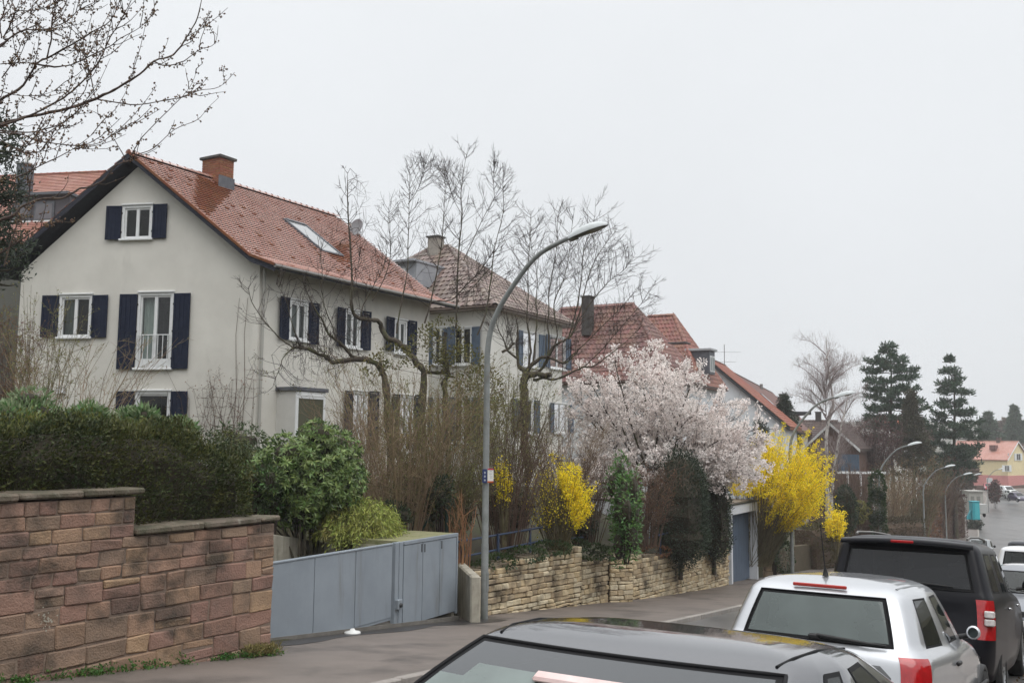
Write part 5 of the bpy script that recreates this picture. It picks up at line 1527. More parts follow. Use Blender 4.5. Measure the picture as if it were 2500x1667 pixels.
# ------------------------------------------------------------------ vegetation
class TB:
    """many thin stems at once: each a polyline of K points, triangular or square in section"""
    K = 5
    def __init__(s): s.p = []; s.r = []
    def add(s, pts, r0, r1):
        pts = np.asarray([tuple(q) for q in pts], dtype=np.float64)
        if len(pts) != s.K:
            d = np.r_[0, np.cumsum(np.linalg.norm(np.diff(pts, axis=0), axis=1))]
            t = np.linspace(0, d[-1], s.K)
            pts = np.stack([np.interp(t, d, pts[:, i]) for i in range(3)], 1)
        s.p.append(pts); s.r.append(np.linspace(r0, r1, s.K))
    def arrays(s, n=3):
        P = np.array(s.p); R = np.array(s.r); N, K, _ = P.shape
        T = np.gradient(P, axis=1); T /= np.linalg.norm(T, axis=2, keepdims=True) + 1e-9
        ref = np.where(np.abs(T[..., 2:3]) > .9, np.array([1., 0, 0]), np.array([0, 0, 1.]))
        A = np.cross(T, ref); A /= np.linalg.norm(A, axis=2, keepdims=True) + 1e-9
        B = np.cross(T, A)
        ang = np.arange(n) * 2 * np.pi / n
        V = P[:, :, None, :] + R[:, :, None, None] * (A[:, :, None, :] * np.cos(ang)[None, None, :, None] + B[:, :, None, :] * np.sin(ang)[None, None, :, None])
        idx = np.arange(N * K * n).reshape(N, K, n)
        j2 = np.roll(np.arange(n), -1)
        F = np.stack([idx[:, :-1, :], idx[:, :-1][:, :, j2], idx[:, 1:][:, :, j2], idx[:, 1:, :]], -1).reshape(-1, 4)
        return V.reshape(-1, 3), F
    def build(s, name, m, parent, n=3, kind=None):
        V, F = s.arrays(n); o_ = org_of(parent); V = V - np.array(o_)
        me = mesh_np(name, V, F, m, smooth=True)
        return link(name, me, parent, None, kind)

def rvec(s=1.0): return Vector((random.gauss(0, s), random.gauss(0, s), random.gauss(0, s)))

def leaves(name, C, D, L, Wd, m, parent, fold=.15, kind='stuff', smooth=False, N=None):
    """one folded four-cornered leaf per row: C base points, D directions"""
    C = np.asarray(C, float); D = np.asarray(D, float); n = len(C)
    D = D / (np.linalg.norm(D, axis=1, keepdims=True) + 1e-9)
    R_ = RNG.normal(size=(n, 3)) if N is None else np.asarray(N, float)
    S = np.cross(D, R_); S /= np.linalg.norm(S, axis=1, keepdims=True) + 1e-9
    Nn = np.cross(S, D)
    L = np.asarray(L).reshape(-1, 1) * np.ones((n, 1)); Wd = np.asarray(Wd).reshape(-1, 1) * np.ones((n, 1))
    p0 = C; p2 = C + D * L; mid = C + D * L * .5
    p1 = mid + S * Wd * .5 + Nn * Wd * fold; p3 = mid - S * Wd * .5 + Nn * Wd * fold
    V = np.stack([p0, p1, p2, p3], 1).reshape(-1, 3) - np.array(org_of(parent))
    F = np.arange(4 * n).reshape(n, 4)
    me = mesh_np(name, V, F, m, smooth=smooth)
    return link(name, me, parent, None, kind)

def unit(n):
    v = RNG.normal(size=(n, 3)); return v / np.linalg.norm(v, axis=1, keepdims=True)

def lumps(c, r, k, j=.55):
    """crown made of k lumps inside an ellipsoid: list of (centre, radii)"""
    out = []
    for _ in range(k):
        v = Vector(unit(1)[0]) * random.uniform(.25, .8)
        q = Vector((c[0] + v.x * r[0], c[1] + v.y * r[1], c[2] + v.z * r[2])); f = random.uniform(.28, .48)
        out.append((q, (r[0] * f, r[1] * f, r[2] * f)))
    return out

def cloud(blobs, n, shell=.75):
    """points spread over lumps, mostly near their surface; returns points and outward normals"""
    vol = np.array([b[1][0] * b[1][1] + b[1][1] * b[1][2] for b in blobs]); pick = RNG.choice(len(blobs), n, p=vol / vol.sum())
    c = np.array([tuple(b[0]) for b in blobs])[pick]; r = np.array([b[1] for b in blobs])[pick]
    u = unit(n); k = shell + (1 - shell) * RNG.random((n, 1)) ** .6
    k = k * (1 + RNG.normal(0, .07, (n, 1)))
    return c + u * r * k, u / np.maximum(r, 1e-3)

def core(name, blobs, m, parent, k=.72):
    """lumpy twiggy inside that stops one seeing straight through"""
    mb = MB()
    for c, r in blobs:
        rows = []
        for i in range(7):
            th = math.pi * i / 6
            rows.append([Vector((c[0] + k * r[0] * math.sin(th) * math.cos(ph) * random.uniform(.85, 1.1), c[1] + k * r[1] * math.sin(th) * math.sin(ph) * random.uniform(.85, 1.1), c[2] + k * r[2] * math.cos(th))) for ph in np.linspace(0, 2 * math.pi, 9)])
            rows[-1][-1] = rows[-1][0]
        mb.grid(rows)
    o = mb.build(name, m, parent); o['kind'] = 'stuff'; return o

M_BARK = mk('dark_bark', (.055, .043, .034), .95, (.095, .08, .06), scale=9, bump=.9, bscale=30, dirt=((.075, .085, .03), 3, .5, .65, .7, (1, 1, 1)))
M_TWIG = mk('brown_twig', (.034, .025, .022), .85, (.055, .036, .03), scale=3)
M_TWIGR = mk('reddish_twig', (.085, .052, .037), .85, (.125, .08, .055), scale=3, isl=.2)
M_TWIGT = mk('tan_twig', (.20, .14, .085), .85, (.26, .19, .12), scale=3, isl=.25)
M_TWIGG = mk('olive_twig', (.12, .10, .05), .85, (.16, .135, .075), scale=3, isl=.25)
M_BUD = mk('bud', (.10, .055, .045), .7, (.17, .11, .05), scale=30, isl=.35)
M_BIRCH = mk('birch_bark', (.48, .45, .42), .8, (.10, .09, .08), scale=6, contrast=(.5, .62), stretch=(1, 1, .5))
M_BIRCHT = mk('hazed_birch_twig', (.24, .19, .18), .9, (.30, .25, .24), scale=2, isl=.2)  # lightened to put distance haze into the twig colour
M_CORE = mk('shaded_twigs', (.028, .026, .016), .95, (.045, .035, .022), scale=9, bump=1.0, bscale=20)  # shade inside the bushes is painted with this dark colour
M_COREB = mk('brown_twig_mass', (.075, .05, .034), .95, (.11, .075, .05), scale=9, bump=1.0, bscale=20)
lf = lambda n, a, b_, **k: mk(n, a, k.pop('rough', .55), b_, scale=k.pop('scale', 2.0), isl=k.pop('isl', .3), spec=k.pop('spec', .35), trans=k.pop('trans', .25), **k)
M_YEW = lf('yew_needles', (.034, .052, .018), (.092, .098, .026), isl=.45, trans=.12)
M_LAUR = lf('laurel_leaf', (.06, .14, .035), (.095, .19, .05), rough=.35, spec=.5)
M_PIER = lf('sage_leaf', (.16, .22, .11), (.25, .31, .17))
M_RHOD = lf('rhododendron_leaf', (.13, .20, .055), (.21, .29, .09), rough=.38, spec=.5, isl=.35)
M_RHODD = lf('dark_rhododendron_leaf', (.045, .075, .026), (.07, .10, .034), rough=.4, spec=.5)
M_BAMB = lf('yellow_green_leaf', (.27, .33, .07), (.37, .38, .10), isl=.3)
M_FORS = lf('forsythia_petal', (.95, .80, .045), (.90, .70, .03), isl=.18, trans=.3, rough=.7, spec=.1)
M_BLOS = lf('blossom_petal', (.92, .88, .85), (.90, .82, .79), isl=.10, trans=.35, rough=.8, spec=.05)
M_CONIF = lf('dark_conifer', (.022, .036, .022), (.04, .055, .03), isl=.4, trans=.08)
M_CONIFG = lf('pine_needles', (.045, .085, .055), (.075, .11, .065), isl=.4, trans=.1)
M_BUDLEAF = lf('young_leaf', (.17, .19, .05), (.23, .22, .07))
M_IVY = lf('ivy_leaf', (.035, .06, .022), (.06, .09, .03), rough=.35, spec=.5)
M_BRLEAF = lf('brown_dead_leaf', (.16, .075, .04), (.22, .11, .055), trans=.15)
M_PURP = lf('purple_brown_leaf', (.085, .042, .040), (.12, .06, .05), trans=.1)
M_WEED = lf('weed_leaf', (.045, .12, .022), (.075, .16, .03))

def stems(tb, base, n, spread, h, lean=.35, r0=.012, r1=.003, wob=.13, twigs=6, tl=.35, up=.5, tips=None, hv=.25, gen2=0):
    """fan of stems rising from a base disc, each with side twigs; collects tips"""
    for _ in range(n):
        a = random.uniform(0, 2 * math.pi); rr = spread * math.sqrt(random.random())
        p0 = Vector((base[0] + rr * math.cos(a) * .5, base[1] + rr * math.sin(a) * .5, base[2]))
        H = h * random.uniform(1 - hv, 1.0)
        out = Vector((math.cos(a), math.sin(a), 0)) * (lean * H * rr / max(spread, .01) + random.uniform(0, .1) * H)
        pts = []
        for i in range(6):
            f = i / 5
            pts.append(p0 + out * (f ** 1.4) + Vector((0, 0, H * f)) + Vector((random.gauss(0, wob), random.gauss(0, wob), 0)) * f)
        tb.add(pts, r0 * random.uniform(.7, 1.1), r1)
        if tips is not None: tips.append((pts[-1], pts[-1] - pts[-2]))
        for k in range(twigs):
            f = random.uniform(.25, .98); i = min(4, int(f * 5)); q = pts[i].lerp(pts[i + 1], f * 5 - i)
            d = ((pts[i + 1] - pts[i]).normalized() * up + rvec(.5)).normalized(); d.z = abs(d.z) * .7 + .2
            l = tl * H * random.uniform(.4, 1) * (1.1 - f * .6)
            e = [q + d * (l * t) + Vector((0, 0, .06 * l * t * t)) + rvec(.012) for t in (0, .33, .66, 1)]
            tb.add(e, r1 * 1.3, r1 * .6)
            if tips is not None: tips.append((e[-1], d))
            for _2 in range(gen2):
                q2 = e[random.randint(1, 2)]; d2 = (d + rvec(.6)).normalized(); l2 = l * random.uniform(.3, .6)
                tb.add([q2, q2 + d2 * l2 * .5 + rvec(.01), q2 + d2 * l2], r1 * .9, r1 * .5)
                if tips is not None: tips.append((q2 + d2 * l2, d2))

# ---- yew hedge behind the sandstone wall
def hedge(name, label, pl, u0, u1, n0, n1, zb_, zt, nleaf, m, size=.05, cat='hedge', mc=None, lump=.16, round_=.25):
    root = thing(name, label, cat, pl.p((u0 + u1) / 2, zb_((u0 + u1) / 2), (n0 + n1) / 2))
    def zt2(u):
        return zt(u) + .08 * noise.noise((u * 1.3, 3.1, 0)) + .05 * noise.noise((u * 4, 1.1, 0))
    mb = MB(); rows = []; nu = max(4, int((u1 - u0) / .3)); ins = .14
    for i in range(nu + 1):
        u = u0 + ins + (u1 - u0 - 2 * ins) * i / nu; zt_ = zt2(u) - ins
        rows.append([pl.p(u, zb_(u), n1 - ins), pl.p(u, zt_ - round_, n1 - ins), pl.p(u, zt_, n1 - ins - round_), pl.p(u, zt_, n0 + ins), pl.p(u, zb_(u), n0 + ins)])
    mb.grid(rows); mb.add(rows[0], [(0, 1, 2, 3, 4)]); mb.add(rows[-1], [(0, 1, 2, 3, 4)])
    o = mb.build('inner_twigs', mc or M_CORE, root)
    C = []; Dn = []
    Ls = u1 - u0
    per = [(Ls * 1.3, 'f'), (Ls * (n1 - n0), 't'), ((n1 - n0) * 1.3, 'e'), ((n1 - n0) * 1.3, 's')]
    tot = sum(a for a, _ in per)
    for a, w in per:
        for _ in range(int(nleaf * a / tot)):
            u = random.uniform(u0, u1); n_ = random.uniform(n0, n1)
            top = zt2(u)
            if w == 'f':
                z = zb_(u) + (top - zb_(u)) * random.random(); n_ = n1; d = pl.N + UP * .25
                k = max(0, z - (top - round_)); n_ -= k * k / round_ * 1.0
            elif w == 't': z = top; d = UP + pl.N * .2
            elif w == 'e': u = u1; z = zb_(u) + (top - zb_(u)) * random.random(); d = pl.U; u -= max(0, z - (top - round_)) ** 2 / round_
            else: u = u0; z = zb_(u) + (top - zb_(u)) * random.random(); d = -pl.U
            off = lump * (noise.noise((u * 1.7, z * 1.7, n_ * 1.7)) + .5 * noise.noise((u * 5, z * 5, n_ * 5))) + random.uniform(-.07, .05)
            C.append(pl.p(u, z, n_) + d * off); Dn.append(d.normalized() + rvec(.55) + UP * .25)
    leaves('foliage', C, Dn, RNG.uniform(size * .7, size * 1.6, len(C)), RNG.uniform(size * .3, size * .55, len(C)), m, root)
    return root
uH = lambda px, n: PW.uv(px, 1150)[0]
def zth(u): return float(np.interp(u, [-14, PW.uv(60, 1100)[0], PW.uv(300, 1100)[0], PW.uv(480, 1100)[0], PW.uv(585, 1100)[0]], [.12, .10, .16, .12, -.22]))
hedge('yew_hedge', 'dark clipped yew hedge rising above the stepped sandstone wall', PW, -8.5, -.12, -1.75, -.35, lambda u: -1.25 if u > u_step else -.85, zth, 62000, M_YEW, size=.048)
hr_ = bpy.data.objects['yew_hedge']; C = []; D_ = []
for _ in range(9000):
    u = random.uniform(-8.3, -.6); n_ = random.uniform(-1.6, -.4); z = zth(u) + .08 * noise.noise((u * 1.3, 3.1, 0)) + random.gauss(.0, .07) - max(0, n_ + .62) ** 2 * 1.5
    if noise.noise((u * 2.1, n_ * 2, 5)) > -.25: C.append(PW.p(u, z, n_)); D_.append(rvec(.5) + UP * .9 + PW.N * .3)
leaves('young_shoots', C, D_, RNG.uniform(.03, .075, len(C)), .018, lf('young_yew', (.115, .13, .03), (.16, .165, .045)), hr_)

def shrub(name, label, c, r, k, n, L, Wd, m, cat='shrub', group=None, mc=M_CORE, stem=True, up=.3, coref=.7, base=None, shell=.72, mst=M_TWIG, dirw=.8, mix=None, flat=0):
    """leafy shrub: stems, shaded inside, leaves over lumps"""
    zb_ = base if base is not None else c[2] - r[2]
    root = thing(name, label, cat, (c[0], c[1], zb_), group)
    bl = lumps(c, r, k) + [(Vector(c), (r[0] * .7, r[1] * .7, r[2] * .7))]
    if stem:
        tb = TB()
        for _ in range(7):
            b_ = random.choice(bl)[0]; p0 = Vector((c[0] + random.uniform(-.15, .15) * r[0], c[1] + random.uniform(-.15, .15) * r[1], zb_ - .1))
            tb.add([p0, p0.lerp(b_, .5) + rvec(.05), b_], .025, .008)
        tb.build('stems', mst, root, 5)
    if coref: core('inner_twigs', bl, mc, root, coref)
    P_, N_ = cloud(bl, n, shell)
    D_ = N_ / np.linalg.norm(N_, axis=1, keepdims=True) * dirw + RNG.normal(0, .5, (n, 3)) + np.array([0, 0, up])
    if mix:
        k_ = int(n * mix[1])
        leaves('foliage', P_[:-k_], D_[:-k_], RNG.uniform(L * .6, L * 1.2, n - k_), RNG.uniform(Wd * .7, Wd * 1.2, n - k_), m, root)
        leaves('foliage', P_[-k_:], D_[-k_:], RNG.uniform(L * .6, L * 1.2, k_), RNG.uniform(Wd * .7, Wd * 1.2, k_), mix[0], root)
    else:
        leaves('foliage', P_, D_, RNG.uniform(L * .6, L * 1.2, n), RNG.uniform(Wd * .7, Wd * 1.2, n), m, root)
    return root, bl
K2 = 2500 / 2352     # main-view coordinates to source pixels
def ell(px, py, rx, ry, depth, dz=1.0):
    """ellipsoid seen at centre (px, py) with half sizes in source pixels"""
    c = at(px, py, depth); s = depth / FPX
    return c, (rx * s, max(rx, ry) * s * dz, ry * s)

# ---- light leafy shrubs behind the hedge
for (px, py, rx, ry, d, lab) in ((60, 1022, 105, 62, 16.2, 'pale sage green shrub topping the hedge at far left'),
                                 (215, 1030, 70, 46, 16.0, 'pale green leafy shrub behind the hedge left of the ground floor window'),
                                 (345, 1036, 68, 52, 15.6, 'pale green long-leaved shrub in front of the ground floor window'),
                                 (440, 1056, 45, 40, 15.8, 'small pale green shrub behind the hedge below the navy shutter')):
    c, r = ell(px, py, rx, ry, d)
    shrub('leafy_shrub', lab, c, r, 9, 2300, .13, .036, M_PIER, group='pale shrubs behind the yew hedge', base=-1.2, coref=.6, mix=(M_LAUR, .35))
# dark drooping rhododendron by the house corner
c, r = ell(590, 1085, 95, 75, 22)
shrub('rhododendron', 'dark droopy rhododendron against the house corner below the bare climber', c, r, 8, 1500, .14, .04, M_RHODD, base=-1.6, up=-.5, coref=.45)
c, r = ell(640, 1190, 60, 80, 17.8)
shrub('evergreen_shrub', 'dark evergreen shrub between the yew hedge and the big rhododendron', c, r, 9, 3500, .09, .035, M_RHODD, base=-2.6, mix=(M_LAUR, .15))
# ---- big rhododendron with leaf rosettes
c, r = ell(752, 1150, 160, 126, 18.6, .9)
root = thing('rhododendron', 'big rhododendron with bright green leaf rosettes behind the sliding gate', 'shrub', (c.x, c.y, -2.9))
bl = lumps(c, r, 16) + [(Vector((c.x, c.y, c.z - .1)), (r[0] * .75, r[1] * .7, r[2] * .75))]
tb = TB()
for b_, _ in bl:
    p0 = Vector((c.x + random.uniform(-.2, .2), c.y, -3.0)); tb.add([p0, p0.lerp(b_, .5) + rvec(.1), b_], .035, .012)
tb.build('stems', M_BARK, root, 5)
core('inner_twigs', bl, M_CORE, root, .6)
P_, N_ = cloud(bl, 1800, .84)
C = []; D_ = []; NN = []
for p, n in zip(P_, N_):
    n = Vector(n).normalized(); n = (n + Vector((0, -.25, .45))).normalized(); a = n.orthogonal().normalized(); b_ = n.cross(a)
    k = random.randint(7, 10); t0 = random.random() * 6
    for i in range(k):
        t = t0 + 2 * math.pi * i / k; C.append(Vector(p) + n * random.uniform(-.01, .02)); D_.append((a * math.cos(t) + b_ * math.sin(t)) + n * random.uniform(-.15, .35)); NN.append(n + rvec(.1))
leaves('foliage', C, D_, RNG.uniform(.085, .15, len(C)), RNG.uniform(.03, .046, len(C)), M_RHOD, root, N=[-Vector(x) for x in np.cross(D_, np.cross(np.array([tuple(q) for q in NN]), D_))] if False else None)
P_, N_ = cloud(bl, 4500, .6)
leaves('shaded_foliage', P_, N_ + RNG.normal(0, .6, (4500, 3)), RNG.uniform(.08, .13, 4500), .04, M_RHODD, root)  # darker leaf colour imitates shade deeper in the crown
# ---- yellow-green bamboo-like bush
c, r = ell(875, 1300, 98, 88, 18.9, .9)
root = thing('bamboo_bush', 'weeping yellow green bamboo bush just behind the sliding gate', 'shrub', (c.x, c.y, -3.3))
tb = TB(); C = []; D_ = []
for _ in range(420):
    v = unit(1)[0]; v[2] = abs(v[2]) * .9 + .1
    e = Vector((c.x + v[0] * r[0], c.y + v[1] * r[1], c.z - r[2] * .25 + v[2] * r[2] * 1.2)) + rvec(.05)
    p0 = Vector((c.x + random.uniform(-.3, .3), c.y + random.uniform(-.2, .2), c.z - r[2]))
    m_ = p0.lerp(e, .55) + UP * .28
    tip = e + Vector((v[0], v[1], 0)) * .12 - UP * .16
    pts = [p0, p0.lerp(m_, .6), m_, e, tip]; tb.add(pts, .006, .002)
    for k in range(26):
        f = random.uniform(.45, 1); i = min(3, int(f * 4)); q = pts[i].lerp(pts[i + 1], f * 4 - i)
        C.append(q + rvec(.035)); D_.append(Vector((v[0], v[1], 0)) * .5 + rvec(.45) - UP * .55)
tb.build('canes', M_TWIGG, root)
leaves('foliage', C, D_, RNG.uniform(.07, .14, len(C)), RNG.uniform(.012, .022, len(C)), M_BAMB, root, fold=.1)
c2, r2 = ell(800, 1290, 40, 60, 18.6)
P_, N_ = cloud(lumps(c2, r2, 5), 900, .7)
leaves('yellow_tips', P_, RNG.normal(0, .5, (900, 3)) - np.array([0, 0, .5]), RNG.uniform(.06, .12, 900), .018, mk('straw_leaf', (.38, .33, .12), .6, (.3, .28, .1), scale=2, isl=.2, trans=.2), root)

# ---- bare shrubs left of the house
def bare(name, label, px, pyb, pyt, depth, n, wpx_, m, lean=.35, tw=7, tl=.3, r0=.012, buds=0, mleaf=None, lsize=.03, group=None, zb_=None, gen2=1, hv=.3, r1=.0035, up=.6):
    b_ = at(px, pyb, depth); t = at(px, pyt, depth); h = t.z - (zb_ if zb_ is not None else b_.z)
    base = Vector((b_.x, b_.y, zb_ if zb_ is not None else b_.z))
    root = thing(name, label, 'shrub', base, group)
    tb = TB(); tips = []
    stems(tb, base, n, wpx_ * depth / FPX, h, lean=lean, r0=r0, r1=r1, twigs=tw, tl=tl, tips=tips, gen2=gen2, hv=hv, up=up)
    tb.build('stems', m, root)
    if mleaf and buds:
        C = []; D_ = []
        for q, d in tips:
            for _ in range(buds): C.append(q - d.normalized() * random.uniform(0, .25) + rvec(.02)); D_.append(d.normalized() + rvec(.6))
        leaves('young_leaves', C, D_, RNG.uniform(lsize * .6, lsize * 1.3, len(C)), lsize * .5, mleaf, root)
    return root, tips
bare('bare_shrub', 'tall budding shrub with upright stems in front of the left gable window', 85, 1080, 690, 21, 34, 70, M_TWIGG, lean=.16, tw=8, tl=.22, buds=2, mleaf=M_BUDLEAF, lsize=.05, zb_=-1.2)
bare('bare_shrub', 'wide fanning bare shrub left of the ground floor shutter', 165, 1085, 800, 20.5, 46, 100, M_TWIGT, lean=.42, tw=8, tl=.3, buds=1, mleaf=M_BUDLEAF, lsize=.04, zb_=-1.2)
bare('bare_shrub', 'brown twiggy shrub at the left edge beside the gable wall', 12, 1060, 740, 25, 46, 60, M_TWIGR, lean=.2, tw=10, tl=.3, buds=3, mleaf=M_BRLEAF, lsize=.05, zb_=-.6)
# climber on the gable corner
root = thing('climbing_plant', 'bare climber spreading up the corner of the grey gable wall', 'climber', G.p(-1.2, -1.6, .1))
tb = TB(); tips = []
for k in range(30):
    u = random.uniform(-2.0, -.2); z = -1.6; pts = [G.p(u, z, .06)]
    a = random.uniform(-.5, .5); tz = random.uniform(.9, 2.1)
    while z < tz:
        z += .28; u += a * .22 + random.gauss(0, .09); pts.append(G.p(min(-.03, u), z, random.uniform(.03, .16)))
        if random.random() < .8:
            q = pts[-1]; d = (G.U * random.uniform(-1, 1) + UP * random.uniform(-.1, .7) + G.N * .15); e = [q, q + d * .16 + rvec(.02), q + d * .33 + rvec(.03)]
            tb.add(e, .006, .003); tips.append((e[-1], d))
    tb.add(pts, .012, .004); tips.append((pts[-1], UP))
for u in (-.62, -.35):
    tb.add([G.p(u, -1.5, .06), G.p(u - .02, 0, .05), G.p(u + .03, 1.5, .05), G.p(u - .05, 3.1, .05), G.p(u + .02, 4.2, .05)], .014, .006)
tb.build('stems', M_TWIGR, root)
C = [q + rvec(.05) for q, d in tips for _ in range(2)]; leaves('dry_leaves', C, [rvec(1) for _ in C], RNG.uniform(.03, .06, len(C)), .03, M_BRLEAF, root)

# ---- brown multi-stem shrubs in the front garden (many twigs, some green at the tips)
FG = 'bare brown shrubs along the front garden'
bare('bare_shrub', 'tall tan many-stemmed shrub right of the bamboo bush, taller than the bin cabinet', 985, 1310, 870, 21.0, 85, 80, M_TWIGT, lean=.36, tw=11, tl=.32, buds=2, mleaf=M_BUDLEAF, lsize=.035, group=FG, zb_=-2.7, gen2=1)
bare('bare_shrub', 'olive brown twiggy shrub just left of the nearest lamp pole', 1085, 1310, 905, 22.0, 85, 75, M_TWIGG, lean=.36, tw=11, tl=.32, buds=4, mleaf=M_BUDLEAF, lsize=.045, group=FG, zb_=-2.6)
bare('bare_shrub', 'arching brown shrub right behind the nearest lamp pole', 1235, 1330, 955, 23.5, 80, 95, M_TWIGR, lean=.38, tw=11, tl=.3, buds=1, mleaf=M_BUDLEAF, lsize=.035, group=FG, zb_=-2.6)
bare('bare_shrub', 'olive leafy tall shrub between lamp pole and white house', 1230, 1200, 860, 26.0, 85, 85, M_TWIGG, lean=.25, tw=10, tl=.28, buds=3, mleaf=M_BUDLEAF, lsize=.05, group=FG, zb_=-2.2)
bare('bare_shrub', 'fine reddish brown shrub between the small forsythia and the laurel', 1425, 1320, 1080, 26.5, 80, 85, M_TWIGR, lean=.35, tw=12, tl=.3, group=FG, zb_=-2.7)
bare('bare_shrub', 'grey brown fine shrub under the left edge of the blossom tree', 1375, 1220, 1010, 28.5, 70, 80, M_TWIGT, lean=.3, tw=11, tl=.3, group=FG, zb_=-2.5)
bare('bare_shrub', 'dark reddish brown shrub between laurel and dark round conifer', 1580, 1310, 1115, 28.5, 80, 60, M_TWIGR, lean=.3, tw=12, tl=.28, buds=1, mleaf=M_BRLEAF, lsize=.05, group=FG, zb_=-3.0)
bare('bare_shrub', 'tangle of orange brown canes right of the bin cabinet', 1128, 1350, 1190, 20.9, 26, 40, mk('orange_cane', (.26, .13, .065), .8, (.32, .18, .09), scale=3, isl=.2), lean=.12, tw=2, tl=.2, group=FG, zb_=-2.75, gen2=0, r0=.016, r1=.006)
bare('bare_shrub', 'low tan shrub below the grey house in front of its lower windows', 900, 1250, 960, 24.5, 90, 100, M_TWIGT, lean=.4, tw=9, tl=.3, group=FG, zb_=-2.0)
# dark evergreen backdrop low in the garden
for (px, py, rx, ry, d, n, lab) in ((735, 1248, 128, 60, 19.6, 4600, 'dark low evergreen shrub at the foot of the big rhododendron'),
                                   (1000, 1210, 85, 95, 23.5, 4200, 'dark evergreen mass behind the tan many-stemmed shrub'),
                                   (1110, 1230, 70, 90, 24.0, 3600, 'dark green shrub left of the lamp pole behind orange canes'),
                                   (1078, 1215, 42, 72, 20.9, 2200, 'dark green bushy shrub in front of the olive twigs, left of the nearest lamp'),
                                   (955, 1255, 55, 48, 20.4, 2000, 'dark green shrub between the bamboo bush and the bin cabinet'),
                                   (1240, 1240, 90, 70, 25.5, 3000, 'dark green shrub behind the arching brown shrub'),
                                   (1405, 1290, 60, 38, 26.5, 1800, 'low dark shrub behind the dipped limestone wall')):
    c, r = ell(px, py, rx, ry, d)
    shrub('evergreen_shrub', lab, c, r, 9, n, .07, .03, M_CONIF, base=c.z - r[2] - .2, mix=(M_IVY, .4), group='dark evergreen shrubs low in the front garden')

# ---- forsythias
def forsythia(label, px, py, rx, ry, depth, n, zb_, nb=170, keep=None, bo=0.0, stemm=M_TWIGG):
    c, r = ell(px, py, rx, ry, depth, .9)
    root = thing('forsythia', label, 'shrub', (c.x, c.y, zb_))
    tb = TB(); C = []; D_ = []
    for _ in range(nb):
        v = Vector(unit(1)[0]); v.z = v.z * .9 + .12; k = random.uniform(.62, 1.12)
        if bo and v.x < -.3 and v.z < -.2: continue
        e = Vector((c.x + v.x * r[0] * k, c.y + v.y * r[1] * k, c.z + v.z * r[2] * k))
        p0 = Vector((c.x + random.uniform(-.2, .2) * r[0], c.y + random.uniform(-.2, .2) * r[1], min(zb_, c.z - r[2] * .8))) + TD * bo
        m_ = p0.lerp(e, .6) + UP * .12 * r[2]
        pts = [p0, p0.lerp(m_, .5), m_, m_.lerp(e, .6) + UP * .04, e]; tb.add(pts, .012, .003)
        for _2 in range(3):
            q = m_.lerp(e, random.uniform(.0, .9)); d = ((e - m_).normalized() + rvec(.5)).normalized(); l = random.uniform(.15, .4) * r[2]
            tw_ = [q, q + d * l * .5, q + d * l]; tb.add(tw_, .004, .002)
            for k2 in range(int(n / nb / 3.6)):
                pp = q + d * (l * (round(random.random() * 5) / 5)) + rvec(.035)
                if keep is None or keep(pp, c, r): C.append(pp); D_.append(rvec(1))
        for k2 in range(int(n / nb / 5)):
            pp = m_.lerp(e, random.uniform(.2, 1.02)) + rvec(.035)
            if keep is None or keep(pp, c, r): C.append(pp); D_.append(rvec(1))
    tb.build('branches', stemm, root)
    s = depth / 41 * .052 + .014
    leaves('blossoms', C, D_, RNG.uniform(s * .7, s * 1.3, len(C)), RNG.uniform(s * .55, s * .9, len(C)), M_FORS, root)
    return root
zg_ = lambda s_, t_: zgarden(s_, t_)
forsythia('large bright yellow forsythia between the garage and the second street lamp', 1905, 1172, 132, 122, 40.2, 52000, -5.0, nb=420, bo=-1.0, keep=lambda p, c, r: not ((p.x - c.x) / r[0] < -.34 and (p.z - c.z) / r[2] < -.30))
forsythia('golden forsythia cascading above the first limestone wall', 1362, 1212, 88, 92, 24.5, 17000, -2.9, nb=220, keep=lambda p, c, r: random.random() < (1.0 if (p.x - c.x) / r[0] + (p.z - c.z) / r[2] * .35 > .15 else .12))
forsythia('small sprig of yellow forsythia right beside the white sign', 1232, 1150, 24, 40, 22.8, 1300, -2.6, nb=40)
forsythia('small forsythia low at the foot of the ivy and thuja beyond the large one', 2040, 1275, 26, 38, 48, 4000, -5.6, nb=80)
# ---- laurel column
c, r = ell(1526, 1240, 48, 126, 25.5, 1)
shrub('cherry_laurel', 'upright glossy green cherry laurel above the limestone wall', c, r, 16, 3000, .12, .045, M_LAUR, base=-3.0, coref=.62, up=.25, mix=(lf('bright_laurel', (.10, .22, .045), (.14, .27, .06), rough=.35, spec=.5), .25))
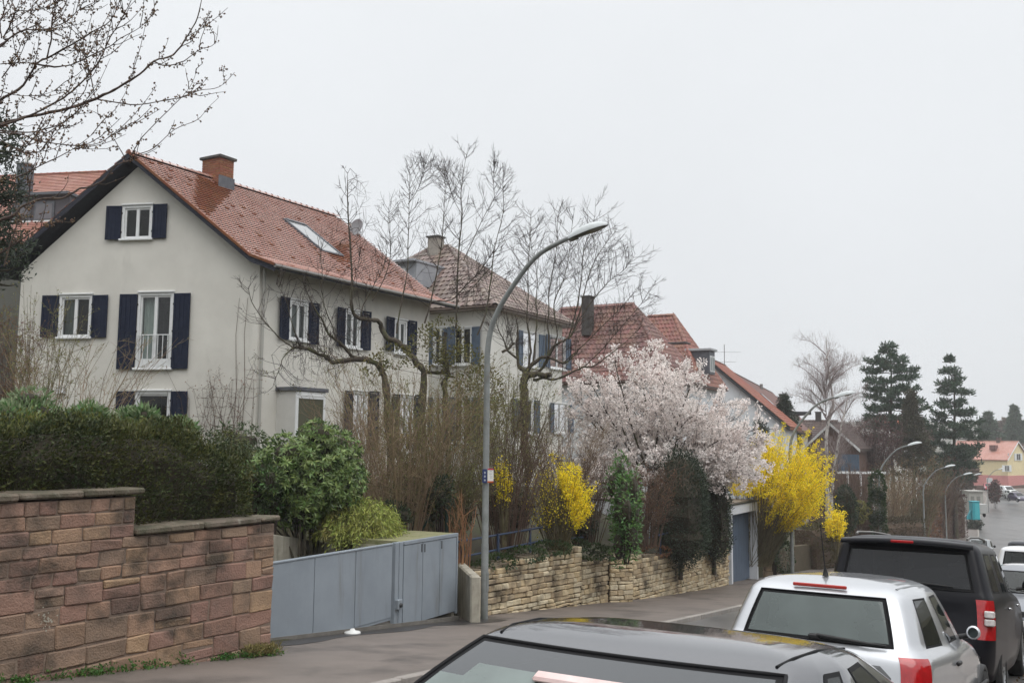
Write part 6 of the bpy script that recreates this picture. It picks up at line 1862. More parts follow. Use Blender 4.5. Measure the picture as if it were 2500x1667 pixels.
# ---- dark conifers by the garage
def conifer_col(label, px, py, rx, ry, depth, n, m=M_CONIF, size=.09, zb_=None, mix=None, name='clipped_conifer'):
    c, r = ell(px, py, rx, ry, depth)
    root = thing(name, label, 'conifer', (c.x, c.y, zb_ if zb_ is not None else c.z - r[2]))
    bl = [(Vector((c.x, c.y, c.z - r[2] * .15)), (r[0] * .93, r[1] * .93, r[2] * 1.0)), (Vector((c.x, c.y, c.z + r[2] * .2)), (r[0] * .85, r[1] * .85, r[2] * .8)), (Vector((c.x, c.y, c.z - r[2] * .55)), (r[0] * .9, r[1] * .9, r[2] * .45))]
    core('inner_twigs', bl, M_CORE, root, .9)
    P_, N_ = cloud(bl, n, .95)
    off = np.array([noise.noise(Vector(p) * 2.2) for p in P_]).reshape(-1, 1) * .12
    P_ = P_ + N_ / np.linalg.norm(N_, axis=1, keepdims=True) * off
    leaves('foliage', P_, N_ / np.linalg.norm(N_, axis=1, keepdims=True) + RNG.normal(0, .45, (n, 3)) + np.array([0, 0, .55]), RNG.uniform(size * .6, size * 1.4, n), size * .35, m, root)
    if mix:
        P2_, N2_ = cloud(bl, mix[1], .97); leaves('pale_sprays', P2_, N2_ + RNG.normal(0, .5, (mix[1], 3)), size, size * .4, mix[0], root)
    tb = TB(); tb.add([(c.x, c.y, c.z - r[2] - .6), (c.x, c.y, c.z)], .08, .04); tb.build('trunk', M_BARK, root, 6)
    return root
conifer_col('broad dark clipped conifer behind the right limestone wall', 1660, 1234, 70, 130, 31.5, 13500, zb_=-4.0)
conifer_col('narrower dark conifer flecked with pale leaves touching the garage', 1742, 1252, 39, 106, 35.0, 7000, zb_=-4.4, mix=(M_PIER, 260))
conifer_col('small dark thuja column right of the large yellow forsythia', 2064, 1240, 20, 52, 50, 3500, size=.13, zb_=-6.0)
# ---- ivy along the wall tops
def ivy(label, spots, n, name='ivy', m=M_IVY, L=.07):
    c0_ = spots[0][0]; root = thing(name, label, 'ivy', c0_)
    P_, N_ = cloud([(Vector(p), r) for p, r in spots], n, .75)
    leaves('foliage', P_, N_ + RNG.normal(0, .6, (n, 3)) + np.array([0, -.5, .4]), RNG.uniform(L * .6, L * 1.2, n), L * .8, m, root)
    tb = TB(); a = Vector(c0_)
    for p, r in spots[1:]: tb.add([a, a.lerp(Vector(p), .5) + rvec(.05), p], .008, .004); a = Vector(p)
    if tb.p: tb.build('stems', M_TWIG, root)
    return root
sp = lambda px, py, d, rx, ry: (at(px, py, d), (rx * d / FPX, rx * d / FPX * .8, ry * d / FPX))
ivy('dark ivy creeping along the top of the first limestone wall below the blue railing', [sp(1175, 1388, 21.3, 30, 16), sp(1215, 1372, 21.9, 45, 18), sp(1280, 1352, 22.9, 55, 16), sp(1345, 1336, 24.0, 50, 15)], 1700)
ivy('dark ivy spilling over the dipped limestone wall below the laurel', [sp(1440, 1345, 26.0, 45, 18), sp(1480, 1350, 26.5, 40, 14), sp(1400, 1330, 25.6, 40, 16)], 1200)
ivy('ivy tuft growing at the foot of the limestone wall', [sp(1655, 1425, 32.2, 10, 22), sp(1628, 1440, 31.6, 14, 8)], 240)
ivy('dead brown stems and ivy along the top of the right limestone wall', [sp(1600, 1345, 30.5, 40, 12), sp(1660, 1335, 32.5, 45, 12), sp(1715, 1318, 34.5, 30, 12)], 900, m=M_BRLEAF)
ivy('thick ivy wrapped round the foot of the third street lamp', [sp(2142, 1190, 58, 18, 40), sp(2140, 1240, 58, 20, 45), sp(2146, 1290, 58, 18, 40)], 2600, L=.16)
ivy('ivy covering the stones left of the overgrown garden wall', [sp(1915, 1360, 42.5, 22, 40), sp(1890, 1280, 43, 35, 40)], 2200, L=.1)
# ------------------------------------------------------------------ trees
def px_poly(pts, depth, dv=0.0):
    """polyline through source pixels; depth constant or list"""
    n = len(pts); ds = depth if isinstance(depth, (list, tuple)) else [depth + dv * i / max(1, n - 1) for i in range(n)]
    return [at(x, y, d) for (x, y), d in zip(pts, ds)]

def limb(mb, pts, r0, r1, n=7, sm=3, kr=.8):
    q = catmull(pts, sm) if len(pts) > 2 else [Vector(p) for p in pts]
    m = len(q); rr = [r0 + (r1 - r0) * i / (m - 1) for i in range(m)]
    rr = [r * random.uniform(.85, 1.2) * kr for r in rr]
    q = [p if i in (0, m - 1) else p + rvec(.25 * rr[i]) for i, p in enumerate(q)]
    mb.tube(q, rr, n)
    return q

def side_twigs(tb, pts, n, l0, l1, r, up=.35, ang=.9, tips=None, start=.1, sub=2, whorl=0, flat=None):
    """twigs along a polyline, each with smaller ones"""
    pts = [Vector(p) for p in pts]
    d = np.r_[0, np.cumsum([(pts[i + 1] - pts[i]).length for i in range(len(pts) - 1)])]; tot = d[-1]
    for k in range(n):
        f = start + (1 - start) * ((k // max(1, whorl) + .5) * max(1, whorl) / n if whorl else random.random()); x = min(f, .999) * tot
        i = max(0, min(len(pts) - 2, int(np.searchsorted(d, x) - 1))); q = pts[i].lerp(pts[i + 1], (x - d[i]) / max(1e-6, d[i + 1] - d[i]))
        t = (pts[i + 1] - pts[i]).normalized(); o = t.orthogonal().normalized(); o = Matrix.Rotation(random.uniform(0, 6.28), 3, t) @ o
        dr = (t * math.cos(ang) + o * math.sin(ang) + UP * up).normalized()
        l = (l0 + (l1 - l0) * f) * random.uniform(.55, 1.15)
        e = [q, q + dr * l * .35 + rvec(.02 * l), q + (dr + UP * .12).normalized() * l * .7 + rvec(.03 * l), q + (dr + UP * .28).normalized() * l]
        tb.add(e, r, r * .45)
        if tips is not None: tips.append((e[-1], (e[-1] - e[-2]).normalized(), l))
        for _ in range(sub):
            g = random.uniform(.3, .9); q2 = e[1].lerp(e[3], g); d2 = (dr + rvec(.55)).normalized(); l2 = l * random.uniform(.25, .5)
            tb.add([q2, q2 + d2 * l2 * .5 + rvec(.015 * l2), q2 + (d2 + UP * .2) * l2], r * .6, r * .35)
            if tips is not None: tips.append((q2 + d2 * l2, d2, l2))

# ---- old pruned fruit tree in front of the grey house
DA = 24.2
base = at(955, 1150, DA); base.z = -2.0
root = thing('pruned_fruit_tree', 'old pruned bare fruit tree with knobbly crooked limbs in front of the grey house', 'tree', base)
mb = MB(); tb = TB()
Z5 = lambda x, y: (x / 3.484 + 600, y / 3.484 + 650)
A_ = [Z5(1235, 1800), Z5(1225, 1400), Z5(1200, 1150), Z5(1185, 980), Z5(1150, 860), Z5(1080, 812), Z5(980, 790), Z5(880, 802), Z5(740, 812), Z5(690, 772), Z5(590, 735), Z5(500, 700), Z5(400, 690)]
qa = limb(mb, px_poly(A_, [24.2, 24.2, 24.2, 24.2, 24.2, 24.1, 24.0, 23.9, 23.7, 23.6, 23.4, 23.2, 23.0]), .125, .04, 9)
lims = []
def L(zpts, d, r0, r1, n=6): 
    q = limb(mb, px_poly([Z5(*p) for p in zpts], d), r0, r1, n); lims.append(q); return q
L([(400, 690), (300, 620), (250, 570), (130, 430), (50, 300), (20, 180)], [23, 22.9, 22.8, 22.6, 22.5, 22.4], .026, .007)
L([(400, 690), (320, 770), (290, 860), (250, 960), (230, 1030)], [23, 22.8, 22.7, 22.6, 22.5], .02, .006)
L([(460, 690), (430, 600), (380, 440), (340, 280), (260, 150)], [23.2, 23.1, 23, 22.9, 22.8], .02, .006)
L([(980, 790), (900, 760), (840, 690), (760, 620), (700, 570), (660, 470), (600, 380), (520, 220), (480, 120)], [24, 23.9, 23.8, 23.6, 23.5, 23.4, 23.3, 23.2, 23.1], .065, .008, 7)
L([(760, 620), (740, 520), (690, 400), (660, 300), (655, 150), (640, -50), (610, -250)], [23.6] * 7, .022, .006)
B_ = [(1510, 1800), (1510, 1300), (1508, 900), (1450, 820), (1370, 720), (1300, 650), (1190, 600), (1155, 510), (1120, 470), (1050, 455), (970, 445), (915, 390), (900, 330), (905, 150), (900, -20), (880, -300), (868, -520), (866, -680), (866, -790)]
qb = L(B_, [25.0] * 8 + [24.8, 24.6, 24.4, 24.3, 24.2, 24.2, 24.2, 24.1, 24, 24, 24], .12, .005, 9)
L([(970, 445), (1000, 330), (1050, 240), (1100, 140), (1170, 20), (1200, -150)], [24.4] * 6, .02, .006)
C_ = [(1720, 1800), (1720, 1400), (1690, 1150), (1690, 1000), (1720, 880), (1690, 720), (1700, 560)]
L(C_, [25.6] * 7, .11, .06, 8)
L([(1510, 900), (1600, 905), (1690, 900)], [25, 25.3, 25.6], .06, .055, 7)
Z8 = lambda x, y: (x / 2.413 + 900, y / 2.413 + 350)
def L8(zpts, d, r0, r1, n=5):
    q = limb(mb, px_poly([Z8(*p) for p in zpts], d), r0, r1, n); lims.append(q); return q
sh = []
sh.append(L8([(165, 1120), (190, 960), (228, 760), (232, 600), (238, 420), (240, 260), (246, 90)], 24.6, .028, .004))
sh.append(L8([(330, 1060), (370, 920), (405, 740), (430, 600), (442, 430), (450, 290), (452, 140)], 25.2, .03, .004))
sh.append(L8([(515, 1090), (520, 900), (530, 640), (550, 440), (545, 300), (560, 160), (585, 30)], 25.4, .034, .004))
sh.append(L8([(380, 930), (490, 920), (570, 840), (650, 760), (730, 640), (745, 600)], 25.3, .022, .01))
sh.append(L8([(640, 1130), (690, 1000), (715, 850), (730, 720), (745, 600), (795, 400), (790, 260), (798, 110)], 25.0, .03, .004))
sh.append(L8([(560, 690), (620, 560), (680, 430), (740, 320), (800, 350)][:4] + [(735, 250), (740, 160), (735, 100)], 25.2, .014, .004))
sh.append(L8([(550, 420), (500, 330), (470, 230), (440, 150)], 25.4, .012, .004))
sh.append(L8([(20, 930), (90, 800), (130, 660), (120, 480), (118, 380)], 24.4, .018, .004))
sh.append(L8([(232, 360), (280, 290), (310, 220), (340, 110)], 24.6, .012, .004))
sh.append(L8([(730, 720), (640, 820), (600, 860), (520, 900)], 25.1, .016, .01))
tips = []
side_twigs(tb, qa[18:], 34, .8, .25, .008, up=.2, tips=tips, sub=3)
for q in lims: side_twigs(tb, q[len(q) // 3:], 15, .95, .4, .007, up=.2, ang=1.05, tips=tips, sub=4)
for q in sh: side_twigs(tb, q[2:], 21, 1.05, .3, .0065, up=.14, ang=.95, tips=tips, sub=4, whorl=3)
for q in sh[:6]: side_twigs(tb, q, 7, 1.7, .15, .008, up=.06, ang=1.1, tips=tips, sub=6)
for q in (qa, qb): side_twigs(tb, q[len(q) // 3:], 12, 1.6, .3, .009, up=.3, ang=1.1, tips=tips, sub=6)
# curled old spurs and drooping twigs on the low limbs
for q in (qa, lims[3], qb):
    for _ in range(26):
        p = q[random.randint(len(q) // 3, len(q) - 1)]; a = random.uniform(-.5, .5)
        e = [p, p + Vector((a * .25, random.uniform(-.2, .2), .1)), p + Vector((a * .6, random.uniform(-.3, .3), .02)), p + Vector((a * .9, random.uniform(-.4, .4), -.22)), p + Vector((a, random.uniform(-.4, .4), -.5))]
        tb.add(e, .009, .003)
        for k in range(3):
            s_ = e[random.randint(2, 4)]; tb.add([s_, s_ + rvec(.08) - UP * .08, s_ + rvec(.14) - UP * .16], .004, .002)
mb.build('limbs', M_BARK, root)
tb.build('twigs', M_TWIG, root)
C = []; D_ = []
for q, d, l in tips:
    if q.z < 2.2 and random.random() < .55:
        for _ in range(2): C.append(q - d * random.uniform(0, .3) + rvec(.03)); D_.append(d + rvec(.5))
leaves('young_leaves', C, D_, RNG.uniform(.025, .055, len(C)), .022, M_BUDLEAF, root)
# green-brown leafy clumps sitting on the limbs
ivy('tangle of olive leaves growing round the fork of the old fruit tree', [sp(1040, 850, 24.9, 45, 55), sp(1085, 830, 25.2, 50, 60), sp(960, 870, 24.3, 40, 30), sp(1130, 900, 25.2, 55, 60), sp(1170, 950, 25.4, 60, 60), sp(915, 890, 24.0, 30, 24)], 2600, m=lf('olive_leaf', (.11, .115, .035), (.17, .15, .055)), L=.075)
# mossy sleeves on the limbs
# ---- second pruned tree, right of the lamp
DB = 27.0
base = at(1282, 1180, DB); base.z = -2.4
root = thing('pruned_fruit_tree', 'second pruned bare fruit tree with long right-reaching branches beside the white house', 'tree', base)
mb = MB(); tb = TB(); lims = []; tips = []
Z6 = lambda x, y: (x / 6.272 + 1200, y / 6.272 + 700)
def L6(zpts, d, r0, r1, n=6, dv=0.0):
    q = limb(mb, px_poly([Z6(*p) for p in zpts], d, dv), r0, r1, n); lims.append(q); return q
L6([(540, 3000), (520, 2200), (500, 1600), (500, 1480), (520, 1330)], DB, .15, .13, 9)
L6([(520, 1400), (640, 1340), (760, 1350), (860, 1360), (905, 1340)], DB, .12, .07, 8, -.3)
L6([(520, 1340), (480, 1270), (420, 1240), (400, 1100), (385, 900), (400, 700), (390, 550), (360, 440)], DB, .08, .012, 7, .3)
L6([(540, 1300), (640, 1180), (760, 1090), (820, 1080), (900, 1090), (1100, 1170), (1230, 1090), (1330, 980)], DB, .08, .014, 7, -.4)
L6([(700, 1330), (820, 1180), (860, 1080), (930, 930), (1000, 880), (1100, 830), (1220, 750), (1290, 620), (1340, 520), (1500, 420)], DB, .06, .012, 7, -.2)
L6([(640, 1420), (800, 1400), (960, 1420), (1140, 1360), (1290, 1280), (1420, 1230), (1568, 1210), (1800, 1050), (2050, 850), (2300, 600)], DB, .05, .006, 6, -1.2)
L6([(560, 1250), (600, 1000), (590, 850), (560, 620), (540, 540), (550, 300), (560, 80), (560, -300), (590, -700), (600, -1000), (590, -1180)], DB, .04, .004, 6)
L6([(640, 1180), (660, 900), (690, 600), (700, 400), (680, 200), (700, 0), (690, -250), (620, -550), (580, -900)], DB, .035, .004, 6, .6)
L6([(860, 1060), (880, 800), (860, 600), (880, 350), (880, 100), (930, -200), (1000, -600), (1010, -950), (1020, -1180)], DB, .035, .004, 6, .4)
L6([(900, 1050), (1010, 750), (960, 420), (970, 200), (1100, -100), (1180, -450), (1230, -900), (1260, -1120)], DB, .03, .004, 6, -.5)
L6([(1180, 800), (1260, 520), (1330, 200), (1380, -150), (1420, -600), (1560, -960), (1600, -1350)], DB, .032, .004, 6, .4)
L6([(1220, 740), (1350, 400), (1420, 100), (1500, -200), (1640, -500), (1780, -700), (1900, -850)], DB, .03, .004, 6, .2)
L6([(1330, 520), (1560, 200), (1800, -80), (2050, -280), (2200, -500)], DB, .022, .003, 5, -.3)
L6([(1100, 1160), (1400, 900), (1700, 600), (2000, 300), (2200, 80), (2420, 20)], DB, .022, .003, 5, -.8)
L6([(1420, 1230), (1700, 950), (2000, 600), (2300, 250), (2480, -40)], DB, .02, .003, 5, -.6)
L6([(160, 1000), (280, 930), (350, 850)], DB, .05, .03, 6)
L6([(400, 1100), (250, 980), (200, 850), (100, 640), (80, 480)], DB, .04, .008, 6)
side = lims[3:]
for q in side: side_twigs(tb, q[len(q) // 5:], 24, 1.3, .4, .007, up=.16, ang=1.0, tips=tips, sub=5)
for q in lims[6:13]: side_twigs(tb, q[len(q) // 3:], 12, 1.7, .5, .008, up=.1, ang=1.05, tips=tips, sub=5, whorl=2)
mb.build('limbs', M_BARK, root); tb.build('twigs', M_TWIG, root)

# ---- blossom tree
DC = 34.0
base = at(1560, 1290, DC); base.z = -3.6
root = thing('blossom_tree', 'spreading ornamental cherry in full pale pink blossom above the dark conifers', 'tree', base)
mb = MB(); tb = TB(); tips = []; lims = []
top = at(1590, 1180, DC)
limb(mb, [base, base.lerp(top, .5) + Vector((.1, 0, 0)), top], .16, .12, 9)
ends = [(1480, 1150), (1520, 1180), (1600, 1140), (1680, 1150), (1750, 1150), (1830, 1140), (1580, 1110), (1720, 1130), (1850, 1110), (1780, 1060), (1700, 1060), (1405, 1110), (1430, 1010), (1395, 960), (1470, 960), (1500, 880), (1560, 910), (1590, 850), (1530, 980), (1625, 930), (1660, 980), (1700, 1010), (1760, 985), (1800, 1020), (1830, 1090), (1865, 1120), (1800, 1150), (1740, 1090), (1650, 1080), (1560, 1060), (1480, 1060), (1440, 1150), (1870, 1040), (1690, 930), (1640, 900), (1790, 1110), (1440, 930)]
for k, (x, y) in enumerate(ends):
    dd = DC + random.uniform(-2.6, 2.6); e = at(x, y, dd); c1 = top.lerp(e, .4) + Vector((0, 0, random.uniform(-.4, .15))) ; c2 = top.lerp(e, .75) + Vector((random.uniform(-.2, .2), 0, .1))
    q = limb(mb, [top + rvec(.08), c1, c2, e], .055, .010, 6); lims.append(q)
    side_twigs(tb, q[3:], 24, 1.5, .7, .009, up=.12, ang=.95, tips=tips, sub=5)
mb.build('limbs', M_BARK, root); tb.build('twigs', M_TWIG, root)
tb2 = TB(); C = []; D_ = []
for q, d, l in tips:
    for _ in range(int(1.3 + 2.2 * min(1.2, l) + random.random())):          # flowers sit in clusters along the twig
        k_ = q - d * (random.random() ** 1.2 * l); rr_ = random.uniform(.03, .055)
        for _2 in range(random.randint(4, 8)): C.append(k_ + rvec(rr_)); D_.append(rvec(1) + UP * .3)
print('BLOSSOM', len(tips), len(C))
leaves('blossoms', C, D_, RNG.uniform(.05, .10, len(C)), RNG.uniform(.045, .085, len(C)), M_BLOS, root, fold=.25)

# ---- conifer branch tips and birch and pines down the street
def pine(label, px, pyb, pyt, depth, wpx_, layers, n, name='pine_tree', zb_=-11.0, prof=None, droop=.12, m=M_CONIFG, dens=1.0, L=.42, broad=0.0, gap=.3):
    b_ = at(px, pyb, depth); t = at(px, pyt, depth); s = depth / FPX
    root = thing(name, label, 'tree', (b_.x, b_.y, zb_), None)
    mb = MB(); limb(mb, [Vector((b_.x, b_.y, zb_)), Vector((b_.x + .1, b_.y, (zb_ + t.z) / 2)), Vector((t.x, t.y, t.z - .2))], .32, .05, 8); tr = mb.build('trunk', M_BARK, root)
    tb = TB(); C = []; D_ = []
    zlo = at(px, pyb, depth).z
    for k in range(layers):
        f = k / (layers - 1); z = zlo + (t.z - zlo) * f
        w = prof(f) * wpx_ * s
        nb = random.randint(6, 8)
        a0 = random.uniform(0, 6.28)
        for j in range(nb):
            a = a0 + 2 * math.pi * j / nb + random.uniform(-.3, .3); l = w * random.uniform(.62, 1.12)
            p0 = Vector((b_.x, b_.y, z + random.uniform(-.4, .4))); d = Vector((math.cos(a), math.sin(a), 0))
            pts = [p0, p0 + d * l * .35 - UP * droop * l * .3, p0 + d * l * .7 - UP * droop * l * .6, p0 + d * l + UP * (.08 * l - droop * l * .4)]
            tb.add(pts, .06, .015)
            # bunches of needles along the outer part of the bough
            nc = max(3, int(l * 4.6 * dens))
            for i in range(nc):
                g = gap + (1.03 - gap) * (i + random.random()) / nc; x = min(2.999, g * 3); ii = int(x); q = pts[ii].lerp(pts[ii + 1], x - ii)
                side_ = Vector((-d.y, d.x, 0)) * random.uniform(-1, 1) * (.22 + .2 * l * (1.1 - g) * .5 + .12)
                q = q + side_ + UP * random.uniform(0, .16 + .12 * g)
                nn = int(n)
                dirs = unit(nn) * .75 + np.array([d.x * .4, d.y * .4, .55])
                for v in dirs: C.append(q + rvec(.12)); D_.append(v)
    tb.build('boughs', M_BARK, root)
    leaves('needles', C, D_, RNG.uniform(L * .6, L * 1.15, len(C)), L * .28, m, root, fold=.3)
    print('PINE', label[:20], len(C))
    return root
def k2(x): return x * K2
pine('tall dark pine with broad irregular crown right of the birch', k2(2046), k2(1010), k2(806), 100, k2(78), 10, 15, prof=lambda f: float(np.interp(f, [0, .15, .35, .55, .75, .9, 1], [.75, .9, .95, .85, .78, .6, .25])), dens=1.0, L=.5)
pine('conical dark pine nearest to the yellow house', k2(2192), k2(1100), k2(832), 104, k2(68), 12, 15, prof=lambda f: float(np.interp(f, [0, .1, .3, .5, .7, .88, 1], [.6, .85, 1.0, .85, .62, .36, .06])), dens=1.0, L=.5)
pine('brownish spruce between the two dark pines', k2(2096), k2(1080), k2(912), 96, k2(44), 15, 14, name='spruce_tree', prof=lambda f: float(np.interp(f, [0, .2, .5, .8, 1], [.9, 1, .8, .4, .05])), droop=.3, m=lf('brownish_needles', (.055, .055, .03), (.08, .07, .04), trans=.08), L=.42)
pine('dark fir in front of the white villa beside the second lamp', k2(1803), k2(1040), k2(925), 80, k2(34), 14, 14, name='fir_tree', prof=lambda f: float(np.interp(f, [0, .3, .7, 1], [1, .95, .6, .12])), droop=.2, m=M_CONIF, L=.34, zb_=-8)
pine('dark evergreen between blossom tree and forsythia tips', k2(1748), k2(1060), k2(985), 66, k2(16), 8, 16, name='fir_tree', prof=lambda f: float(np.interp(f, [0, .5, 1], [1, 1, .4])), m=M_CONIF, L=.26, zb_=-7)
pine('hazy far conifer right of the dark pines', k2(2272), k2(1015), k2(955), 210, k2(30), 10, 12, name='fir_tree', prof=lambda f: 1.0 - .85 * f, droop=.3, L=.9, zb_=-9)
pine('hazy far spruce at the right edge above the pinkish roof', k2(2332), k2(1010), k2(938), 235, k2(32), 11, 12, name='spruce_tree', prof=lambda f: 1.0 - .9 * f, droop=.3, L=.95, zb_=-9)
# low bough reaching right from the conical pine
# ---- left edge conifer
pine('dark feathery conifer at the left edge in front of the terracotta roof', -30, 660, 330, 24, 95, 10, 12, name='cypress_tree', prof=lambda f: float(np.interp(f, [0, .4, .8, 1], [1.1, 1.0, .8, .3])), droop=.1, m=M_CONIF, L=.16, zb_=-1.0, dens=2.2)

def birch(label, px, pyb, pyt, depth, wpx_, n_l, lean=0.0, zb_=-10, tw=30):
    b_ = at(px, pyb, depth); t = at(px + lean, pyt, depth); s = depth / FPX; H = t.z - b_.z; w = wpx_ * s
    root = thing('birch_tree', label, 'tree', (b_.x, b_.y, zb_))
    mb = MB(); tb = TB(); tips = []
    tr = [Vector((b_.x, b_.y, zb_)), b_ + rvec(.1), b_.lerp(t, .35) + rvec(.2), b_.lerp(t, .7) + rvec(.2), t]
    limb(mb, tr, .26, .03, 8); mb.build('trunk', M_BIRCH, root); mb = MB(); lims = []
    for k in range(n_l):
        f = random.uniform(.1, .85); p0 = b_.lerp(t, f); a = random.uniform(0, 6.28); l = w * random.uniform(.6, 1.25) * (1.05 - .5 * f)
        d = Vector((math.cos(a), math.sin(a), 0)); e = p0 + d * l + UP * random.uniform(.14, .36) * H * (1 - f * .55)
        q = limb(mb, [p0, p0.lerp(e, .4) + UP * .3, p0.lerp(e, .75) + UP * .3, e], .06, .012, 5); lims.append(q)
    lims.append(tr[2:])
    mb.build('limbs', M_BIRCHT, root)
    for q in lims:
        side_twigs(tb, q, tw, 1.6, .9, .009, up=.35, ang=.75, tips=tips, sub=3)
    for q, d, l in tips:          # hanging hair-fine twigs
        if random.random() < .35:
            l2 = random.uniform(.3, .9); o = Vector((d.x, d.y, 0)) * .35
            tb.add([q, q + o * l2 * .5 + UP * .05 * l2, q + o * l2 - UP * l2 * .35, q + o * l2 * 1.2 - UP * l2 * .8], .006, .004)
    tb.build('twigs', M_BIRCHT, root)
    print('BIRCH', len(tb.p))
birch('tall bare birch with drooping fine twigs left of the pines', k2(1897), k2(1000), k2(772), 84, k2(80), 30, tw=24)
birch('second leaning bare birch with pale trunk in front of the brown roof', k2(1908), k2(1130), k2(905), 78, k2(52), 13, lean=45)

# ---- brown scrub along the far left side
FB = 'bare brown bushes down the street'
def far_bush(label, px, pyb, pyt, depth, wpx_, n, m=M_TWIGR, tw=10, mleaf=None, buds=0, lsize=.1, lean=.35, zb_=None):
    b_ = at(px, pyb, depth); s = depth / FPX; h = (pyb - pyt) * s
    root = thing('bare_bush', label, 'bush', (b_.x, b_.y, b_.z), FB)
    tb = TB(); tips = []
    stems(tb, b_ - UP * .8, n, wpx_ * s, h + .8, lean=lean, r0=.03 * depth / 60, r1=.009 * depth / 60, twigs=tw, tl=.28, tips=tips, gen2=2, hv=.35)
    tb.build('stems', m, root)
    c, r = ell(px, pyb - (pyb - pyt) * .42, wpx_ * .8, (pyb - pyt) * .36, depth)
    if mleaf:
        C = []; D_ = []
        for q, d in tips:
            for _ in range(buds): C.append(q + rvec(.15)); D_.append(rvec(1))
        leaves('dry_leaves', C, D_, RNG.uniform(lsize * .6, lsize * 1.3, len(C)), lsize * .6, mleaf, root)
far_bush('reddish bare bush right of the large forsythia below the brick gable', k2(1965), k2(1190), k2(1060), 66, k2(48), 70, M_TWIGR)
far_bush('dark purplish bare tree left of the brownish spruce', k2(2005), k2(1120), k2(955), 90, k2(40), 90, mk('purple_twig', (.075, .05, .048), .9, (.1, .065, .06), scale=2, isl=.25), mleaf=M_PURP, buds=2, lsize=.14)
far_bush('wide brown bare bush behind the fourth street lamp', k2(2095), k2(1210), k2(1050), 84, k2(70), 80, M_TWIGG, mleaf=M_BRLEAF, buds=1, lsize=.12)
far_bush('brown bare bush between fourth and fifth street lamps', k2(2150), k2(1200), k2(1075), 96, k2(48), 60, mk('brown_far_twig', (.11, .075, .055), .9, (.15, .1, .07), scale=2, isl=.25))
far_bush('grey brown bush behind the ivy clad third lamp', k2(2045), k2(1200), k2(1085), 74, k2(40), 60, M_TWIGT)
far_bush('brown bare bush in front of the white pergola', k2(1990), k2(1240), k2(1150), 60, k2(45), 60, M_TWIGR)
def far_hedge(label, px0, px1, py0, py1, depth, m, n, zb_, mc=M_COREB, L=.2):
    a, b_ = at(px0, py1, depth), at(px1, py1, depth + 4); t = at(px0, py0, depth)
    d = (b_ - a); az = math.degrees(math.atan2(d.x, d.y)); pl = Plane(a.x, a.y, az)
    return hedge('hedge', label, pl, 0, Vector((d.x, d.y, 0)).length, -1.4, 0, lambda u: zb_, lambda u: t.z, n, m, size=L, mc=mc, lump=.25)
far_hedge('rust brown beech hedge beside the fourth street lamp', k2(2128), k2(2163), k2(1168), k2(1235), 89, M_BRLEAF, 2600, -10.6)
far_hedge('dark purplish red hedge by the fifth street lamp', k2(2163), k2(2222), k2(1145), k2(1235), 102, M_PURP, 3600, -11.4)
far_hedge('low olive brown hedge above the overgrown garden wall', k2(1880), k2(1960), k2(1215), k2(1262), 48.5, lf('olive_hedge', (.07, .065, .025), (.10, .08, .035)), 3500, -6.2, L=.12)
far_hedge('dark scruffy hedge behind the black off-road car', k2(1965), k2(2130), k2(1205), k2(1270), 62, lf('brown_green_hedge', (.065, .055, .03), (.095, .07, .04)), 5000, -8.6, L=.16)
c, r = ell(k2(1972), k2(1182), 26, 30, 58); shrub('leafy_shrub', 'yellowish green bush below the reddish bare bush', c, r, 6, 1500, .16, .08, lf('yellow_green_shrub', (.17, .17, .05), (.22, .2, .06)), base=-7)
c, r = ell(k2(1782), k2(1235), 32, 30, 43.5); shrub('leafy_shrub', 'dark green ivy-like shrub right of the garage below the forsythia', c, r, 7, 2200, .1, .07, M_LAUR, base=-5.6, mix=(M_IVY, .5))
c, r = ell(k2(2238), k2(1215), 20, 26, 118); shrub('leafy_shrub', 'dark rounded shrub beside the turquoise cabin', c, r, 6, 1200, .25, .14, M_CONIF, base=-11.5)
c, r = ell(k2(2284), k2(1128), 17, 26, 150); shrub('leafy_shrub', 'dark shrub left of the far red car', c, r, 6, 1200, .35, .2, M_PURP, base=-11.5)
# farther tree masses on the skyline
for px, py, rx, ry, d, lab in ((2215, 1075, 60, 60, 190, 'hazy grove between the pines and the yellow house'), (2480, 1060, 60, 40, 300, 'hazy far grove behind the pinkish roof'), (2140, 1120, 120, 45, 160, 'hazy dark grove low behind the pines'), (2330, 1150, 60, 55, 165, 'dim grove behind the far street lamps')):
    c, r = ell(px, py, rx, ry, d); root = thing('grove', lab, 'trees', (c.x, c.y, -10))
    bl = lumps(c, r, 12); core('inner_twigs', bl, M_CORE, root, .8)
    P_, N_ = cloud(bl, 3500, .8); leaves('foliage', P_, N_ + RNG.normal(0, .5, (3500, 3)), d * .006, d * .003, M_CONIFG if 'dark' in lab else M_COREB, root)

# ---- budding branches reaching into the picture at top left
DT = 7.6
Z1 = lambda x, y: (x / 3.136, y / 3.136)
tb_pos = Vector((-8.2, 7.9, -.95))
root = thing('budding_tree', 'budding bare tree whose long branches reach into view at top left', 'tree', tb_pos)
mb = MB(); tb = TB(); budsC = []
M_BR = mk('speckled_branch', (.075, .052, .045), .85, (.15, .12, .085), scale=25, contrast=(.5, .7), bump=.5, bscale=60)
trunk_top = Vector((-7.5, 7.9, 1.3))
mb.tube([tb_pos - UP * .3, tb_pos.lerp(trunk_top, .5) + Vector((.1, 0, 0)), trunk_top], [.14, .12, .1], 9)
def spur(q, t):
    o = Matrix.Rotation(random.uniform(0, 6.28), 3, t) @ t.orthogonal().normalized(); l = random.uniform(.008, .03)
    e = q + (o + t * .4) * l; tb.add([q, q.lerp(e, .5), e], .0022, .0016)
    for _ in range(random.choice((1, 2, 2, 3))): budsC.append((e + rvec(.005), random.uniform(.0045, .0085)))
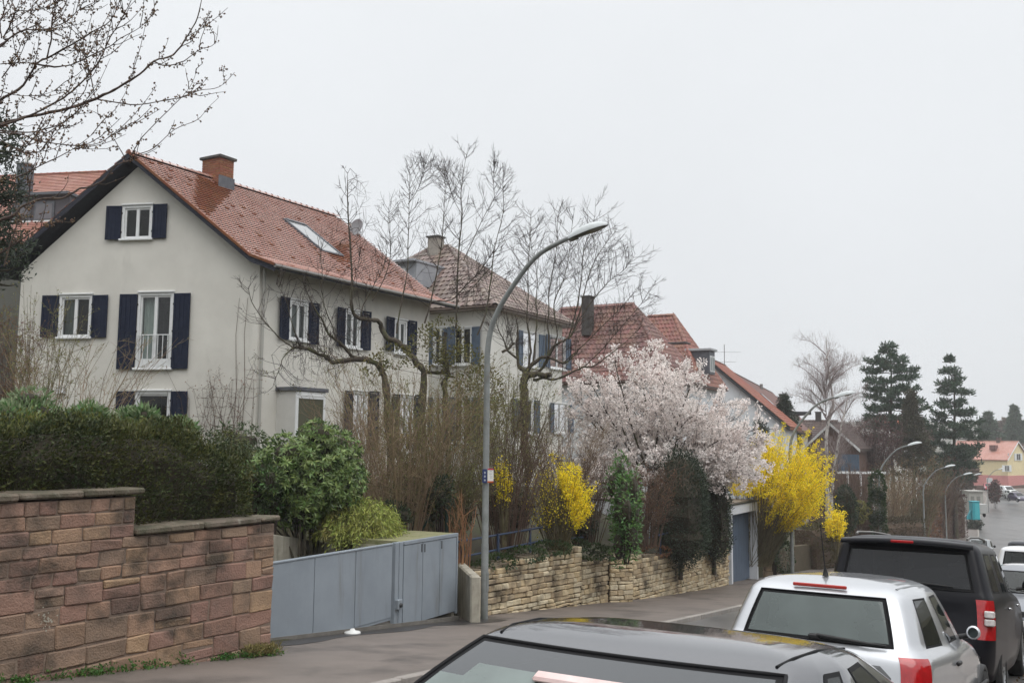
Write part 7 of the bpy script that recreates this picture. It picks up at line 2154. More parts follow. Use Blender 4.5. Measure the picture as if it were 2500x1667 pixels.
def budbranch(zpts, r0, r1, d=DT, dv=0.0, root_=False, bud=26, twigs=6, tl=.5):
    pts = px_poly([Z1(*p) for p in zpts], d, dv)
    pts = [p + Vector((0, random.uniform(-.05, .05), 0)) for p in pts]
    if root_: pts = [trunk_top + rvec(.05), trunk_top.lerp(pts[0], .6)] + pts
    q = limb(mb, pts, r0, r1, 6, 4)
    tot = sum((q[i + 1] - q[i]).length for i in range(len(q) - 1))
    for i in range(len(q) - 1):
        sg = q[i + 1] - q[i]; t = sg.normalized()
        for _ in range(np.random.poisson(bud * sg.length * (1.0 if r0 < .012 else .55))): spur(q[i].lerp(q[i + 1], random.random()), t)
    for _ in range(twigs):
        i = random.randint(len(q) // 4, len(q) - 2); t = (q[i + 1] - q[i]).normalized(); o = Matrix.Rotation(random.uniform(0, 6.28), 3, t) @ t.orthogonal().normalized()
        d_ = (t * .8 + o * .7 + UP * .25).normalized(); l = tl * random.uniform(.3, 1.0)
        e = [q[i], q[i] + d_ * l * .3 + rvec(.012), q[i] + (d_ + UP * .1) * l * .65 + rvec(.012), q[i] + (d_ + UP * .22) * l]
        tb.add(e, .004, .0018)
        for j in range(3):
            sg = e[j + 1] - e[j]
            for _2 in range(np.random.poisson(bud * 1.2 * sg.length)): spur(e[j].lerp(e[j + 1], random.random()), sg.normalized())
budbranch([(-60, 965), (0, 950), (200, 910), (480, 860), (740, 750), (900, 670), (1080, 580), (1190, 480), (1320, 410), (1420, 270), (1500, 120), (1555, -40)], .021, .004, root_=True, twigs=10)
budbranch([(-80, 850), (0, 780), (160, 640), (290, 500), (360, 430), (530, 380), (700, 270), (830, 140), (930, -20)], .019, .004, d=7.9, root_=True, twigs=12)
budbranch([(290, 500), (430, 525), (560, 510), (700, 440), (830, 350), (930, 300), (1080, 220), (1185, 120)], .009, .002, d=7.85, twigs=8)
budbranch([(0, 955), (200, 880), (400, 780), (540, 690), (680, 570), (770, 460), (850, 290), (930, 170), (1045, -20)], .011, .003, d=7.3, twigs=12)
budbranch([(740, 755), (860, 790), (1060, 815), (1260, 785), (1400, 740), (1530, 700), (1670, 655), (1800, 560)], .007, .002, twigs=3, tl=.35)
budbranch([(1190, 490), (1280, 510), (1400, 460), (1530, 390), (1630, 320), (1680, 210)], .006, .002, twigs=3, tl=.3)
budbranch([(-40, 985), (200, 1000), (380, 970), (470, 920), (560, 870), (690, 850)], .008, .002, d=7.4, twigs=6)
budbranch([(-40, 1005), (150, 1020), (260, 1070), (420, 1095), (600, 1105), (740, 1085), (880, 1045), (1015, 940)], .007, .002, d=7.3, twigs=6)
budbranch([(-40, 1390), (150, 1330), (300, 1270), (460, 1190), (600, 1130), (740, 1030)], .007, .002, d=7.0, twigs=6)
budbranch([(-40, 1040), (80, 1120), (200, 1165), (400, 1130), (545, 1045)], .006, .002, d=7.2, twigs=5)
# the long low branch that follows the roof edge, with its three forked ends
z = lambda x, y: (x * 3.136, y * 3.136)
budbranch([z(-20, 538), z(60, 505), z(110, 488), z(152, 484), z(190, 462), z(215, 452), z(250, 436), z(285, 407), z(312, 388), z(322, 382)], .016, .006, d=7.0, dv=.3, root_=True, bud=10, twigs=4, tl=.3)
budbranch([z(305, 392), (950, 1215), (900, 1100), (830, 980), (790, 900), (690, 850)], .005, .0018, d=7.3, twigs=1, tl=.2)
budbranch([z(318, 385), (990, 1205), (1100, 1060), (1250, 880), (1400, 740), (1470, 620), (1510, 520)], .0055, .0016, d=7.3, twigs=3, tl=.3)
budbranch([z(322, 382), (1060, 1200), (1180, 1140), (1340, 1000), (1500, 910), (1600, 830), (1675, 750)], .005, .0015, d=7.3, twigs=1, tl=.2)
budbranch([(15, 300), (20, 180), (15, 80), (25, -30)], .007, .004, d=7.7, twigs=6)
budbranch([(-40, 380), (20, 290), (95, 200), (135, 100), (80, 0), (60, -40)], .012, .004, d=7.6, root_=True, twigs=6)
budbranch([(135, 98), (300, 70), (430, -10)], .005, .002, d=7.6, twigs=4)
budbranch([(345, 430), (375, 280), (390, 150), (405, 60), (410, -30)], .009, .004, d=7.8, twigs=8)
budbranch([(-40, 380), (0, 350), (180, 260), (350, 210), (500, 150), (620, 90), (750, -20)], .009, .003, d=7.5, twigs=10)
budbranch([(0, 590), (110, 420), (200, 290), (350, 190)], .006, .002, d=7.7, twigs=6)
budbranch([(0, 490), (150, 490), (300, 480)], .005, .003, d=7.7, twigs=4)
budbranch([(0, 700), (120, 725), (300, 720), (450, 700)], .004, .0015, d=7.4, twigs=6)
budbranch([(480, 860), (560, 800), (640, 680), (690, 560), (640, 420), (560, 330), (470, 280), (380, 240)], .006, .002, d=7.7, twigs=6)
budbranch([(720, 760), (710, 640), (690, 520), (660, 400), (610, 260), (540, 170), (470, 90)], .006, .002, d=7.5, twigs=5)
budbranch([z(10, 650), z(40, 560), z(60, 500), z(75, 430), z(95, 380)], .006, .002, d=6.8, twigs=6, tl=.35)
budbranch([z(-10, 620), z(50, 590), z(90, 560), z(130, 545), z(150, 535)], .006, .002, d=6.8, twigs=4, tl=.3)
budbranch([(60, 1250), (150, 1170), (230, 1020)], .004, .002, d=7.2, twigs=3)
mb.build('limbs', M_BR, root); tb.build('twigs', M_BR, root)
C = np.array([tuple(p) for p, r in budsC]); R = np.array([r for p, r in budsC]).reshape(-1, 1, 1); n = len(C)
oc = np.array([(1, 0, 0), (-1, 0, 0), (0, 1, 0), (0, -1, 0), (0, 0, 1.25), (0, 0, -1.25)], float)
V = (C[:, None, :] + oc[None] * R).reshape(-1, 3) - np.array(org_of(root))
tri = np.array([(0, 2, 4), (2, 1, 4), (1, 3, 4), (3, 0, 4), (2, 0, 5), (1, 2, 5), (3, 1, 5), (0, 3, 5)])
F = (np.arange(n)[:, None, None] * 6 + tri[None]).reshape(-1, 3)
link('buds', mesh_np('buds', V, F, M_BUD, smooth=True), root, None, 'stuff')
print('BUDS', n)

# ---- weeds at the foot of the sandstone wall
C = []; D_ = []
for _ in range(170):
    u = random.uniform(-4.2, -.05); dens = .35 + .65 * (noise.noise((u * 1.1, 7.7, 0)) > -.05)
    if random.random() > dens: continue
    p = PW.p(u, 0, .03 + abs(random.gauss(0, .07))); s_, t_ = st(p); p.z = zg(s_, t_)
    h = random.uniform(.03, .13)
    for k in range(16):
        C.append(p + Vector((random.gauss(0, .05), random.gauss(0, .04), random.uniform(0, h)))); D_.append(rvec(.7) + UP * .5)
o = leaves('weeds', C, D_, RNG.uniform(.022, .05, len(C)), .024, M_WEED, None)
C = []; D_ = []
for _ in range(900):
    k = random.random(); p = PW.p(random.uniform(-.55, .02), 0, .05 + abs(random.gauss(0, .08))); s_, t_ = st(p); p.z = zg(s_, t_) + random.uniform(0, .12); C.append(p); D_.append(rvec(.5) + UP)
leaves('dry_grass', C, D_, RNG.uniform(.04, .1, len(C)), .01, mk('olive_dry_grass', (.15, .125, .04), .8, (.2, .17, .06), scale=4, isl=.3), None)
# fallen leaves along the right kerb
C = []; D_ = []
for _ in range(700):
    s_ = random.uniform(4.5, 16); t_ = -.5 - abs(random.gauss(0, .09)); p = pos(s_, t_); p.z = zg(s_, t_) - .095 + random.uniform(0, .03); C.append(p); D_.append(Vector((random.gauss(0, 1), random.gauss(0, 1), random.gauss(0, .35))))
leaves('fallen_leaves', C, D_, RNG.uniform(.03, .07, len(C)), .035, mk('rotting_leaf', (.13, .075, .04), .8, (.19, .12, .07), scale=5, isl=.35), None)
# green mesh fence posts with brace between rhododendron and lamp
M_FEN = mk('dark_green_fence', (.012, .035, .028), .5)
fz = thing('wire_fence', 'dark green wire fence posts with a slanting brace among the shrubs', 'fence', at(1090, 1300, 20.6))
for px, y0 in ((733, 1150), (1090, 1195)):
    d = 19.9 if px < 800 else 20.9
    mb = MB(); mb.tube([at(px, y0, d), at(px, y0 + 170, d)], .032, 8); mb.build('post', M_FEN, fz)
mb = MB(); mb.tube([at(1088, 1205, 20.9), at(1025, 1300, 20.9)], .026, 8); mb.build('brace', M_FEN, fz)
mb = MB()
for k in range(3): mb.tube([at(733, 1170 + 35 * k, 19.9), at(910, 1185 + 35 * k, 20.4), at(1090, 1205 + 32 * k, 20.9)], .004, 4)
o = mb.build('wires', M_FEN, fz); o['kind'] = 'stuff'
# ------------------------------------------------------------------ cars
def paint(name, col, metal=.5, rough=.28, coat=1.0):
    return mk(name, col, rough, tuple(c * .93 for c in col), scale=3, metal=metal, coat=coat, spec=.15)
M_SEAL = mk('black_window_seal', (.008, .008, .009), .55, spec=.12)
M_FRIT = mk('glass_frit', (.045, .05, .055), .12, spec=.6)
M_TYRE = mk('tyre_rubber', (.012, .012, .012), .85)
M_RIM = mk('alloy_rim', (.35, .36, .37), .35, metal=.8)
M_RIMD = mk('steel_rim', (.18, .18, .19), .5, metal=.5)
M_RED = mk('tail_light_red', (.42, .008, .012), .12, (.30, .005, .008), scale=30, spec=.6, coat=.8)
M_REDF = mk('brake_lens_red', (.40, .035, .028), .25, spec=.5)
M_CLEAR = mk('clear_lens', (.62, .58, .56), .12, (.45, .40, .39), scale=40, spec=.8, coat=.8)
M_PLATE = mk('plate_white', (.7, .7, .68), .5)
M_CABIN = mk('cabin_cloth', (.018, .018, .02), .95)
M_CABG = mk('cabin_grey_cloth', (.07, .072, .075), .95)
M_BLKP = mk('black_plastic', (.014, .014, .015), .5, (.02, .02, .02), scale=20)
M_CHROME = mk('chrome', (.7, .71, .72), .12, metal=1.0)
M_HL = mk('headlamp_lens', (.66, .68, .70), .08, (.5, .52, .55), scale=20, spec=.9, coat=1.0)
def lit(name, col, st_):
    m = mk(name, col, .3); b = m.node_tree.nodes['Principled BSDF']
    b.inputs['Emission Color'].default_value = (*col, 1); b.inputs['Emission Strength'].default_value = st_; return m
M_LIT = lit('lit_headlamp', (1.0, .97, .9), 1.6)
G_CAR = glass('car_glass', (.34, .42, .39), clear=.7, rough=.02, body=(.03, .038, .036))
G_FOG = glass('misted_car_glass', (.70, .82, .78), clear=.52, rough=.03, body=(.24, .29, .275), blotch=.2)
G_FOG2 = glass('wet_car_glass', (.55, .66, .62), clear=.45, rough=.05, body=(.135, .165, .16), blotch=.14)
G_DARK = glass('tinted_car_glass', (.16, .17, .19), clear=.5, rough=.03, body=(.022, .024, .028))

def car(name, label, cat, rear, az, spec, paint_, group=None, detail=2, glass_rear=None, glass_side=None, pitch=None, flip=False):
    """body built as horizontal rings (rear centre -> right side -> front centre, mirrored), smoothed, then cut into its parts.
    rear: ground point under the rear bumper centre; flip = the car faces the other way"""
    S = spec; Ln = S['L']
    # ring tables: z_rear, z_front, y_rear, y_front, half width rear / mid / front, rear bow, front bow, rear corner, front corner
    rings = S['rings']
    # half ring parameters
    def half(R):
        zr, zf, yr, yf, wr, wm, wf, br, bf, cr_, cf = R
        pts = []
        for f in S.get('rf', (0, .45, .84)): pts.append((f * wr, yr + br * f * f))
        pts.append((wr * .965, yr + br + cr_ * .22)); pts.append((wr + (wm - wr) * .35, yr + br + cr_))
        y0 = yr + br + cr_; y1 = yf - bf - cf
        for g in S['side']:
            w = np.interp(g, [0, .35, .6, 1], [wr + (wm - wr) * .35, wm, wm, wf + (wm - wf) * .35]); pts.append((float(w), y0 + (y1 - y0) * g))
        pts.append((wf + (wm - wf) * .35, y1)); pts.append((wf * .96, yf - bf - cf * .22))
        for f in (.82, .45, 0): pts.append((f * wf, yf - bf * f * f))
        ya, yb = pts[0][1], pts[-1][1]
        return [Vector((x, y, zr + (zf - zr) * (max(0, min(1, (y - ya) / max(.01, yb - ya)))) ** S.get('zp', 1.0))) for x, y in pts]
    H = [half(R) for R in rings]; n = len(H[0]); nr = len(H)
    nR = 5; nS = len(S['side'])
    bm = bmesh.new(); V = []
    for h in H:
        right = [bm.verts.new(p) for p in h]
        left = [right[0] if i == 0 else right[n - 1] if i == n - 1 else bm.verts.new((-h[i].x, h[i].y, h[i].z)) for i in range(n)]
        V.append((right, left))
    for k in range(nr - 1):
        for sgn in (0, 1):
            a, b_ = V[k][sgn], V[k + 1][sgn]
            for i in range(n - 1):
                q = (a[i], a[i + 1], b_[i + 1], b_[i]) if sgn == 0 else (a[i + 1], a[i], b_[i], b_[i + 1])
                f = bm.faces.new(q); f.material_index = S['part'](k, i, n, nR, nS)
    rt, lf_ = V[-1]
    for i in range(n - 1):
        vs = [rt[i], rt[i + 1], lf_[i + 1], lf_[i]]; vs = [v for j, v in enumerate(vs) if v not in vs[:j]]
        f = bm.faces.new(vs); f.material_index = 0
    bmesh.ops.recalc_face_normals(bm, faces=bm.faces)
    cl = bm.edges.layers.float.new('crease_edge')
    for k, c in S.get('crease', {}).items():
        for sgn in (0, 1):
            for i in range(n - 1):
                e = bm.edges.get((V[k][sgn][i], V[k][sgn][i + 1]))
                if e: e[cl] = c
    for (k0, k1, i, c) in S.get('vcrease', ()):
        for k in range(k0, k1):
            for sgn in (0, 1):
                e = bm.edges.get((V[k][sgn][i], V[k + 1][sgn][i]))
                if e: e[cl] = c
    me = bpy.data.meshes.new('cage'); bm.to_mesh(me); bm.free()
    for i in range(10): me.materials.append(M_SEAL)
    o = bpy.data.objects.new('cage', me); COL.objects.link(o)
    md = o.modifiers.new('s', 'SUBSURF'); md.levels = detail; md.render_levels = detail; md.boundary_smooth = 'PRESERVE_CORNERS'
    bpy.context.view_layer.update(); me2 = evaluated(o); bpy.data.objects.remove(o)
    # root
    p = Vector(rear); a = math.radians(az)
    hd = Vector((math.sin(a), math.cos(a), 0))
    if pitch is None:
        q = p + hd * Ln; s1, t1 = st(q); dz = zg(s1, t1) - .1 - p.z; pitch = math.atan2(dz, Ln)
    root = thing(name, label, cat, p, group, rot=(pitch, 0, math.pi / 2 - a - math.pi / 2))
    root.rotation_mode = 'XYZ'
    if flip:
        root.rotation_euler = (-pitch, 0, math.pi - a); root.location = p + hd * Ln + UP * (math.sin(pitch) * Ln)
    names = S['names']       # index -> (part name, material, offset, seal width)
    bm = bmesh.new(); bm.from_mesh(me2); bm.verts.ensure_lookup_table()
    for idx, (pn, m, off, seal) in names.items():
        fs = [f for f in bm.faces if f.material_index == idx]
        if not fs: continue
        m = paint_ if m == 'paint' else (glass_rear or G_CAR) if m == 'rear' else (glass_side or G_CAR) if m == 'side' else m
        # separate connected groups so that each window or lamp is a part of its own
        todo = set(fs); groups = []
        while todo:
            f0 = todo.pop(); st_ = [f0]; g = [f0]
            while st_:
                f = st_.pop()
                for e in f.edges:
                    for f2 in e.link_faces:
                        if f2 in todo: todo.discard(f2); st_.append(f2); g.append(f2)
            groups.append(g)
        if pn == 'body': groups = [[f for g in groups for f in g]]
        for g in groups:
            b2 = bmesh.new(); mp = {}
            for f in g:
                vs = []
                for v in f.verts:
                    if v not in mp: mp[v] = b2.verts.new(v.co + v.normal * off)
                    vs.append(mp[v])
                nf = b2.faces.new(vs); nf.smooth = True; nf.material_index = 0
            b2.normal_update()
            if seal:
                bmesh.ops.inset_region(b2, faces=list(b2.faces), thickness=seal, use_boundary=True, use_even_offset=True)
                b2.faces.ensure_lookup_table()
                bnd = {v for e in b2.edges if e.is_boundary for v in e.verts}
                for f in b2.faces:
                    if any(v in bnd for v in f.verts): f.material_index = 1
            mm = bpy.data.meshes.new(pn); b2.to_mesh(mm); b2.free()
            mm.materials.append(m)
            if seal: mm.materials.append(M_SEAL)
            if pn in ('rear_window', 'windscreen') and len(mm.vertices) > 20:
                if pn == 'rear_window' and S.get('frit'):       # printed dark band along the upper edge of the glass
                    zs = [v.co.z for v in mm.vertices]; zt_, zb_2 = max(zs), min(zs)
                    mm.materials.append(M_FRIT)
                    for pg in mm.polygons:
                        if pg.material_index == 0 and pg.center.z > zt_ - S['frit'] * (zt_ - zb_2) - .03 * (pg.center.x / .5) ** 2: pg.material_index = 2
                ed = {}
                from collections import Counter
                cnt = Counter(k for pg in mm.polygons for k in pg.edge_keys)
                for (a_, b_) in [k for k, c_ in cnt.items() if c_ == 1]: ed.setdefault(a_, []).append(b_); ed.setdefault(b_, []).append(a_)
                s0 = next(iter(ed)); lp_ = [s0]; prev = None; cur = s0
                while True:
                    nx_ = [q for q in ed[cur] if q != prev]
                    if not nx_ or nx_[0] == s0: break
                    prev, cur = cur, nx_[0]; lp_.append(cur)
                pts_ = [mm.vertices[i].co.copy() for i in lp_]; mb = MB(); mb.tube(pts_ + [pts_[0]], .008, 6, cap=False); mb.build('window_seal', M_SEAL, root)
            link(pn, mm, root)
    bm.free()
    # wheels
    for x in (-1, 1):
        for y in S['axles']:
            R = S['wheel']; c = Vector((x * (S['track'] / 2), y, R)); ax = (Vector((0, 1, 0)), Vector((0, 0, 1)), Vector((x, 0, 0)))
            w = bpy.data.objects.new('wheel', None); COL.objects.link(w); w.parent = root; ORG[w.name] = Vector((0, 0, 0))
            mb = MB(); mb.lathe(c, [(R * .62, -.09), (R * .96, -.09), (R, -.06), (R, .06), (R * .96, .09), (R * .66, .095), (R * .62, .08)], 24, 0, ax); mb.build('tyre', M_TYRE, w)
            mb = MB(); mb.lathe(c, [(R * .63, .085), (R * .58, .06), (R * .2, .05), (R * .16, .07), (0, .075)], 20, 0, ax)
            for k in range(5):
                t = k * 2 * math.pi / 5; d = ax[0] * math.cos(t) + ax[1] * math.sin(t); sd_ = ax[2].cross(d)
                mb.box(c + d * (R * .38) + ax[2] * .07, (R * .46, .05, .02), (d, sd_, ax[2]))
            mb.build('rim', S.get('rim', M_RIM), w)
            if detail > 1 or True:
                mb = MB()
                rows = []
                for rr, off in ((R * 1.03, -.02), (R * 1.16, -.02), (R * 1.19, -.06)):
                    rows.append([Vector((x * (S['track'] / 2 + .105 + off), y + rr * math.cos(t), R + rr * math.sin(t))) for t in np.linspace(-.25, math.pi + .25, 18)])
                mb.grid(rows, 0, True); mb.build('wheel_arch', M_BLKP, root)
    # cabin: floor, seats with head rests
    mb = MB(); cb = S['cabin']; mb.box((0, (cb[0] + cb[1]) / 2, .42), (S['W'] * .82, cb[1] - cb[0], .3)); mb.build('cabin_floor', M_CABIN, root)
    for (y, xs, top) in S['seats']:
        for x in xs:
            mb = MB(); mb.box((x, y + .28, .62), (.50, .52, .16)); mb.box((x, y, .90), (.48, .15, .58))
            mb.build('seat', S.get('seatm', M_CABG), root, bevel=.04)
            mb = MB(); mb.box((x, y - .03, top), (.26, .1, .18)); mb.build('head_rest', S.get('seatm', M_CABG), root, bevel=.035)
    return root
from mathutils.bvhtree import BVHTree
def on_body(root, xy, lift=-.004):
    b = [o for o in bpy.data.objects if o.parent == root and o.name.split('.')[0] == 'body'][0]
    t = BVHTree.FromPolygons([v.co for v in b.data.vertices], [p.vertices for p in b.data.polygons])
    out = []
    for x, y in xy:
        h = t.ray_cast(Vector((x, y, 3)), Vector((0, 0, -1))); out.append((x, y, (h[0].z if h[0] else 1.35) + lift))
    return out
def cbox(root, name, m, c, d, bevel=.01, ax=None):
    mb = MB(); mb.box(c, d, ax); return mb.build(name, m, root, bevel=bevel)
def ctube(root, name, m, pts, r, n=6):
    mb = MB(); mb.tube(pts, r, n); return mb.build(name, m, root)
def mirror(root, m, x, y, z, big=1.0, glass_=True):
    sg = 1 if x > 0 else -1
    mb = MB(); rows = []
    for f, k in ((0, .75), (.05, .98), (.5, 1.0), (.85, .75), (1.0, .25)):
        rows.append([Vector((x + sg * .09 * big + .072 * big * k * math.cos(t) , y + .12 * big * f, z + .075 * big * k * math.sin(t))) for t in np.linspace(0, 2 * math.pi, 15)])
    mb.grid(rows, 0, True); h = mb.build('mirror', m, root)
    mb = MB(); mb.add([Vector((x + sg * .09 * big + 0.052 * big * math.cos(t), y - .001, z + .056 * big * math.sin(t))) for t in np.linspace(0, 2 * math.pi, 15)[:-1]], [tuple(range(14))]); mb.build('mirror_glass', mk('mirror_face', (.06, .075, .075), .05, metal=.6), h)
    mb = MB(); mb.tube([(x - sg * .05, y + .05, z - .05), (x + sg * .03, y + .06, z - .03)], .025, 6); mb.build('mirror_arm', M_BLKP, h)

# rear window columns 0..1 (between centre and .84), tail light columns 2..3
def mk_part(belt, glass_top, rear_cols=2, tail=None, side_glass=(), front_cols=2, head=None):
    def part(k, i, n, nR, nS):
        if belt <= k < glass_top:
            if i < rear_cols: return 1
            if i in side_glass: return 2
            if i >= n - 1 - front_cols: return 3
        if tail and tail[0] <= k < tail[1] and tail[2] <= i < tail[3]: return 4
        if head and head[0] <= k < head[1] and n - 1 - head[3] <= i < n - 1 - head[2]: return 5
        return 0
    return part
STD = {0: ('body', 'paint', 0, 0), 1: ('rear_window', 'rear', .002, .026), 2: ('side_window', 'side', .002, .016), 3: ('windscreen', 'side', .002, .03),
       4: ('tail_light', M_RED, .006, 0), 5: ('headlight', M_HL, .006, 0)}
#        zr    zf    yr    yf    wr   wm   wf   br   bf   cr   cf
HATCH = dict(L=3.75, W=1.65, names=STD, side=(.0001, .40, .44, .90, .94, .97), axles=(.62, 3.08), wheel=.29, track=1.44, cabin=(.3, 2.9),
    rings=[(.20, .20, .06, 3.70, .70, .78, .70, .04, .12, .22, .35),
           (.34, .34, .00, 3.75, .74, .81, .74, .05, .14, .20, .35),
           (.56, .52, .01, 3.74, .76, .82, .75, .05, .16, .20, .38),
           (.70, .62, .05, 3.70, .765, .825, .74, .05, .18, .20, .40),
           (.86, .70, .08, 3.60, .755, .82, .72, .05, .18, .20, .40),
           (.905, .80, .10, 3.40, .735, .805, .70, .05, .16, .20, .38),
           (.955, .90, .16, 2.72, .68, .745, .66, .045, .12, .17, .25),
           (1.12, 1.10, .24, 2.42, .635, .695, .61, .045, .11, .16, .22),
           (1.285, 1.30, .335, 2.08, .575, .63, .56, .045, .10, .15, .20),
           (1.335, 1.345, .40, 1.98, .545, .595, .54, .04, .09, .14, .18),
           (1.385, 1.40, .60, 1.80, .43, .47, .42, .03, .06, .12, .14),
           (1.405, 1.42, .80, 1.60, .24, .26, .24, .02, .04, .08, .08)],
    seats=((.95, (-.33, .33), 1.16), (1.85, (-.35, .35), 1.22)), crease={6: .5, 8: .55})
HATCH['part'] = mk_part(6, 8, 2, tail=(3, 5, 2, 4), side_glass=(5, 7), head=(2, 4, 2, 4))
def clone(base, **kw):
    d = dict(base); d.update(kw); return d

CARS_G = 'cars parked along the right kerb'
# ---- dark grey car nearest to the camera
C1R = clone(HATCH, L=4.0, side=(.0001, .30, .36, .90, .94, .97), axles=(.72, 3.25),
    rings=[(.20, .20, .06, 3.95, .74, .82, .72, .06, .12, .24, .35),
           (.36, .34, .00, 4.0, .78, .85, .76, .07, .14, .22, .35),
           (.60, .54, .01, 3.98, .80, .865, .77, .07, .16, .22, .38),
           (.76, .64, .04, 3.94, .80, .865, .76, .07, .18, .22, .40),
           (.90, .74, .08, 3.82, .785, .855, .74, .07, .18, .22, .40),
           (.94, .84, .14, 3.6, .76, .835, .72, .07, .16, .22, .38),
           (.97, .92, .20, 2.85, .67, .745, .68, .07, .12, .15, .25),
           (1.14, 1.12, .46, 2.28, .62, .685, .62, .07, .11, .13, .22),
           (1.26, 1.262, .77, 1.80, .56, .61, .57, .07, .10, .12, .20),
           (1.29, 1.285, .86, 1.70, .53, .57, .54, .06, .09, .12, .18),
           (1.312, 1.305, .98, 1.58, .45, .48, .43, .05, .06, .14, .14),
           (1.32, 1.314, 1.10, 1.46, .26, .27, .25, .03, .04, .09, .08)],
    seats=((1.35, (-.33, .33), 1.06), (1.95, (-.36, .36), 1.12)), vcrease=((6, 9, 2, .5),))
C1R['rf'] = (0, .5, .93)
C1R['frit'] = .2
C1R['part'] = mk_part(6, 8, 2, tail=(3, 5, 2, 4), side_glass=(5, 7), head=(2, 4, 2, 4))
def put(s_, t_): 
    p = pos(s_, t_); p.z -= .1; return p
car1_p = put(1.94, -1.27)
car1 = car('parked_car', 'dark grey hatchback seen from behind, cut off by the bottom edge', 'car', car1_p, 31.0, C1R, paint('dark_grey_paint', (.038, .040, .050), .6, .2, coat=1.5), CARS_G, glass_rear=G_FOG, glass_side=G_CAR)
mb = MB(); rows = []
for z_, y_ in ((1.262, .90), (1.20, .80)):
    rows.append([Vector((x, y_ + .16 * (x / .6) ** 2 * .5 - .015, z_ - .03 * (x / .6) ** 2)) for x in np.linspace(-.30, .30, 9)])
cbox(car1, 'brake_light', mk('frosted_red_lens', (.70, .56, .54), .3, (.64, .46, .44), scale=12), (0, .590, 1.197), (.36, .02, .046), .008, (Vector((1, 0, 0)), Vector((0, .45, -.89)), Vector((0, .89, .45))))
for x in (-1, 1): ctube(car1, 'roof_seam', M_SEAL, on_body(car1, [(x * .475, .87), (x * .495, .98), (x * .51, 1.2), (x * .51, 1.6)], .001), .005, 5)
cbox(car1, 'parcel_shelf', M_CABIN, (0, .85, .93), (1.2, .8, .03))
# ---- silver hatchback
car2_p = put(7.15, -1.70)
car2 = car('parked_car', 'silver hatchback with short roof antenna and red tail light', 'car', car2_p, 32.0, clone(HATCH), paint('silver_paint', (.55, .565, .59), .55, .28), CARS_G, glass_rear=G_FOG2, glass_side=G_CAR)
cbox(car2, 'brake_light', M_REDF, (-.02, .385, 1.338), (.40, .03, .026), .006)
ctube(car2, 'antenna', M_BLKP, [(-.06, .72, 1.40), (-.06, .72, 1.43), (-.06, .70, 1.47), (-.06, .56, 1.80)], [.028, .02, .006, .004], 6)
ctube(car2, 'wiper', M_BLKP, [(.02, .15, 1.0), (.1, .150, .992), (.38, .148, .975), (.50, .165, .972)], [.012, .016, .012, .006], 6)
cbox(car2, 'wiper_pivot', M_BLKP, (.0, .17, .985), (.09, .05, .04), .012)
for x in (-1, 1):
    ctube(car2, 'roof_strip', mk('roof_strip_grey', (.22, .23, .24), .5), on_body(car2, [(x * .50, .55), (x * .515, .75), (x * .525, 1.1), (x * .525, 1.5), (x * .52, 1.85)]), .012, 6)
    cbox(car2, 'door_handle', M_BLKP, (x * .825, 1.28, .80), (.03, .14, .035), .01)
mirror(car2, paint('silver_paint', (.55, .565, .59)), .745, 2.22, .97, .78); mirror(car2, paint('silver_paint', (.55, .565, .59)), -.745, 2.22, .97, .78)
cbox(car2, 'number_plate', M_PLATE, (0, .02, .62), (.52, .03, .11), .004)
ctube(car2, 'side_moulding', M_BLKP, [(.835, .5, .52), (.838, 1.5, .52), (.83, 3.0, .50)], .018, 6)
# ---- black off-road car
SUV = dict(L=4.75, W=1.85, names=dict(STD), side=(.0001, .26, .285, .52, .545, .84), axles=(.98, 3.80), wheel=.38, track=1.60, cabin=(.3, 3.6),
    rings=[(.30, .30, .10, 4.68, .80, .88, .78, .04, .10, .18, .35),
           (.48, .46, .00, 4.75, .86, .915, .84, .04, .12, .18, .35),
           (.77, .72, .03, 4.74, .875, .925, .85, .03, .14, .16, .36),
           (.90, .86, .07, 4.70, .875, .925, .84, .03, .16, .16, .38),
           (1.05, .98, .09, 4.60, .87, .92, .82, .03, .16, .16, .38),
           (1.16, 1.06, .10, 4.40, .86, .91, .81, .03, .16, .16, .38),
           (1.225, 1.14, .12, 3.62, .835, .885, .78, .03, .12, .15, .25),
           (1.44, 1.40, .17, 3.25, .79, .83, .73, .03, .11, .15, .22),
           (1.64, 1.64, .215, 2.86, .745, .775, .68, .03, .10, .15, .20),
           (1.715, 1.70, .23, 2.76, .72, .745, .66, .03, .09, .15, .18),
           (1.775, 1.765, .34, 2.55, .60, .62, .55, .03, .06, .14, .14),
           (1.795, 1.79, .55, 2.3, .34, .35, .32, .02, .04, .09, .08)],
    seats=((1.35, (-.4, .4), 1.42), (2.35, (-.4, .4), 1.46)), crease={6: .6, 8: .6}, rim=M_RIM)
SUV['rf'] = (0, .45, .89)
SUV['part'] = mk_part(6, 8, 2, tail=(2, 5, 2, 4), side_glass=(5, 7, 9), head=(2, 4, 2, 4))
SUV['seatm'] = M_CABIN
car3_p = put(11.5, -1.68)
BLK = paint('black_paint', (.005, .005, .008), 0, .35, coat=.16)
car3 = car('parked_car', 'black off-road estate car with tall red and clear tail light and roof rails', 'car', car3_p, 31.5, SUV, BLK, CARS_G, glass_rear=G_DARK, glass_side=G_DARK)
mb = MB(); rows = []
for y_, z_ in ((.10, 1.70), (.085, 1.735), (.16, 1.757), (.32, 1.768)):
    rows.append([Vector((x, y_ + .04 * (x / .7) ** 2, z_ - .028 * (x / .7) ** 2)) for x in np.linspace(-.70, .70, 11)])
mb.grid(rows, 0, True); mb.build('spoiler', BLK, car3)
cbox(car3, 'brake_light', M_RED, (-.02, .085, 1.723), (.24, .02, .03), .005)
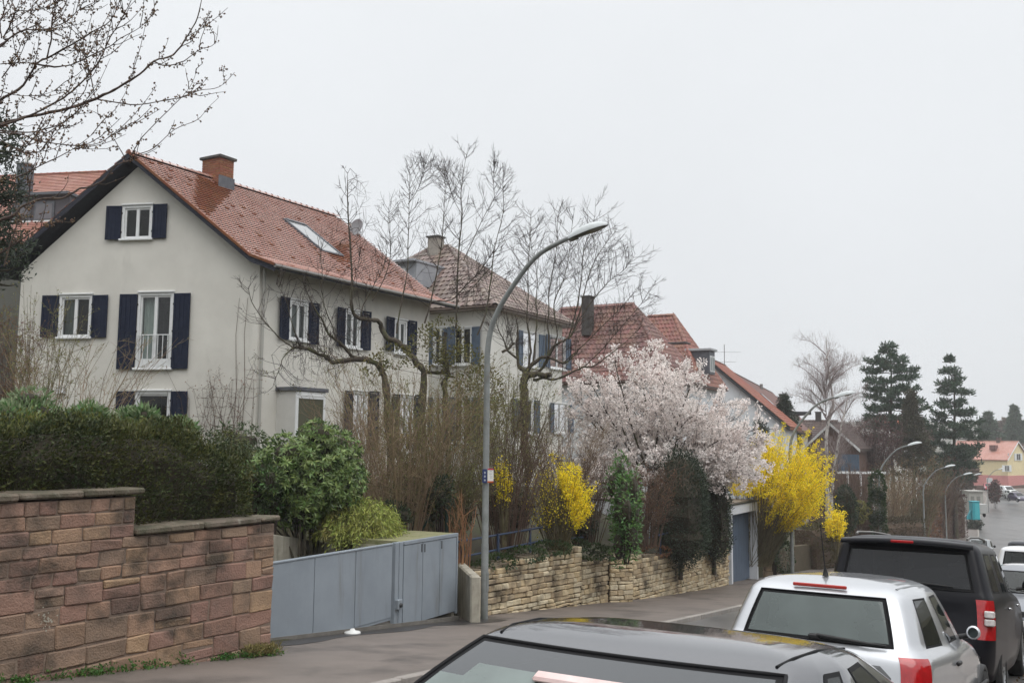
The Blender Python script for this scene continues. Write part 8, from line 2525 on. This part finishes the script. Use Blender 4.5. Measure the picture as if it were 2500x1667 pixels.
ctube(car3, 'wiper', M_BLKP, [(-.0, .10, 1.262), (.2, .09, 1.285), (.5, .10, 1.268)], [.016, .013, .007], 6)
for x in (-1, 1):
    ctube(car3, 'roof_rail', M_GUT, [(x * .60, .52, 1.785), (x * .61, .62, 1.81), (x * .61, 1.5, 1.825), (x * .58, 2.45, 1.81), (x * .57, 2.55, 1.78)], .014, 6)
    for z0, m in ((1.01, M_CLEAR), (.925, M_CLEAR)):
        cbox(car3, 'clear_lamp', m, (x * .845, .122, z0), (.10, .10, .072), .01)
    mirror(car3, BLK, x * .93, 3.05, 1.25, 1.35)
    for y_ in (1.5, 2.6): cbox(car3, 'door_handle', M_CHROME, (x * .935, y_, 1.02), (.03, .15, .03), .008)
cbox(car3, 'bumper_step', M_BLKP, (0, .0, .55), (1.5, .12, .08), .02)
cbox(car3, 'tailgate_handle', M_BLKP, (0, .07, 1.0), (.7, .03, .06), .01)
# ---- the rest of the row, ever smaller
def fam(kind):
    return clone(SUV if kind == 'suv' else HATCH)
def row_car(label, s_, t_, kind, col, flip=False, det=2, lit_=False, group=CARS_G, az=None, metal=.4, sx=1.0):
    sp_ = fam(kind)
    p = put(s_, t_); h = float(np.interp(s_, _fine, _head)) if az is None else az
    c = car('parked_car' if not lit_ else 'oncoming_car', label, 'car', p, h, sp_, paint('paint_' + '_'.join(str(int(v * 255)) for v in col), col, metal, .3), group, detail=det, flip=flip)
    W_ = .82 if kind != 'suv' else .92
    for x in (-1, 1):
        mirror(c, M_BLKP, x * W_, 2.42 if kind != 'suv' else 3.05, .98 if kind != 'suv' else 1.25, 1.1)
    cbox(c, 'number_plate', M_PLATE, (0, .0, .5 if kind != 'suv' else .7), (.5, .03, .11), .004)
    if kind != 'suv':
        cbox(c, 'front_plate', M_PLATE, (0, 3.76, .42), (.5, .03, .11), .004); cbox(c, 'grille', M_BLKP, (0, 3.70, .58), (.8, .06, .1), .01)
        ctube(c, 'wiper', M_BLKP, [(-.1, 2.75, .935), (.3, 2.62, .985)], .01, 5)
    else: cbox(c, 'grille', M_BLKP, (0, 4.70, .80), (.8, .08, .2), .02)
    if lit_:
        for ob in [o for o in bpy.data.objects if o.parent == c and o.name.startswith('headlight')]:
            ob.data.materials[0] = M_LIT
    return c
row_car('grey car parked facing up the hill in front of the black off-road car', 19.6, -0.85, 'hatch', (.20, .21, .235), flip=True)
row_car('white hatchback parked beyond the grey uphill-facing car, red tail light showing', 25.0, -1.0, 'hatch', (.72, .73, .74), metal=.1)
row_car('white off-road car with dark rear window, roof just showing behind the white hatchback', 30.2, -1.1, 'suv', (.70, .71, .72), metal=.1)
row_car('silver grey hatchback with red lights, fourth down the row by the right edge', 36.2, -1.3, 'hatch', (.30, .31, .33))
row_car('dark blue black car at the right edge beyond the silver grey one', 41.6, -1.5, 'suv', (.02, .022, .03))
for k, (s_, col, kd, lb) in enumerate(((47.5, (.05, .05, .055), 'hatch', 'dark charcoal car sixth from the black off-road car'), (53, (.45, .46, .47), 'hatch', 'pale silver car in the far part of the row by the right edge'), (58.6, (.12, .13, .15), 'suv', 'slate grey tall car in the far part of the row'), (64.5, (.5, .5, .5), 'hatch', 'light grey car beyond the slate grey tall one'), (69, (.03, .03, .03), 'hatch', 'black small car far down the row'), (77, (.3, .3, .32), 'hatch', 'mid grey car farthest down the straight row'))):
    row_car(lb, s_, -1.6, kd, col, det=1)
row_car('grey car driving uphill with its headlights lit', 68.0, -5.4, 'hatch', (.20, .215, .22), flip=True, lit_=True, group=None)
row_car('white car parked on the left side, roof showing above the black off-road car', 51.5, -7.2, 'hatch', (.72, .73, .74), det=1, group='cars parked on the left side', metal=.1)
FARG = 'small far cars at the road bend'
def far_car(label, px, py, depth, kind, col, az, flip=False):
    p = at(px, py, depth); s_, t_ = st(p)
    sp_ = fam(kind); a = math.radians(az)
    return car('parked_car', label, 'car', p, az, sp_, paint('paint_' + '_'.join(str(int(v * 255)) for v in col), col, .2, .3), FARG, detail=1, flip=flip, pitch=0.0)
far_car('far red car at the left of the bend below the pink wall', 2415, 1198, 186, 'hatch', (.42, .03, .05), 20, True)
far_car('far red car on the right of the road below the pink wall', 2447, 1208, 176, 'hatch', (.42, .05, .07), 10, True)
far_car('far grey car squeezed between the red car and the white van', 2461, 1212, 170, 'hatch', (.16, .17, .18), 5, True)
far_car('far white van-like car below the yellow house', 2477, 1213, 164, 'suv', (.68, .70, .70), 0, True)
far_car('far white small car at the right edge in front of the van-like one', 2490, 1219, 154, 'hatch', (.66, .68, .66), 0, True)
far_car('far dark violet car at the right edge', 2502, 1226, 145, 'hatch', (.06, .05, .09), 0, True)
# turquoise cabin, trailer and pale hut far down the left side
c = at(2380, 1268, 112)
cab = thing('portable_toilet', 'turquoise portable cabin standing on the far left pavement', 'cabin', c)
M_TQ = mk('turquoise_plastic', (.035, .36, .42), .5, (.03, .30, .36), scale=2)
mb = MB(); mb.box(c + UP * 1.0, (.85, .85, 2.0)); mb.build('cabin_walls', M_TQ, cab, bevel=.04)
mb = MB(); mb.box(c + UP * 2.05, (.95, .95, .12)); mb.build('roof', M_TQ, cab, bevel=.04)
mb = MB(); mb.box(c + Vector((.1, -.44, .98)), (.55, .03, 1.75)); mb.build('door', mk('turquoise_door', (.05, .42, .47), .5), cab)
mb = MB(); mb.prism([c + Vector((-.44, -.1, .05)), c + Vector((-1.0, -.1, .05)), c + Vector((-.44, -.1, 1.1))], (0, .3, 0)); mb.build('side_flap', M_TQ, cab)
c = at(2394, 1262, 118)
trl = thing('trailer', 'pale box trailer standing behind the turquoise cabin', 'trailer', c)
mb = MB(); mb.box(c + UP * 1.05, (.9, 1.8, 1.1)); mb.build('box', mk('trailer_grey', (.42, .42, .41), .6), trl, bevel=.03)
for x in (-.45, .45):
    mb = MB(); mb.lathe(c + Vector((x, 0, .3)), [(0, -.06), (.3, -.06), (.3, .06), (0, .06)], 12, 0, (Vector((0, 1, 0)), UP, Vector((1, 0, 0)))); mb.build('wheel', M_TYRE, trl)
c = at(2376, 1250, 132)
hut = thing('garden_hut', 'pale grey flat roofed hut among the far shrubs behind the turquoise cabin', 'hut', c)
mb = MB(); mb.box(c + UP * 1.3, (1.9, 2, 3.0)); mb.build('wall', mk('hut_grey', (.36, .35, .32), .9), hut)
mb = MB(); mb.box(c + UP * 2.86, (2.2, 2.4, .14)); mb.build('roof', mk('hut_roof', (.42, .41, .38), .8), hut)
for k in (-.5, .3):
    mb = MB(); mb.box(c + Vector((k, -1.02, 1.2)), (.45, .06, 2.0)); mb.build('panel', mk('hut_panel', (.2, .2, .18), .8), hut)
for nm, cr_ in (('CAR1', car1), ('CAR2', car2), ('CAR3', car3)):
    bpy.context.view_layer.update(); M = cr_.matrix_world
    S_ = {'CAR1': C1R, 'CAR2': HATCH, 'CAR3': SUV}[nm]; R6, R8 = S_['rings'][6], S_['rings'][8]
    for R_ in (R8, R6): print(nm, [tuple(round(v) for v in proj(M @ Vector((x * R_[4] * .84, R_[2] + R_[7] * .7, R_[0])))) for x in (-1, 1)])
# ------------------------------------------------------------------ rainy haze
mb = MB(); mb.hexa([Vector((-330, -60, -40)), Vector((420, -60, -40)), Vector((420, 640, -40)), Vector((-330, 640, -40)), Vector((-330, -60, 60)), Vector((420, -60, 60)), Vector((420, 640, 60)), Vector((-330, 640, 60))])
mh = bpy.data.materials.new('haze_air'); mh.use_nodes = True
t = mh.node_tree; t.nodes.remove(t.nodes['Principled BSDF'])
pv = t.nodes.new('ShaderNodeVolumePrincipled'); pv.inputs['Color'].default_value = (.975, .985, 1.0, 1); pv.inputs['Density'].default_value = .00058; pv.inputs['Anisotropy'].default_value = .2
t.links.new(pv.outputs[0], t.nodes['Material Output'].inputs['Volume'])
o = mb.build('haze', mh, None, loc=(0, 0, 0), kind='stuff')

# unseen trees behind the camera and a near-side hedge, added to darken car reflections
rt = bpy.data.objects.new('added_trees', None); bpy.data.objects.remove(rt)
M_WOOD = mk('added_foliage', (.055, .05, .032), .95, (.085, .075, .045), scale=1.2, bump=1.0, bscale=4)
mb = MB()
bl = []
for k in range(26):
    a = math.radians(-95 + 190 * k / 25); d = random.uniform(26, 34)
    bl.append((Vector((-math.sin(a) * d + 4, -math.cos(a) * d - 2, random.uniform(1, 3))), (random.uniform(4, 6), random.uniform(4, 6), random.uniform(5, 8))))
for c, r in bl:
    if c.y > 8: continue
    rows = []
    for i in range(9):
        th = math.pi * i / 8
        rows.append([Vector((c.x + r[0] * math.sin(th) * math.cos(ph) * random.uniform(.8, 1.15), c.y + r[1] * math.sin(th) * math.sin(ph) * random.uniform(.8, 1.15), c.z + r[2] * math.cos(th) * random.uniform(.9, 1.1))) for ph in np.linspace(0, 2 * math.pi, 13)])
        rows[-1][-1] = rows[-1][0]
    mb.grid(rows)
mb.build('added_trees', M_WOOD, None, loc=(0, -25, 0), kind='stuff')
mb = MB(); rows = []
for s_ in np.arange(-6, 62, 1.2):
    h_ = 2.1 + .35 * noise.noise((s_ * .6, 0, 0)); rows.append([pos(s_, 4.6 + random.uniform(-.1, .1), -.2), pos(s_, 4.5 + random.uniform(-.15, .15), h_ * .5), pos(s_, 4.8, h_ + random.uniform(-.1, .1)), pos(s_, 6.0, h_ + random.uniform(-.1, .1)), pos(s_, 6.2, -.2)])
mb.grid(rows); mb.build('added_hedge', M_WOOD, None, loc=(0, 0, 0), kind='stuff')
